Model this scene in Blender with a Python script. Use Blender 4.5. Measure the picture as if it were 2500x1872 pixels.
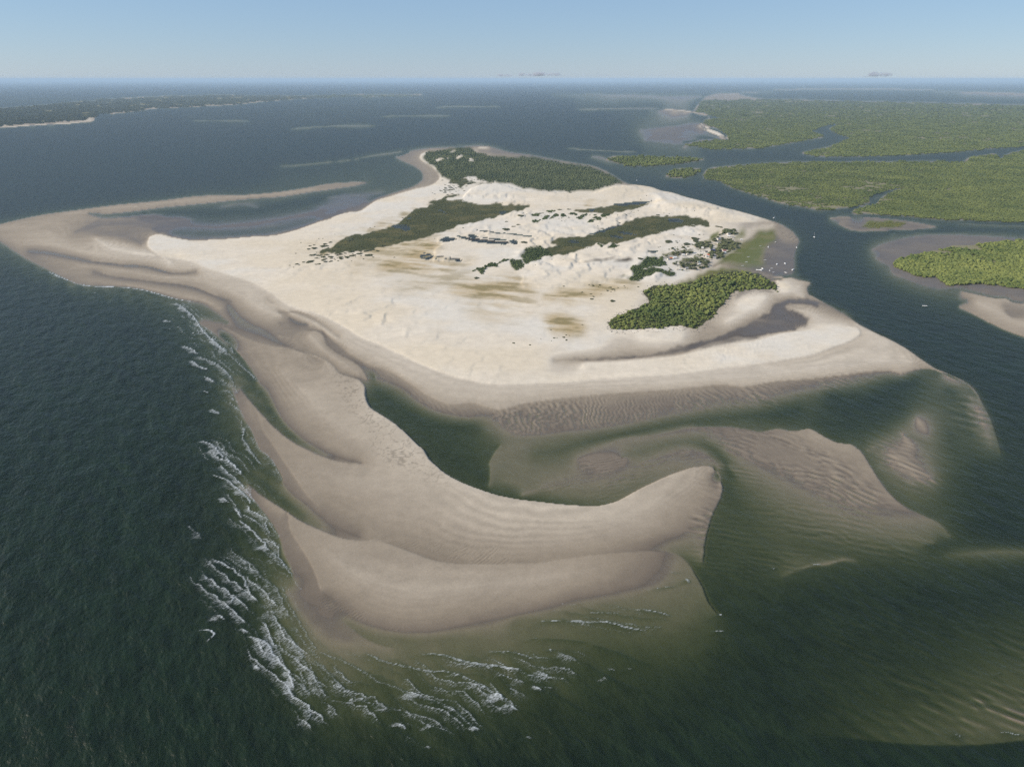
# Barrier island and ebb-tide sand bars at a river delta, seen from 400 m up. Units are metres; +Y is inland-away, Z is up, sea level is 0.
import bpy, bmesh, math, random, time
import numpy as np
from mathutils import Vector
T0 = time.time()
for o in list(bpy.data.objects): bpy.data.objects.remove(o, do_unlink=True)
S = bpy.context.scene
COL = S.collection
# ------------------------------------------------------------------ camera
EYE = 400.0                                    # flying height
PITCH = math.atan(743.0 / 1734.0)              # the lens looks this far below the horizon
CP, SP = math.cos(PITCH), math.sin(PITCH)
cam = bpy.data.cameras.new('camera'); cam_o = bpy.data.objects.new('camera', cam); COL.objects.link(cam_o)
cam_o.location = (0, 0, EYE); cam_o.rotation_euler = (math.pi / 2 - PITCH, 0, 0)
cam.sensor_width = 36.0; cam.lens = 36.0 * 1734.0 / 2500.0; cam.clip_start = 5.0; cam.clip_end = 900000.0
S.camera = cam_o
# ------------------------------------------------------------------ sky, sun, exposure
SUN_EL, SUN_AZ = 33.0, 262.0                   # degrees; azimuth clockwise from +Y: the sun stands to the left, a little behind the viewer
world = bpy.data.worlds.new('World'); S.world = world; world.use_nodes = True
wn = world.node_tree.nodes; wl = world.node_tree.links
sky = wn.new('ShaderNodeTexSky'); sky.sky_type = 'NISHITA'; sky.sun_disc = False
sky.sun_elevation = math.radians(SUN_EL); sky.sun_rotation = math.radians(SUN_AZ)
sky.altitude = 400.0; sky.air_density = 1.0; sky.dust_density = 0.1; sky.ozone_density = 4.0
bg = wn['Background']; bg.inputs['Strength'].default_value = 0.098
veil = wn.new('ShaderNodeMix'); veil.data_type = 'RGBA'; veil.inputs[0].default_value = 0.6      # the thin even milkiness of humid sea air over the clear-sky model
wl.new(sky.outputs[0], veil.inputs[6]); veil.inputs[7].default_value = (2.3, 3.5, 5.3, 1); wl.new(veil.outputs[2], bg.inputs[0])
sun = bpy.data.lights.new('sun', 'SUN'); sun_o = bpy.data.objects.new('sun', sun); COL.objects.link(sun_o)
sun.energy = 4.4; sun.angle = math.radians(0.5); sun.color = (1.0, 0.895, 0.755)
sd = Vector((math.sin(math.radians(SUN_AZ)) * math.cos(math.radians(SUN_EL)), math.cos(math.radians(SUN_AZ)) * math.cos(math.radians(SUN_EL)), math.sin(math.radians(SUN_EL))))
sun_o.rotation_euler = sd.to_track_quat('Z', 'Y').to_euler()
S.view_settings.view_transform = 'Standard'; S.view_settings.look = 'None'
S.view_settings.exposure = 0.3; S.view_settings.gamma = 1.0; S.view_settings.use_curve_mapping = False
S.render.engine = 'CYCLES'
S.cycles.max_bounces = 6; S.cycles.diffuse_bounces = 2; S.cycles.glossy_bounces = 2; S.cycles.transparent_max_bounces = 8; S.cycles.volume_bounces = 1
S.cycles.use_denoising = False; S.cycles.use_adaptive_sampling = True; S.cycles.caustics_reflective = False; S.cycles.caustics_refractive = False
HAZE_DENSITY = 2.3e-5
S.cycles.sample_clamp_direct = 6.0; S.cycles.sample_clamp_indirect = 3.0
# shoal lines traced by eye in image coordinates, projected to the ground, heights estimated: [offset left, offset right, x, y, height left, height right, ...] in metres
HEIGHTS = [
 [0,0,-1129.5,1445.5,-5,-5,-894.8,1313.3,-5,-5,-690.8,1175.7,-5,-5,-570.8,1040.8,-5,-5,-451.6,852.8,-5,-5,-356.9,654.7,-5,-5,-309.1,534.3,-5,-5,-266.9,455.2,-5,-5,-213.0,396.4,-5,-5,-158.5,351.5,-5,-5,-98.5,303.6,-5,-5],
 [0,0,-781.6,947.4,-9,-9,-540.7,824.7,-9,-9,-357.7,534.3,-9,-9,-250.8,375.1,-9,-9,-187.1,297.5,-9,-9],
 [0,0,-4397,5449,-9,-9,-2476,4390,-9,-9,-1605,4251,-9,-9,-1367,5449,-9,-9,-903,7148,-9,-9,-32,8996,-9,-9,1137,9613,-9,-9],
 [0,0,-2110.9,2526.5,-6,-6,-1787.7,2526.5,-6,-6,-1530.1,2997.3,-6,-6,-1301,4120,-6,-6,-923,4864,-6,-6,-356,5449,-6,-6,450,5045,-6,-6],
 [6,13,-1532.5,2033.9,0.2,-1.2,-1434.8,1952.6,0.2,-1.2,-1368.4,1893.9,0.2,-1.2,-1288.9,1812.6,0.2,-1.2,-1182.9,1705.5,0.2,-1.2,-1083.0,1614.2,0.2,-1.2,-980.3,1517.0,0.2,-1.2,-929.9,1473.0,0.2,-1.2,-879.5,1451.8,0.2,-1.2,-827.8,1446.6,0.2,-1.2,-774.4,1429.9,0.2,-1.2,-715.9,1392.6,0.2,-1.2,-663.3,1357.1,0.2,-0.9,-626.6,1339.9,0.2,-0.6,-600.0,1326.4,0.2,-0.6,-568.3,1290.6,0.2,-0.6,-533.9,1249.4,0.2,-0.6,-502.6,1204.0,0.15,-0.4,-528.0,1209.8,0.1,-0.5,-558.7,1223.4,0.05,-0.5,-560.8,1213.6,0.1,-0.8,-522.4,1165.0,0.1,-0.9,-484.5,1118.0,0.1,-0.9,-447.9,1070.4,0.1,-0.9,-416.4,1026.2,0.1,-0.9,-385.0,978.4,0.1,-0.9,-365.1,940.5,0.05,-0.6],
 [0,0,-615.0,1296.6,-1.0,-1.0,-577.0,1265.2,-1.0,-1.0,-537.0,1225.4,-0.7,-0.7],
 [0,0,-646.7,1275.5,-2.0,-2.0,-588.0,1197.0,-2.0,-2.0,-538.2,1126.6,-1.8,-1.8,-479.3,1048.2,-1.6,-1.6,-432.2,978.7,-1.5,-1.5],
 [0,0,-362.5,937.0,0,0,-343.3,913.1,0,0,-324.1,877.9,0,0,-303.4,835.9,0,0,-281.7,801.3,0,0,-256.1,769.0,0,0,-229.6,742.5,0,0,-207.8,724.4,0,0,-183.9,708.8,0,0,-170.2,703.7,0,0],
 [0,0,-492.7,1138.8,-1.6,-1.6,-423.3,1034.3,-1.5,-1.5,-370.9,939.7,-1.3,-1.3,-328.6,863.5,-1.15,-1.15,-296.1,811.9,-1.0,-1.0,-265.2,769.0,-0.75,-0.75,-237.6,739.6,-0.4,-0.4,-216.0,722.7,-0.15,-0.15],
 [3,3,-379.7,913.0,-1.1,0.05,-352.4,872.4,-1.1,0.3,-326.2,835.1,-1.0,0.4,-299.4,798.3,-0.9,0.5,-270.9,764.1,-0.7,0.55,-235.6,732.3,-0.25,0.6,-204.6,711.0,0,0.7,-182.5,702.3,0.25,0.75,-167.0,700.2,0.5,0.8],
 [5,14,-405.2,934.2,-0.3,-0.8,-379.9,887.6,0.08,-0.7,-347.6,826.9,0.08,-0.7,-319.0,778.7,0.08,-0.7,-296.2,736.8,0.08,-0.7,-278.7,717.3,0.08,-0.7,-258.0,685.3,0.08,-0.7,-247.1,664.2,0.08,-0.7],
 [0,0,-320.5,731.6,-1.6,-1.6,-287.1,688.7,-1.3,-1.3,-262.8,658.8,-1.2,-1.2,-238.9,632.3,-1.1,-1.1,-216.6,607.4,-0.8,-0.8,-199.0,591.7,-0.45,-0.45,-181.0,577.8,-0.12,-0.12],
 [0,0,-247.0,663.4,0,0,-233.5,643.8,0,0,-214.3,624.6,0,0,-195.2,603.3,0,0,-177.8,585.9,0,0,-162.0,573.3,0,0,-143.9,562.5,0,0],
 [3,3,-282.0,658.6,-1.2,-0.05,-261.1,637.0,-1.1,0.2,-244.4,622.4,-1.0,0.4,-230.4,610.0,-0.9,0.5,-208.2,590.1,-0.6,0.6,-184.6,574.2,-0.2,0.7,-164.3,562.2,0.05,0.75,-142.7,556.8,0.2,0.7,-127.1,557.4,0.5,0.65,-111.8,549.8,0.25,0.7,-86.8,535.5,0.2,0.8,-70.8,527.2,0.2,0.8,-52.4,522.4,0.22,0.75,-25.5,520.9,0.25,0.7,-0.1,522.3,0.28,0.65,27.8,524.1,0.3,0.6,48.9,529.3,0.3,0.55,70.3,534.1,0.25,0.5,99.0,538.4,0.12,0.35,127.7,540.8,0,0.15,141.8,540.5,-0.15,0.02,152.2,535.9,-0.5,-0.12,159.2,523.8,-1.2,-0.25,162.0,506.5,-1.8,-0.35,163.9,492.1,-2,-0.45,164.2,472.6,-2.2,-0.6,168.4,459.6,-2.5,-0.9],
 [4,12,-290.2,650.5,-0.1,-1,-265.6,624.6,0.02,-0.8,-245.9,600.2,0.04,-0.8,-229.7,577.4,0.04,-0.8,-217.7,555.9,0.04,-0.8,-209.3,538.0,0.04,-0.8,-197.6,518.7,0.02,-0.6,-190.1,502.6,-0.02,-0.4],
 [4,4,-225.5,605.6,0.4,0.14,-213.5,574.1,0.4,0.14,-196.6,547.5,0.45,0.16,-178.1,518.1,0.45,0.12,-163.0,486.9,0.3,0.05],
 [0,0,-161.4,529.5,0.9,0.9,-134.1,505.9,0.95,0.95,-102.6,490.3,1.0,1.0,-66.6,486.0,1.0,1.0,-24.4,492.6,0.95,0.95,-0.0,497.1,0.9,0.9,26.9,501.3,0.8,0.8,54.2,507.8,0.65,0.65,89.4,518.9,0.4,0.4],
 [0,0,-160.2,484.0,0.02,0.02,-140.1,466.4,0.04,0.04,-122.0,450.7,0.02,0.02,-104.5,442.8,0.02,0.02,-88.0,438.4,0.02,0.02,-74.8,437.3,0.02,0.02,-55.4,440.4,0.02,0.02,-36.0,446.0,0.02,0.02,-0.0,456.5,0.02,0.02,25.4,464.7,0.02,0.02,51.6,475.4,0.02,0.02,78.2,482.2,0.02,0.02,105.4,490.1,0.0,0.0,126.9,499.2,-0.02,-0.02,137.7,512.9,-0.04,-0.04,143.6,528.2,-0.06,-0.06],
 [0,0,-132.3,448.9,-0.25,-0.25,-116.7,437.3,-0.4,-0.4,-93.2,429.5,-0.5,-0.5,-67.2,427.7,-0.5,-0.5,-35.1,430.4,-0.5,-0.5,-0.0,434.0,-0.5,-0.5,-0.0,440.1,-0.5,-0.5,37.3,452.4,-0.45,-0.45,76.3,466.9,-0.4,-0.4,109.9,477.3,-0.35,-0.35,139.6,496.2,-0.3,-0.3,153.1,508.6,-0.3,-0.3],
 [0,0,-192.2,485.1,-0.12,-0.12,-173.9,464.5,-0.06,-0.06,-159.0,448.9,-0.04,-0.04,-139.5,434.0,-0.05,-0.05,-125.4,428.6,-0.06,-0.06],
 [0,0,-179.5,485.1,0.02,0.02,-166.7,468.5,0.0,0.0,-154.6,458.5,0.02,0.02,-143.8,452.7,0.0,0.0],
 [3,3,-136.5,449.8,-0.2,-0.08,-124.9,439.1,-0.4,-0.1,-114.0,430.1,-0.5,-0.12,-101.2,423.3,-0.5,-0.16,-90.5,420.2,-0.5,-0.25],
 [0,0,-208.9,507.1,-0.7,-0.7,-192.6,476.7,-0.5,-0.5,-175.2,445.1,-0.5,-0.5,-153.5,408.0,-0.45,-0.45,-133.5,408.0,-0.35,-0.35,-101.5,403.1,-0.4,-0.4,-70.4,401.4,-0.6,-0.6,-33.5,403.1,-0.7,-0.7,-0.0,404.7,-0.75,-0.75,-0.0,404.7,-0.8,-0.8,35.6,423.5,-0.8,-0.8,73.1,440.1,-0.8,-0.8,109.7,440.1,-0.75,-0.75,129.4,447.1,-0.7,-0.7,147.1,465.1,-0.6,-0.6,158.1,468.8,-0.7,-0.7],
 [0,0,-226.5,511.7,-1.6,-1.6,-205.4,464.5,-1.5,-1.5,-181.6,426.8,-1.4,-1.4,-161.8,393.4,-1.3,-1.3,-140.9,369.3,-1.3,-1.3,-116.6,359.4,-1.4,-1.4,-77.2,363.6,-1.4,-1.4,-31.5,369.3,-1.4,-1.4,-0.0,375.1,-1.4,-1.4,-0.0,375.8,-1.5,-1.5,45.0,392.8,-1.6,-1.6,91.8,404.7,-1.6,-1.6,127.9,412.4,-1.5,-1.5,156.6,433.4,-1.4,-1.4,170.4,457.7,-1.6,-1.6],
 [0,0,-228.6,464.5,-2.8,-2.8,-193.9,409.7,-2.6,-2.6,-157.8,363.6,-2.6,-2.6,-122.6,336.7,-2.8,-2.8,-77.7,329.1,-2.8,-2.8,-29.2,329.1,-2.8,-2.8,-0.0,336.7,-2.8,-2.8,-0.0,332.9,-3,-3,51.1,341.2,-3,-3,107.1,366.4,-3,-3,157.7,394.2,-3,-3,179.7,430.0,-2.8,-2.8],
 [0,0,-114.4,307.5,-5,-5,-38.3,310.7,-6,-6,48.0,310.7,-6,-6,108.5,323.8,-5.5,-5.5,151.4,335.2,-5,-5],
 [0,0,117.1,319.3,-6,-6,185.4,319.3,-6,-6,263.6,319.3,-6.5,-6.5,343.3,321.5,-7,-7],
 [3,3,-504.9,1185.2,0.0,0.25,-453.2,1133.9,0.1,0.4,-417.9,1102.8,0.2,0.5,-385.4,1084.6,0.2,0.7,-355.8,1073.9,0.15,0.8,-324.1,1053.4,0.2,0.9,-294.9,1030.4,0.3,1.0,-275.8,1008.2,0.3,1.1,-253.6,969.5,0.3,1.1,-235.3,955.3,0.1,1.1,-220.2,944.2,-0.1,1.1,-209.6,926.1,-0.5,1.2,-200.8,889.6,-1.2,1.4,-188.8,855.6,-1.6,1.5,-168.9,830.6,-1.7,1.5,-147.6,804.6,-1.7,1.5,-128.7,776.0,-1.7,1.5,-112.7,749.0,-1.6,1.5,-104.2,736.8,-1.6,1.5,-94.9,714.7,-1.6,1.5,-84.7,697.7,-1.6,1.5,-69.7,677.4,-1.6,1.5,-49.1,658.7,-1.6,1.5,-32.7,647.3,-1.6,1.5,-17.7,638.2,-1.5,1.5,5.5,629.3,-1.5,1.5,28.4,624.0,-1.3,1.5,51.0,619.3,-1.1,1.45,73.5,616.7,-0.9,1.4,91.7,617.3,-0.75,1.35,107.9,624.9,-0.5,1.3,130.9,644.5,-0.35,1.25,158.6,666.6,-0.3,1.2,186.9,685.8,-0.2,1.1,210.8,696.1,-0.15,0.9,223.9,695.0,-0.25,0.75,228.4,686.7,-0.6,0.6,228.2,671.0,-1.0,0.45,224.8,653.5,-1.3,0.3,220.4,638.9,-1.3,0.15,210.5,619.3,-1.2,0.08,200.3,600.5,-1.2,0.04,191.4,580.0,-1.3,0,181.2,553.6,-1.5,-0.12,173.1,526.8,-1.7,-0.3],
 [0,0,-48.2,628.5,1.3,1.3,-2.1,603.8,1.3,1.3,49.1,590.8,1.3,1.3,101.0,596.0,1.25,1.25,151.4,628.8,1.15,1.15,199.1,667.7,0.9,0.9],
 [0,0,-59.8,581.2,0.9,0.9,-2.0,564.1,0.9,0.9,68.2,559.5,0.8,0.8,127.2,576.5,0.7,0.7,169.9,607.7,0.5,0.5,203.8,641.4,0.4,0.4],
 [0,0,-56.2,535.0,0.35,0.35,-15.3,528.5,0.35,0.35,25.2,532.8,0.35,0.35,66.5,541.7,0.35,0.35,94.6,546.4,0.25,0.25,123.3,553.4,0.12,0.12,149.9,560.6,0.0,0.0,167.8,565.4,-0.1,-0.1,179.2,577.6,0,0],
 [0,0,149.8,546.7,-0.25,-0.25,162.5,542.2,-0.4,-0.4,168.9,528.9,-0.6,-0.6],
 [0,0,-347.6,983.1,0.8,0.8,-291.1,905.6,1.0,1.0,-242.7,833.6,1.1,1.1,-193.0,778.7,1.15,1.15,-151.3,747.6,1.25,1.25,-118.6,701.4,1.3,1.3],
 [0,0,-420.2,1066.3,0.35,0.35,-378.4,996.1,0.35,0.35,-342.8,938.8,0.35,0.35,-302.2,872.1,0.45,0.45,-266.1,813.0,0.5,0.5,-226.0,764.2,0.5,0.5,-192.6,734.1,0.6,0.6],
 [0,0,-256.7,727.0,0.55,0.55,-216.1,689.1,0.75,0.75,-178.9,669.6,0.9,0.9,-144.4,657.1,1.0,1.0,-109.8,636.4,1.0,1.0],
 [4,4,-311.1,788.4,0.3,0.1,-290.1,756.7,0.4,0.14,-262.9,713.1,0.45,0.16,-235.6,670.3,0.5,0.18,-208.7,628.8,0.4,0.16,-197.5,615.1,0.3,0.12],
 [0,0,-1226.8,1788.5,-0.08,-0.08,-1155.0,1760.3,-0.12,-0.12,-1079.2,1715.2,-0.12,-0.12,-994.3,1663.7,-0.08,-0.08,-952.7,1652.1,-0.12,-0.12,-896.4,1626.1,-0.12,-0.12,-846.9,1619.7,-0.14,-0.14,-804.6,1594.6,-0.14,-0.14,-772.7,1565.8,-0.1,-0.1,-735.1,1556.8,0.02,0.02,-711.8,1572.7,0.15,0.15],
 [0,0,-946.8,1576.1,0.05,0.05,-864.2,1517.6,0.05,0.05,-777.1,1487.2,0.02,0.02,-714.0,1465.7,-0.03,-0.03,-669.5,1443.4,-0.06,-0.06,-616.4,1397.0,-0.07,-0.07,-570.0,1354.3,-0.05,-0.05,-548.5,1340.3,0.08,0.08],
 [0,0,-542.9,1307.3,-0.2,-0.2,-491.8,1225.4,-0.18,-0.18,-453.5,1183.2,-0.14,-0.14,-419.8,1150.4,-0.12,-0.12,-382.4,1102.0,-0.06,-0.06,-353.3,1076.7,0.05,0.05,-321.4,1047.8,0.15,0.15,-288.1,1018.9,0.2,0.2],
 [3,4,-999.0,1672.5,0.7,-0.02,-931.4,1649.2,0.7,-0.05,-850.2,1626.9,0.6,-0.06,-780.0,1573.9,0.6,-0.02,-729.6,1561.5,0.7,0.1],
 [3,4,-908.8,1547.1,0.6,0.1,-826.6,1515.5,0.6,0.05,-758.1,1485.0,0.6,0.0,-672.3,1450.3,0.6,-0.04,-592.5,1378.9,0.7,0.0],
 [0,0,-1505.8,2057.7,0.3,0.3,-1317.8,1884.7,0.8,0.8,-1211.9,1855.9,1.2,1.2,-1080.6,1777.0,1.3,1.3,-959.4,1704.3,1.3,1.3,-862.7,1670.4,1.2,1.2,-770.2,1594.9,1.1,1.1,-717.1,1605.0,1.3,1.3],
 [0,0,-1166.8,1732.1,0.2,0.2,-1043.4,1652.9,0.6,0.6,-949.5,1609.8,0.9,0.9,-852.9,1569.3,1.0,1.0,-756.7,1522.1,1.1,1.1,-700.8,1519.3,1.1,1.1,-621.7,1455.7,1.3,1.3,-544.7,1386.0,1.4,1.4],
 [0,0,-924.7,1495.5,0.35,0.35,-840.5,1471.5,0.6,0.6,-750.4,1430.6,0.7,0.7,-659.2,1378.5,0.8,0.8,-591.6,1334.2,0.9,0.9,-549.9,1292.2,0.7,0.7],
 [0,0,-525.3,1358.8,1.4,1.4,-470.7,1291.7,1.5,1.5,-422.4,1246.0,1.3,1.3],
 [0,0,-404.2,1235.2,-0.06,-0.06,-382.4,1211.1,-0.08,-0.08,-360.8,1197.0,-0.06,-0.06],
 [0,0,-411.4,1160.5,0.15,0.15,-386.5,1134.4,0.2,0.2,-367.2,1126.0,0.2,0.2],
 [0,0,-434.6,1271.8,0.2,0.2,-387.7,1262.3,0.3,0.3,-336.6,1200.3,0.7,0.7,-289.1,1128.8,0.9,0.9],
 [0,0,-416.1,1210.3,0.15,0.15,-392.9,1185.3,0.2,0.2],
 [3,3,-360.2,1160.8,0.25,0.4,-343.4,1165.1,0.1,0.8,-322.8,1144.2,0.0,0.8,-303.0,1093.0,0.05,0.7,-273.6,1048.7,0.05,0.7,-246.6,1019.8,0.02,0.7,-227.4,992.2,-0.02,0.7,-209.9,952.3,-0.3,0.5],
 [0,0,-340.7,1135.4,1.2,1.2,-298.4,1064.3,1.1,1.1,-255.1,1006.6,1.0,1.0,-224.4,965.7,0.8,0.8],
 [0,0,-394.1,1137.4,0.5,0.5,-357.8,1115.2,0.45,0.45,-320.4,1066.1,0.4,0.4,-282.6,1026.9,0.4,0.4],
 [0,0,-327.2,1161.8,0.05,0.05,-297.0,1108.9,0.12,0.12,-260.6,1053.4,0.15,0.15,-234.9,1018.2,0.1,0.1,-215.0,985.0,-0.1,-0.1,-198.9,950.7,-0.9,-0.9],
 [7,5,-1116.2,1901.6,1.7,1.3,-1043.5,1818.6,1.9,1.5,-971.5,1760.8,2.0,1.6,-906.3,1729.0,2.15,1.6,-836.3,1700.7,2.15,1.6,-756.7,1654.8,2.15,1.6,-692.2,1590.7,2.15,1.6,-611.1,1523.8,2.15,1.6,-526.0,1442.1,2.15,1.6,-478.9,1379.8,2.15,1.6,-441.8,1322.2,2.15,1.6,-399.2,1284.3,2.15,1.6,-336.5,1233.5,2.4,1.7,-292.3,1178.8,2.4,1.7,-250.0,1120.8,2.4,1.7,-211.7,1084.8,2.4,1.7,-168.9,1037.7,2.4,1.7,-131.8,997.0,2.4,1.7,-93.1,961.8,2.4,1.7,-59.3,939.5,2.4,1.7,-34.6,928.1,2.4,1.7,-2.9,923.8,2.4,1.7,28.7,928.1,2.4,1.7,71.1,931.9,2.4,1.7,103.7,940.6,2.4,1.7,147.6,950.0,2.4,1.7,213.8,958.4,2.4,1.7,259.7,969.8,2.4,1.7,307.9,986.2,2.4,1.7,356.3,999.4,2.4,1.7,382.6,1007.0,2.3,1.6,426.7,1022.9,2.2,1.4,479.1,1047.3,2.2,1.4,519.7,1077.6,2.2,1.4,572.8,1120.4,2.2,1.4,595.8,1148.7,2.2,1.4,601.6,1172.2,2.2,1.4,592.0,1185.5,2.2,1.4],
 [0,0,-483.5,1356.5,1.1,1.1,-439.0,1296.3,1.3,1.3,-387.2,1241.0,1.4,1.4,-342.9,1194.0,1.4,1.4,-302.9,1134.9,1.4,1.4,-253.6,1077.1,1.4,1.4,-209.5,1030.6,1.4,1.4,-166.9,975.7,1.4,1.4,-128.7,931.0,1.4,1.4,-94.4,902.2,1.4,1.4,-52.3,884.6,1.4,1.4,-2.8,886.6,1.4,1.4,59.1,904.2,1.4,1.4,143.7,919.6,1.5,1.5,231.3,938.1,1.6,1.6,321.1,954.6,1.65,1.65,381.6,969.8,1.7,1.7,480.0,996.2,1.75,1.75,567.4,1014.9,1.65,1.65,613.3,1015.4,1.45,1.45],
 [4,5,-261.6,1058.1,0.9,0.3,-216.7,1006.9,0.9,0.25,-177.7,974.1,0.9,0.3,-145.8,932.1,0.9,0.35,-113.5,888.0,1.0,0.4,-82.0,860.9,1.0,0.4,-52.6,865.6,1.0,0.4,-32.2,851.6,1.0,0.4,-18.4,845.6,1.0,0.35,13.1,862.1,1.1,0.35,57.5,876.5,1.1,0.35,119.7,892.2,1.1,0.4,182.6,902.3,1.1,0.4,225.7,911.1,1.1,0.4,269.8,921.5,1.1,0.4,293.5,926.9,1.1,0.3,331.9,921.5,1.1,0.25,370.7,937.1,1.1,0.22,440.2,951.4,1.1,0.15,488.9,964.4,1.1,0.1,539.4,979.0,1.0,0.1,566.0,979.3,0.9,0,574.7,970.2,0.8,-0.1,595.6,981.0,0.7,-0.4,621.9,988.5,0.5,-1.0,637.8,977.0,0.4,-1.2,646.3,953.4,0.25,-1.2,648.4,920.4,0.0,-1.0,637.9,885.8,-0.15,-0.7],
 [0,0,-199.4,953.5,0,0,-171.6,934.2,0,0,-146.8,907.9,0,0,-130.9,880.4,0,0,-103.3,847.3,0,0,-78.7,832.4,0,0,-49.4,826.2,0,0,-41.2,831.0,0,0,-23.8,827.9,0,0],
 [0,0,-190.3,907.9,-1.6,-1.6,-161.3,868.3,-1.9,-1.9,-132.5,831.5,-1.9,-1.9,-94.9,801.3,-1.9,-1.9,-57.2,795.1,-1.8,-1.8,-49.2,798.8,-1.3,-1.3,-34.7,759.0,-1.2,-1.2],
 [0,0,-106.6,773.0,-1.8,-1.8,-89.2,742.5,-1.9,-1.9,-59.9,700.3,-1.9,-1.9,-33.9,677.4,-1.8,-1.8,-38.1,675.5,-1.7,-1.7,-48.9,725.8,-1.7,-1.7,-64.9,782.5,-1.7,-1.7],
 [0,0,-10.3,824.4,0.0,0.0,16.7,837.7,0.02,0.02,55.7,842.1,0.06,0.06,115.1,851.2,0.1,0.1,177.2,869.9,0.12,0.12,240.5,884.5,0.1,0.1,304.2,894.5,0.08,0.08,323.2,885.7,0.04,0.04,379.3,900.8,-0.04,-0.04,426.5,916.2,-0.15,-0.15,474.0,929.4,-0.3,-0.3,523.9,945.7,-0.6,-0.6],
 [0,0,-21.4,807.2,-0.12,-0.12,2.9,782.3,0.08,0.08,33.9,778.4,0.03,0.03,71.0,786.5,0.0,0.0,108.8,795.5,0,0,147.7,807.2,-0.05,-0.05,189.0,826.6,-0.05,-0.05,230.9,842.2,-0.08,-0.08,274.1,858.4,-0.15,-0.15,325.0,859.3,-0.4,-0.4,370.5,876.0,-0.6,-0.6,416.5,890.7,-0.9,-0.9],
 [0,0,25.2,725.8,-0.7,-0.7,49.6,732.3,-0.8,-0.8,86.4,754.4,-0.95,-0.95,124.2,771.4,-1.05,-1.05,163.0,786.5,-1.1,-1.1,203.2,803.0,-1.1,-1.1,263.9,820.1,-1.2,-1.2,304.7,828.8,-1.3,-1.3,335.7,831.9,-1.8,-1.8,380.1,847.7,-2.2,-2.2],
 [0,0,-30.4,794.7,-0.45,-0.45,-2.5,764.8,-0.33,-0.33,33.4,763.6,-0.33,-0.33,70.1,773.7,-0.4,-0.4],
 [3,3,-14.8,747.7,-0.32,-1.2,-23.0,722.3,-0.3,-1.3,-26.3,705.0,-0.3,-1.3,-24.6,688.4,-0.3,-1.3,-24.6,672.4,-0.36,-1.4,-25.3,657.0,-0.45,-1.4],
 [0,0,-14.5,725.8,-0.3,-0.3,1.1,744.0,-0.3,-0.3,18.7,747.7,-0.28,-0.28],
 [0,0,6.0,698.3,-0.35,-0.35,30.8,691.7,-0.4,-0.4,57.8,698.3,-0.38,-0.38],
 [0,0,-10.3,669.3,-0.4,-0.4,13.7,657.0,-0.35,-0.35,37.0,645.0,-0.4,-0.4,67.4,633.4,-0.5,-0.5,90.6,633.4,-0.45,-0.45],
 [0,0,73.1,721.6,-0.25,-0.25,102.9,742.9,-0.18,-0.18,141.3,764.8,-0.12,-0.12,163.6,768.7,-0.1,-0.1,188.6,776.5,-0.05,-0.05,218.8,789.3,0.04,0.04,250.0,795.8,0.08,0.08],
 [0,0,125.8,718.8,-0.35,-0.35,153.9,733.0,-0.5,-0.5,183.2,749.5,-0.55,-0.55,211.5,757.1,-0.6,-0.6,227.5,749.5,-0.85,-0.85,238.1,729.4,-1.1,-1.1,241.7,705.0,-1.4,-1.4,240.8,672.4,-1.5,-1.5],
 [0,0,75.6,711.8,0.05,0.05,91.9,721.4,0.1,0.1,114.2,721.4,0.1,0.1,131.6,711.7,0.08,0.08,113.9,693.2,0.06,0.06,96.8,688.3,0.05,0.05,86.2,698.2,0.05,0.05,77.2,710.0,0.05,0.05],
 [0,0,10.3,637.7,-0.2,-0.2,45.6,658.5,-0.15,-0.15,78.5,669.3,-0.12,-0.12,95.5,677.1,-0.03,-0.03],
 [0,0,75.1,633.4,-0.4,-0.4,110.1,664.6,-0.2,-0.2,148.3,700.0,-0.12,-0.12,177.8,722.3,-0.06,-0.06,205.8,732.3,0.0,0.0,221.6,725.8,0.0,0.0,230.4,706.7,-0.05,-0.05,231.8,693.3,-0.15,-0.15],
 [0,0,106.4,636.3,-0.5,-0.5,142.0,663.1,-0.4,-0.4,170.4,685.1,-0.25,-0.25,200.4,708.4,-0.12,-0.12],
 [0,0,434.9,885.8,-2.6,-2.6,464.7,861.7,-3,-3,525.9,905.9,-3,-3,584.0,945.7,-2.4,-2.4],
 [0,0,385.8,812.3,-1.9,-1.9,408.8,799.7,-2.2,-2.2,438.7,803.9,-2.3,-2.3,479.1,829.7,-2.2,-2.2,515.5,852.3,-2,-2],
 [3,3,230.8,796.3,-1.0,0.03,268.3,797.5,-0.9,0.05,293.7,789.2,-0.8,0.1,306.5,783.1,-0.8,0.12,331.2,791.1,-0.9,0.17,349.2,784.7,-1,0.3,371.6,790.4,-1.3,0.5,379.5,773.4,-1.4,0.6,389.8,754.8,-1.4,0.6,406.1,747.4,-1.2,0.55,408.4,732.8,-1.0,0.5,404.3,701.6,-0.9,0.4,399.2,666.3,-0.9,0.3,397.6,633.6,-1.0,0.22,401.7,614.3,-1.1,0.1,412.8,598.4,-1.2,-0.1,420.4,585.6,-1.3,-0.35,419.4,565.9,-1.5,-0.6],
 [0,0,242.0,767.5,-0.05,-0.05,273.5,752.0,0.08,0.08,321.4,737.0,0.17,0.17,364.8,715.6,0.25,0.25,372.9,675.8,0.2,0.2,376.3,631.0,0.12,0.12,389.3,595.8,-0.1,-0.1],
 [0,0,251.7,737.4,-0.02,-0.02,285.0,705.6,0.08,0.08,316.0,676.0,0.12,0.12,336.1,645.5,0.06,0.06,359.8,611.7,0.0,0.0],
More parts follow.
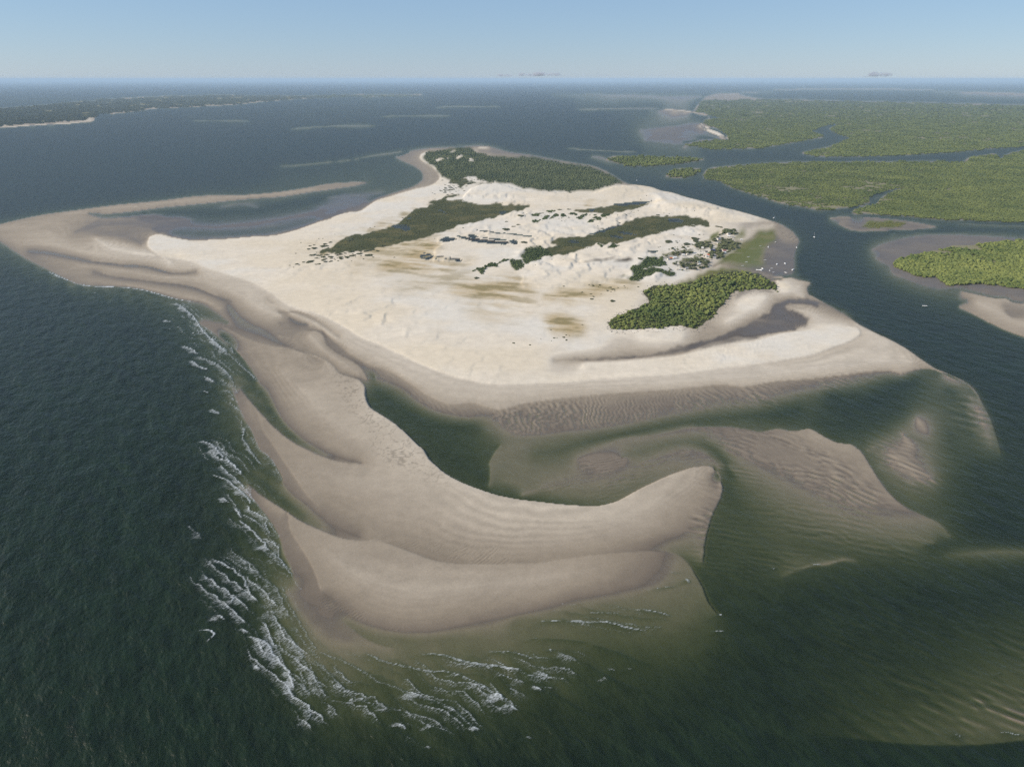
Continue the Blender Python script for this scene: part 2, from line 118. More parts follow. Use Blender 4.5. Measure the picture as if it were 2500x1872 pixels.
 [0,0,230.5,723.0,-0.6,-0.6,246.6,689.0,-0.5,-0.5,261.4,657.6,-0.5,-0.5,276.8,628.3,-0.45,-0.45,296.5,603.7,-0.45,-0.45,323.8,580.5,-0.4,-0.4,359.9,565.9,-0.45,-0.45,396.0,554.1,-0.6,-0.6],
 [0,0,226.8,695.6,-1.3,-1.3,227.1,648.6,-1.5,-1.5,232.4,598.4,-1.3,-1.3,255.2,565.9,-1.0,-1.0,280.9,544.9,-1.2,-1.2,330.7,533.7,-1.3,-1.3,382.5,529.4,-1.6,-1.6],
 [0,0,415.8,733.7,-0.45,-0.45,442.0,752.2,-0.4,-0.4,478.4,771.4,-0.35,-0.35,490.4,759.8,-0.4,-0.4,492.1,730.1,-0.55,-0.55],
 [0,0,414.9,699.0,-0.45,-0.45,418.7,676.2,-0.45,-0.45,428.6,657.6,-0.5,-0.5,444.4,648.6,-0.7,-0.7],
 [0,0,440.7,728.5,0.3,0.3,440.4,715.1,0.5,0.5,440.3,699.8,0.45,0.45,443.6,683.5,0.4,0.4,450.6,672.0,0.2,0.2,458.3,665.2,-0.2,-0.2],
 [0,0,478.3,775.5,0.3,0.3,477.5,762.7,0.45,0.45,475.1,744.1,0.3,0.3,470.3,726.6,-0.1,-0.1],
 [0,0,519.5,819.6,0.25,0.25,517.0,807.1,0.5,0.5,513.0,788.8,0.3,0.3,510.4,775.3,-0.1,-0.1],
 [0,0,539.4,783.3,-1.3,-1.3,509.6,712.5,-1.5,-1.5,463.3,648.6,-1.5,-1.5,438.0,617.2,-1.4,-1.4],
 [0,0,523.2,695.6,-2.6,-2.6,486.0,634.0,-2.8,-2.8,454.1,593.2,-2.6,-2.6],
 [0,0,611.6,911.0,-1.6,-1.6,605.1,871.2,-1.2,-1.2,581.0,816.6,-1.1,-1.1,559.4,767.5,-1.2,-1.2],
 [0,0,627.8,885.8,-0.25,-0.25,609.5,838.6,0.0,0.0,590.3,791.4,-0.1,-0.1,571.0,748.4,-0.45,-0.45],
 [13,6,614.6,1274.6,-1.0,0.3,616.2,1240.2,-1.5,0.5,615.6,1211.9,-3,1.3,622.4,1162.7,-4,1.4,631.6,1122.7,-4,1.4,637.3,1079.0,-4,1.3,637.1,1017.0,-4,0.8,639.4,980.0,-4,0.6,642.8,958.7,-3.5,0.4,649.1,939.7,-3,0.2,647.5,908.4,-2.8,-0.1,631.3,861.7,-2.8,-0.25,613.3,816.6,-2.8,-0.4,590.0,767.5,-2.8,-0.6,571.7,730.1,-2.8,-0.9],
 [0,0,701.0,1706.4,-6,-6,652.4,1480.9,-6,-6,658.0,1355.8,-6,-6,663.6,1228.7,-6,-6,689.8,1126.6,-6,-6,709.7,1033.6,-6,-6,748.1,936.6,-6,-6],
 [0,0,453.9,589.1,-3.4,-3.4,474.3,573.5,-4,-4,522.4,578.6,-5,-5],
 [3,8,236.6,504.4,-0.9,-1.7,262.8,516.8,-0.3,-1.7,282.4,521.1,-0.2,-1.7,301.4,526.9,-0.25,-1.6,308.9,524.9,-0.7,-1.6],
 [0,0,249.3,517.2,-0.9,-0.9,278.3,528.2,-0.9,-0.9,303.5,535.0,-1.0,-1.0],
 [0,0,396.3,535.0,-1.1,-1.1,416.0,537.3,-0.7,-0.7,446.4,540.8,-0.6,-0.6,493.6,537.3,-0.65,-0.65],
 [0,0,384.8,519.4,-2,-2,410.4,516.1,-2.2,-2.2,479.6,517.2,-2.4,-2.4],
 [0,0,387.0,549.0,-1.7,-1.7,419.1,555.0,-2,-2,463.3,556.2,-2.4,-2.4,506.7,556.2,-2.6,-2.6],
 [0,0,194.6,553.7,-1.5,-1.5,209.3,530.5,-1.5,-1.5,219.7,498.2,-1.8,-1.8],
 [0,0,173.9,476.4,-2.2,-2.2,185.5,450.6,-2.8,-2.8,229.2,468.8,-3,-3,286.9,484.2,-3,-3,335.1,476.4,-3.4,-3.4,404.4,484.2,-3.4,-3.4,456.6,484.2,-3.4,-3.4],
 [0,0,161.0,387.0,-3.8,-3.8,188.0,401.7,-3.6,-3.6,227.3,430.0,-3.4,-3.4],
 [0,0,172.2,353.5,-4,-4,194.9,373.1,-3.6,-3.6],
 [0,0,249.2,425.1,-2.6,-2.6,277.2,409.3,-2.6,-2.6,317.8,420.3,-2.4,-2.4,363.0,436.7,-2.1,-2.1,435.7,454.1,-2.0,-2.0],
 [0,0,235.8,380.0,-2.5,-2.5,263.3,380.0,-2.1,-2.1,297.7,382.8,-1.75,-1.75,335.9,391.3,-1.35,-1.35,401.2,404.7,-1.1,-1.1],
 [0,0,220.3,356.0,-2.4,-2.4,245.4,353.5,-1.8,-1.8,269.6,349.7,-1.35,-1.35,299.3,347.3,-0.95,-0.95,331.8,349.7,-0.7,-0.7,366.4,354.8,-0.55,-0.55],
 [3,11,195.5,346.0,-2.8,-3.2,223.5,339.4,-2.1,-4,242.6,336.7,-1.6,-4.5,271.4,333.8,-1.3,-5,301.6,333.8,-1.1,-5,337.3,337.6,-0.9,-5,357.0,341.2,-0.9,-5],
 [6,4,-1536.2,2045.0,-1.5,0.3,-1536.8,2148.0,-1.5,0.4,-1510.6,2298.3,-1.5,0.4,-1445.0,2405.7,-1.5,0.4,-1366.6,2509.3,-1.5,0.4,-1268.3,2592.6,-1.5,0.4,-1150.0,2719.9,-1.5,0.4,-1035.0,2727.7,-1.5,0.4,-934.7,2783.9,-1.5,0.4,-822.9,2930.0,-1.5,0.4,-766.5,3042.0,-1.5,0.4,-709.6,3081.2,-1.5,0.4,-647.3,3101.2,-1.5,0.4,-610.8,3073.6,-1,0.1,-626.1,2994.4,-1.0,0.4,-673.6,2916.5,-1.0,0.4,-721.9,2855.2,-1.0,0.4,-761.2,2812.2,-0.9,0.5,-846.1,2688.2,-0.9,0.5,-944.9,2635.5,-0.9,0.5,-1032.1,2563.6,-0.9,0.5,-1114.9,2495.2,-0.9,0.5,-1193.7,2430.2,-0.9,0.5,-1242.9,2368.3,-0.9,0.5,-1297.4,2323.7,-0.9,0.5,-1364.7,2321.4,-0.5,0.4,-1287.9,2248.5,-0.4,0.3,-1215.9,2262.3,-0.4,0.3,-1119.6,2290.3,-0.4,0.3,-1085.7,2259.5,-0.4,0.3,-1041.2,2259.5,-0.4,0.3,-995.2,2214.5,-0.2,0.1],
 [0,0,-1489.9,2077.4,0.8,0.8,-1451.9,2202.6,0.8,0.8,-1417.9,2357.5,0.8,0.8,-1279.8,2499.4,0.9,0.9,-1118.3,2640.3,0.9,0.9,-918.2,2732.2,0.9,0.9,-777.0,2873.9,0.8,0.8],
 [0,0,-1203.5,2237.6,0.3,0.3,-1160.9,2251.0,0.35,0.35,-1120.6,2270.6,0.3,0.3],
 [0,0,-1193.7,2037.8,0.35,0.35,-1161.7,2062.8,0.45,0.45,-1105.0,2086.4,0.45,0.45,-1042.6,2061.2,0.3,0.3],
 [3,3,-1281.0,2226.5,0.15,0.35,-1268.2,2140.7,0.12,0.35,-1246.9,2028.5,0.12,0.4],
 [0,0,-1201.2,2010.5,0.4,0.4,-1117.8,1978.3,0.25,0.25,-1026.4,1925.7,0.2,0.2,-971.7,1856.3,0.15,0.15],
 [0,0,-1209.5,2154.7,0.1,0.1,-1108.8,2142.3,0.06,0.06,-1033.6,2081.1,0.1,0.1,-980.2,2117.1,0.14,0.14,-857.2,2099.9,0.16,0.16,-783.0,2154.4,0.15,0.15,-694.8,2260.5,0.13,0.13,-624.2,2376.6,0.12,0.12],
 [0,0,-957.7,2012.5,-0.5,-0.5,-864.3,2001.4,-0.7,-0.7,-757.5,2012.5,-0.6,-0.6,-670.2,2093.6,-0.5,-0.5,-610.3,2220.4,-0.3,-0.3],
 [0,0,-1249.5,2289.2,-1,-1,-1158.5,2353.2,-1.8,-1.8,-956.2,2362.2,-1.8,-1.8,-820.8,2423.8,-1.8,-1.8,-728.4,2573.8,-2,-2,-649.0,2803.2,-1.2,-1.2,-574.0,2888.4,-1.3,-1.3,-517.6,3124.5,-1.6,-1.6,-511.2,3460.7,-1.6,-1.6,-703,4032,-2,-2,-831,4032,-2.5,-2.5],
 [0,0,-985.4,2439.6,-0.3,-0.3,-934.1,2521.9,-0.22,-0.22,-857.7,2439.6,-0.3,-0.3],
 [0,0,-679.3,2676.3,-0.35,-0.35,-631.4,2722.6,-0.15,-0.15,-546.6,2742.3,-0.15,-0.15,-493.3,2778.6,-0.3,-0.3],
 [0,0,-654.7,2439.6,-0.04,-0.04,-609.5,2521.9,-0.05,-0.05,-539.5,2556.3,-0.1,-0.1],
 [4,5,-805.1,1648.6,1.9,2.1,-876.0,1738.5,1.5,2.1,-952.6,1847.2,1.0,2.1,-993.6,1947.8,0.7,2.1,-986.2,1988.2,0.3,2.2,-942.0,1957.9,0.0,2.2,-870.8,1912.0,0.0,2.2,-808.7,1916.1,0.0,2.2,-759.4,1932.6,0.0,2.2,-707.8,1957.9,0.0,2.2,-653.7,1979.5,0.0,2.2,-628.3,2028.4,0.0,2.2,-604.1,2106.2,0.0,2.2,-579.5,2194.9,0.0,2.2,-568.7,2213.5,0.0,2.2,-557.0,2290.8,0.05,2.2,-533.0,2343.2,0.1,2.2,-499.2,2379.4,0.15,2.2,-492.7,2484.6,0.2,2.2,-483.8,2588.0,0.3,2.2,-453.6,2680.6,0.4,2.2,-416.4,2787.8,0.6,2.2,-380.3,2885.7,0.6,2.2,-338.8,2962.3,0.6,2.2,-318.7,3082.2,0.6,2.2,-318.7,3238.8,0.6,2.2,-356.9,3472.7,0.6,2.2,-411.3,3705.3,0.6,2.2,-476.9,3929.7,0.6,2.2,-514,4137,0.6,2.2,-522,4319,0.6,2.2,-501,4466,0.7,2.2],
 [8,3,-501.8,2562.7,-0.6,0.1,-497.7,2633.8,-0.8,0.2,-468.6,2737.0,-1,0.2,-431.7,2852.3,-1.2,0.2,-401.7,2953.8,-1.3,0.25,-390.5,3072.5,-1.3,0.25,-391.8,3227.4,-1.3,0.25,-413.7,3386.0,-1.3,0.25,-471.8,3619.7,-1.3,0.25,-547.3,3833.0,-1.3,0.25,-631,4071,-1.3,0.25,-657,4176,-1.3,0.2,-631,4312,-1.3,0.2,-617,4489,-1.3,0.2,-560,4646,-1.3,0.2,-470,4735,-1.3,0.2,-326,4815,-1.3,0.2,-277,4862,-1.3,0.2,-175,4862,-1.3,0.2,-115,4724,-1.3,0.2,-19,4468,-2,0.2,116,4275,-2,0.2,222,4047,-2,0.2,320.4,3870.5,-2.5,0.3,416.0,3687.8,-2.5,0.3,457.4,3397.5,-2.5,0.3,475.8,3122.1,-2.5,0.3,489.0,3033.1,-2.5,0.3],
 [0,0,-210,4734,2.2,2.2,-139,4701,2.1,2.1],
 [0,0,-202,4539,0.3,0.3,-19,4311,0.3,0.3,155,4095,0.4,0.4],
 [0,0,-902.3,3888.8,-0.6,-0.6,-834,4049,-0.35,-0.35,-779,4222,-0.2,-0.2,-709,4343,-0.1,-0.1,-658,4441,-0.1,-0.1],
 [0,0,-940.0,3888.8,-2.2,-2.2,-934,4034,-2.2,-2.2,-865,4206,-2.2,-2.2,-809,4393,-2.2,-2.2,-737,4524,-2.2,-2.2,-685,4629,-2.2,-2.2,-615,4441,-2.2,-2.2],
 [0,0,-940.0,3888.8,-2.2,-2.2,-872.1,3752.9,-2.2,-2.2,-805.8,3902.6,-2.2,-2.2,-751,4064,-2.2,-2.2,-682,4176,-2.2,-2.2,-633,4266,-2.2,-2.2,-615,4441,-2.2,-2.2],
 [9,4,487.6,3024.0,-3,1.5,531.2,2974.9,-3,3,560.5,2924.4,-3,3,580.5,2832.4,-3,3,610.6,2778.1,-3,3,645.6,2653.4,-3,3,682.5,2557.3,-3,3,712.2,2450.2,-3,3,750.5,2351.3,-3,3,783.3,2250.5,-3,2.0,797.1,2197.9,-2.5,1.2,807.0,2160.2,-2,0.35,808.6,2105.8,-2,0.3,796.8,2003.9,-2,0.25,768.2,1891.1,-2,0.15,744.8,1843.3,-1.5,0.08,706.9,1758.4,-1.2,0.05,659.9,1632.8,-1.2,0.05,633.3,1568.1,-1.2,0.06,610.1,1541.3,-0.9,0.06,572.4,1526.5,-0.3,0.6,589.4,1526.4,-0.8,1.4,609.5,1519.0,-0.8,1.4,620.6,1497.9,-1,1.2,636.5,1473.5,-2,0.7,617.4,1442.7,-2,0.7,602.4,1396.7,-2,0.8,605.2,1372.4,-3,0.6,607.1,1355.7,-3,0.5,609.6,1339.4,-3,0.35,612.8,1310.5,-2,0.15,614.8,1275.0,-1.5,0.15],
 [0,0,643.7,1757.0,0.35,0.35,589.8,1631.8,0.3,0.3,602.5,1683.3,0.35,0.35],
 [0,0,724.4,1901.4,0.3,0.3,673.2,1767.3,0.2,0.2,630.4,1632.4,0.15,0.15],
 [0,0,779.2,2094.6,0.4,0.4,765.8,2005.9,0.35,0.35,755.7,1923.8,0.3,0.3],
 [0,0,549.4,1631.8,0.3,0.3,574.5,1615.6,0.2,0.2,593.7,1583.6,0.12,0.12,620.5,1575.9,0.08,0.08],
 [0,0,569.4,1485.2,2.3,2.3,572.1,1456.2,2.6,2.6,568.9,1416.8,2.4,2.4,546.9,1404.5,2.2,2.2],
 [0,0,601.2,1445.9,1.7,1.7,577.6,1406.1,1.75,1.75,581.3,1369.0,1.6,1.6],
 [0,0,606.8,1192.2,1.6,1.6,613.8,1144.4,1.7,1.7,620.5,1100.0,1.7,1.7],
 [0,0,518.5,1331.6,0.3,0.3,548.7,1349.9,0.12,0.12,574.3,1349.9,0.1,0.1,596.3,1332.4,0.06,0.06,607.5,1318.2,0.02,0.02,612.6,1289.5,-0.1,-0.1],
 [0,0,498.8,1303.2,0.25,0.25,500.2,1259.8,0.22,0.22,512.9,1228.8,0.22,0.22,525.6,1208.7,0.3,0.3],
 [0,0,521.0,1296.2,0.7,0.7,534.8,1289.0,1.2,1.2,550.4,1266.1,1.6,1.6,559.2,1239.5,1.7,1.7],
 [0,0,491.5,1170.5,0.3,0.3,458.3,1161.4,0.25,0.25,425.5,1152.2,0.3,0.3,393.1,1143.1,0.35,0.35],
 [0,0,443.6,1233.0,0.5,0.5,396.3,1179.3,0.5,0.5,352.6,1129.5,0.5,0.5,317.0,1103.8,0.5,0.5,281.6,1065.2,0.5,0.5,218.1,1042.0,0.5,0.5,157.9,1027.6,0.6,0.6,99.9,1021.7,0.7,0.7,65.6,1024.2,1.2,1.2],
 [0,0,109.1,998.4,2.8,2.8,177.8,1007.3,2.9,2.9,249.5,1026.1,2.9,2.9,313.8,1052.7,2.7,2.7,397.9,1089.4,2.7,2.7,456.9,1137.0,2.5,2.5,506.1,1150.7,2.4,2.4],
 [0,0,304.8,1012.2,2.7,2.7,371.3,1044.1,2.7,2.7,553.5,1158.9,2.7,2.7,579.3,1165.4,2.5,2.5],
 [0,0,-812.2,1726.0,3,3,-735.0,1777.4,3.2,3.2,-627.3,1813.4,3.3,3.3,-547.2,1974.5,3.2,3.2,-514.7,2189.4,3.2,3.2,-459.5,2420.1,3.2,3.2,-362.2,2740.3,3.2,3.2,-295.6,2910.9,3,3],
 [0,0,-576.4,1735.4,3.2,3.2,-482.0,1556.9,3.3,3.3,-391.3,1408.2,3.6,3.6,-303.9,1283.9,3.6,3.6,-219.9,1184.9,3.4,3.4,-74.3,1061.4,3.2,3.2,-3.3,1048.6,3,3,68.8,1081.9,3.2,3.2,143.4,1103.8,3,3],
 [0,0,-345.0,1613.7,3,3,-285.9,1778.2,2.6,2.6,-206.4,1894.2,2.6,2.6],
 [0,0,-223.1,1638.6,2.6,2.6,-145.9,1558.9,2.8,2.8,-61.3,1456.7,3,3,14.3,1410.3,3,3],
 [0,0,-526.7,2022.8,3,3,-403.0,2095.5,2.8,2.8],
 [3,3,-178.6,2650.4,2.5,5,-163.9,2802.2,2.5,9,-132.5,2918.2,2.5,13,-70.8,2968.6,2.5,15,-13.0,2883.4,2.5,14,47.4,2775.3,2.5,11,136.5,2756.4,2.5,9,223.9,2732.1,2.5,9,314.3,2748.3,2.5,9,387.6,2858.1,2.5,12,459.3,2925.8,2,12,497.9,2929.9,1,9],
 [0,0,-179.5,2574.7,2.6,2.6,-120.0,2495.4,2.6,2.6,-11.2,2461.1,2.8,2.8,79.1,2434.2,3.5,3.5,175.5,2446.9,3,3,288.1,2502.2,2.6,2.6,402.5,2539.7,2.6,2.6,506.6,2565.1,3,3],
 [0,0,44.3,2577.0,5,5,128.5,2586.7,9,9,245.9,2644.5,7,7,361.6,2654.5,10,10,458.3,2720.0,9,9,532.7,2647.7,11,11,529.0,2499.3,12,12,591.0,2417.8,11,11,670.7,2300.2,9,9,741.9,2219.2,5,5],
 [0,0,464.9,2335.5,3,3,531.9,2295.4,3,3,593.1,2199.7,2.4,2.4,683.4,2159.0,1.8,1.8,776.8,2152.5,1.0,1.0],
 [0,0,-384.1,3834.6,4,4,-326,4152,5,5,-229.1,3982.2,5,5,-281.3,3552.7,4,4],
 [0,0,-58.2,3858.9,1.5,1.5,175.0,3577.8,1.2,1.2,306.1,3331.3,1.2,1.2,381.8,3065.2,1.2,1.2],
 [0,0,5.3,2139.1,5,5,70.2,2087.1,6,6,135.2,2087.1,6,6,200.2,2087.1,6,6,270.6,2133.6,6,6,353.4,2245.7,6,6],
 [0,0,73.5,2193.2,4,4,131.3,2212.8,5,5,211.4,2212.8,5,5],
 [2,2,119.9,2007.0,3.4,6.6,139.6,1988.0,3.4,6.6,158.3,1961.2,3.4,6.6,175.5,1935.1,3.4,6.6],
 [2,2,87.5,1980.7,3.4,6.6,98.7,1955.1,3.4,6.6,108.9,1935.1,3.4,6.6],
 [2,2,238.0,2055.8,3.4,6.6,246.8,2039.3,3.4,6.6,252.0,2001.7,3.4,6.6],
 [2,2,-61.5,1996.4,3.4,6.6,-15.6,1967.3,3.4,6.6,25.2,1945.0,3.4,6.6,48.9,1920.3,3.4,6.6,60.1,1891.3,3.4,6.6],
 [2,2,332.4,1729.1,3.4,6.6,344.1,1733.1,3.4,6.6,350.3,1719.4,3.4,6.6],
 [2,2,17.5,2288.8,3.4,6.6,31.7,2292.9,3.4,6.6,40.8,2275.4,3.4,6.6],
 [2,2,200.4,1996.4,3.4,6.6,209.8,1985.9,3.4,6.6,216.5,1970.4,3.4,6.6],
 [2,2,234.0,1729.1,3.4,6.6,248.3,1713.0,3.4,6.6,259.3,1701.2,3.4,6.6],
 [2,2,135.0,2083.9,3.4,6.6,155.4,2067.0,3.4,6.6,170.5,2039.3,3.4,6.6],
 [2,2,68.0,2017.6,3.4,6.6,84.6,2012.3,3.4,6.6,96.2,1991.1,3.4,6.6],
 [2,2,183.8,2154.4,3.4,6.6,205.0,2142.3,3.4,6.6,222.7,2118.6,3.4,6.6],
 [2,2,321.0,2178.8,3.4,6.6,345.4,2191.3,3.4,6.6,360.6,2172.7,3.4,6.6],
 [2,2,325.9,1858.5,3.4,6.6,346.1,1863.1,3.4,6.6,361.2,1849.4,3.4,6.6],
 [2,2,127.6,1666.6,3.4,6.6,144.6,1659.0,3.4,6.6,157.0,1640.5,3.4,6.6],
 [2,2,63.4,1644.2,3.4,6.6,80.1,1629.5,3.4,6.6,92.8,1608.0,3.4,6.6],
 [2,2,362.4,2017.3,3,5.4,384.7,2004.9,3,5.4,402.1,1980.5,3,5.4],
 [2,2,410.6,1962.6,3,5.4,440.5,1968.5,3,5.4,459.4,1944.9,3,5.4],
 [2,2,330.5,1866.3,3,5.4,352.0,1871.7,3,5.4,370.9,1850.2,3,5.4],
 [2,2,489.1,2036.2,3,5.4,521.7,2049.0,3,5.4,541.9,2029.9,3,5.4],
 [0,0,-35.5,1931.0,3.4,3.4,24.9,1918.3,4,4,65.3,1928.1,4,4],
 [0,0,93.1,1681.0,5,5,146.0,1676.7,6,6,223.4,1731.7,6,6,311.0,1825.1,6,6,369.6,1884.8,5,5],
 [5,3,4.0,1573.3,3.2,2.7,24.9,1513.0,3.6,2.7,19.4,1458.1,3.6,2.7,23.7,1435.9,3.6,2.7,37.8,1442.0,4,2.7,65.1,1428.8,4,2.7,104.4,1443.7,4,2.7,151.5,1449.6,4,2.7,210.8,1488.1,3.6,2.7],
 [2,2,-181.9,1838.0,5,2.6,-195.8,1774.3,5,2.6,-181.8,1708.2,5,2.6,-139.0,1683.0,5,2.6,-98.2,1674.9,4,2.6],
 [0,0,284.9,1603.4,6,6,314.2,1624.8,6,6,305.4,1625.2,6,6,340.3,1650.8,6,6,300.0,1537.2,6,6,339.1,1541.1,5,5],
 [0,0,484.1,2024.5,4,4,506.6,1963.6,4,4,389.4,1851.5,4,4,441.6,1883.8,4,4],
 [0,0,455.8,1748.9,2.2,2.2,508.9,1787.8,2.2,2.2,571.0,1893.4,2,2,624.2,1997.6,2,2],
 [0,0,773.4,2115.5,1.5,1.5,729.6,2075.2,1.6,1.6,664.8,1987.5,1.6,1.6,621.2,1906.4,1.6,1.6],
 [2,2,471.2,1634.9,1.6,0.6,498.6,1668.8,1.7,0.6,544.1,1741.6,1.7,0.6,597.3,1841.5,1.6,0.6,643.0,1924.2,1.4,0.6,701.1,2025.2,1.4,0.6,741.5,2050.4,1.4,0.6],
 [0,0,489.7,1635.7,1.4,1.4,442.6,1569.9,1.6,1.6,387.8,1501.8,1.7,1.7,341.3,1459.1,1.8,1.8,290.7,1431.7,1.9,1.9,259.4,1405.2,2,2],
 [0,0,388.1,1463.1,0.7,0.7,454.6,1505.9,0.6,0.6,515.6,1520.9,0.5,0.5,534.8,1463.9,0.5,0.5],
 [0,0,265.1,1290.0,0.9,0.9,330.7,1290.6,0.7,0.7,387.2,1318.7,0.7,0.7,437.5,1378.6,0.6,0.6],
 [0,0,435.6,1313.8,2.2,2.2,471.2,1348.1,2.4,2.4,502.7,1366.6,2.3,2.3],
 [0,0,381.5,1208.4,2.0,2.0,427.6,1259.2,2.1,2.1,472.2,1313.8,2.2,2.2],
 [0,0,222.3,1135.5,3,3,268.0,1144.4,3,3,289.8,1136.7,2.6,2.6],
 [12,3,864.0,3326.7,-2,0.4,934.7,3532.3,-2,0.4,1039.1,3651.7,-2,0.4,1200.6,3748.4,-2,0.4,1345.1,3826.1,-2,0.4,1535.7,3874.2,-2,0.4,1710.2,3874.2,-2,0.4,1900.0,3907.0,-2,0.4,2067.5,3890.5,-2,0.4,2242.7,3890.5,-2,0.4,2364.6,3874.2,-2,0.4,2522,4096,-2,0.4,2698,4266,-2,0.4,2784,4266,-2,0.4,2616.9,3991.2,-2,0.4,2842,4266,-2,0.4,3162,4602,-2,0.4,3902,5214,-2,0.4,3131.3,3907.0,-2,0.4,1730.7,2082.9,-2,0.4,1655.5,2147.7,-2,0.4,1559.8,2182.9,-2,0.4,1506.4,2188.4,-2,0.4,1417.9,2210.7,-2,0.4,1326.2,2230.6,-2,0.4,1250.9,2286.2,-2,0.4,1161.9,2322.7,-2,0.4,1105.6,2341.4,-2,0.4,1149.3,2415.5,-2,0.4,1229.5,2480.2,-2,0.4,1270.8,2519.1,-2,0.4,1326.7,2611.9,-2,0.4,1425.6,2753.3,-2,0.4,1580.9,2947.8,-2,0.4,1474.8,2854.2,-2,0.4,1316.1,2682.9,-2,0.4,1264.5,2555.5,-2,0.4,1175.0,2473.2,-2,0.4,1076.8,2415.5,-2,0.4,1016.2,2389.2,-2,0.4,994.8,2449.2,-2,0.4,940.6,2537.2,-2,0.4,914.4,2732.2,-2,0.4,890.2,2863.3,-2,0.4,880.3,3016.9,-2,0.4,890.6,3131.8,-2,0.4,847.5,3186.8,-2,0.4],
 [10,3,1127,4902,-2,0.4,1377,5332,-2,0.4,1543,5332,-2,0.4,1677,5858,-2,0.4,1786,6563,-2,0.4,1848,7314,-2,0.4,2064,8080,-2,0.4,2351,8619,-2,0.4,2439,10203,-2,0.4,3833,15418,-2,0.4,5546,16310,-2,0.4,6669,14838,-2,0.4,7713,13798,-2,0.4,8545,12725,-2,0.4,8885,11735,-2,0.4,4018,5214,-2,0.4,3319,4839,-2,0.4,2979,4659,-2,0.4,2725,4491,-2,0.4,2391,4335,-2,0.4,2148,4236,-2,0.4,1966,4170,-2,0.4,1835,4170,-2,0.4,1696,4246,-2,0.4,1702,4365,-2,0.4,1865,4579,-2,0.4,2139,4941,-2,0.4,2485,5518,-2,0.4,2614,6044,-2,0.4,2760,6563,-2,0.4,3121,7231,-2,0.4,3104,7286,-2,0.4,2864,6969,-2,0.4,2548,6410,-2,0.4,2361,5683,-2,0.4,2089,5332,-2,0.4,1868,5047,-2,0.4,1532,4694,-2,0.4,1330,4647,-2,0.4,1202,4718,-2,0.4],
 [6,2,515,4053,-1.5,0.4,554,4156,-1.5,0.4,689,4173,-1.5,0.4,861,4147,-1.5,0.4,967,4112,-1.5,0.4,1038,4012,-1.5,0.4,929.5,3869.5,-1.5,0.4,736.9,3722.1,-1.5,0.4,613.5,3693.9,-1.5,0.4,529.3,3831.6,-1.5,0.4],
 [6,2,695.7,3326.7,-1.5,0.4,775.0,3532.3,-1.5,0.4,862.7,3601.7,-1.5,0.4,913.5,3559.8,-1.5,0.4,848.5,3388.5,-1.5,0.4,761.0,3220.7,-1.5,0.4,704.8,3232.2,-1.5,0.4],
 [6,3,999.2,2253.3,-1.2,0.5,1057.2,2282.8,-1.2,0.5,1123.2,2272.9,-1.2,0.5,1174.5,2234.0,-1.2,0.5,1219.4,2187.1,-1.2,0.5,1245.4,2098.5,-1.2,0.5,1188.4,2065.0,-1.2,0.5,1080.0,2040.4,-1.2,0.5,1012.7,2032.4,-1.2,0.5,975.8,2056.7,-1.2,0.5,976.2,2133.1,-1.2,0.5],
 [6,4,918.0,1801.4,-0.6,0.1,956.2,1846.2,-0.6,0.1,1032.8,1912.9,-0.6,0.1,1102.8,1961.3,-0.6,0.1,1178.2,1987.2,-0.6,0.1,1266.8,1979.5,-0.6,0.1,1345.2,1956.8,-0.6,0.1,1390.5,1927.3,-0.6,0.1,1457.2,1898.6,-0.6,0.1,1069.5,1347.8,-0.6,0.1,1036.2,1363.2,-0.6,0.1,984.0,1344.0,-0.6,0.1,988.3,1371.1,-0.6,0.1,968.6,1375.0,-0.6,0.1,956.3,1395.0,-0.6,0.1,941.7,1419.7,-0.6,0.1,923.9,1436.6,-0.6,0.1,886.9,1432.4,-0.6,0.1,866.1,1458.3,-0.6,0.1,856.3,1508.0,-0.6,0.1,853.3,1565.9,-0.6,0.1,873.4,1617.2,-0.6,0.1,876.1,1660.5,-0.6,0.1,878.9,1694.4,-0.6,0.1],
 [0,0,931.8,1682.3,0.25,0.25,1063.8,1777.7,0.3,0.3,1178.1,1829.0,0.35,0.35,1361.3,1883.4,0.35,0.35],
 [0,0,902.8,1574.7,0.4,0.4,1001.0,1615.6,0.5,0.5,1103.7,1615.6,0.5,0.5,1206.5,1615.6,0.5,0.5],
 [14,6,889.5,1092.4,-3,0.6,869.5,1116.6,-3,0.6,856.2,1153.3,-3,0.6,851.7,1207.7,-3,0.6,853.1,1259.9,-2.5,0.6,854.7,1308.9,-2,0.2,881.5,1329.1,-0.6,0.3,895.5,1342.6,-0.5,0.3,896.2,1369.1,-0.6,0.2,919.3,1412.7,-0.8,0.2,930.5,1401.1,-0.3,0.7,940.3,1387.4,-0.2,0.9,960.2,1365.6,0.0,1.0,981.8,1364.8,0.05,1.0,979.1,1340.2,0.1,1.0,1000.9,1311.3,0.2,1.0],
 [0,0,905.0,1329.1,1.2,1.2,905.8,1278.6,1.2,1.2,906.8,1231.8,1.1,1.1,913.2,1181.5,1.1,1.1],
 [0,0,925.9,1273.9,0.5,0.5,916.9,1247.1,0.4,0.4,946.2,1260.6,0.4,0.4],
 [0,0,1111,4270,-3,-3,1414,4319,-3,-3,1598,4038,-2.5,-2.5,1961,4038,-3,-3,2493,4174,-3,-3,2966,4474,-2,-2,3805,5079,-2,-2],
 [0,0,655.4,3060.8,-4,-4,737.9,2777.4,-4,-4,842.5,2503.8,-5,-5,914.0,2306.7,-5,-5,982.1,2276.6,-4,-4],
 [0,0,885.6,2060.0,-4,-4,970.0,2011.7,-4,-4,1123.4,2035.6,-3,-3,1328.3,2060.0,-2.5,-2.5,1599.4,2035.6,-2,-2],
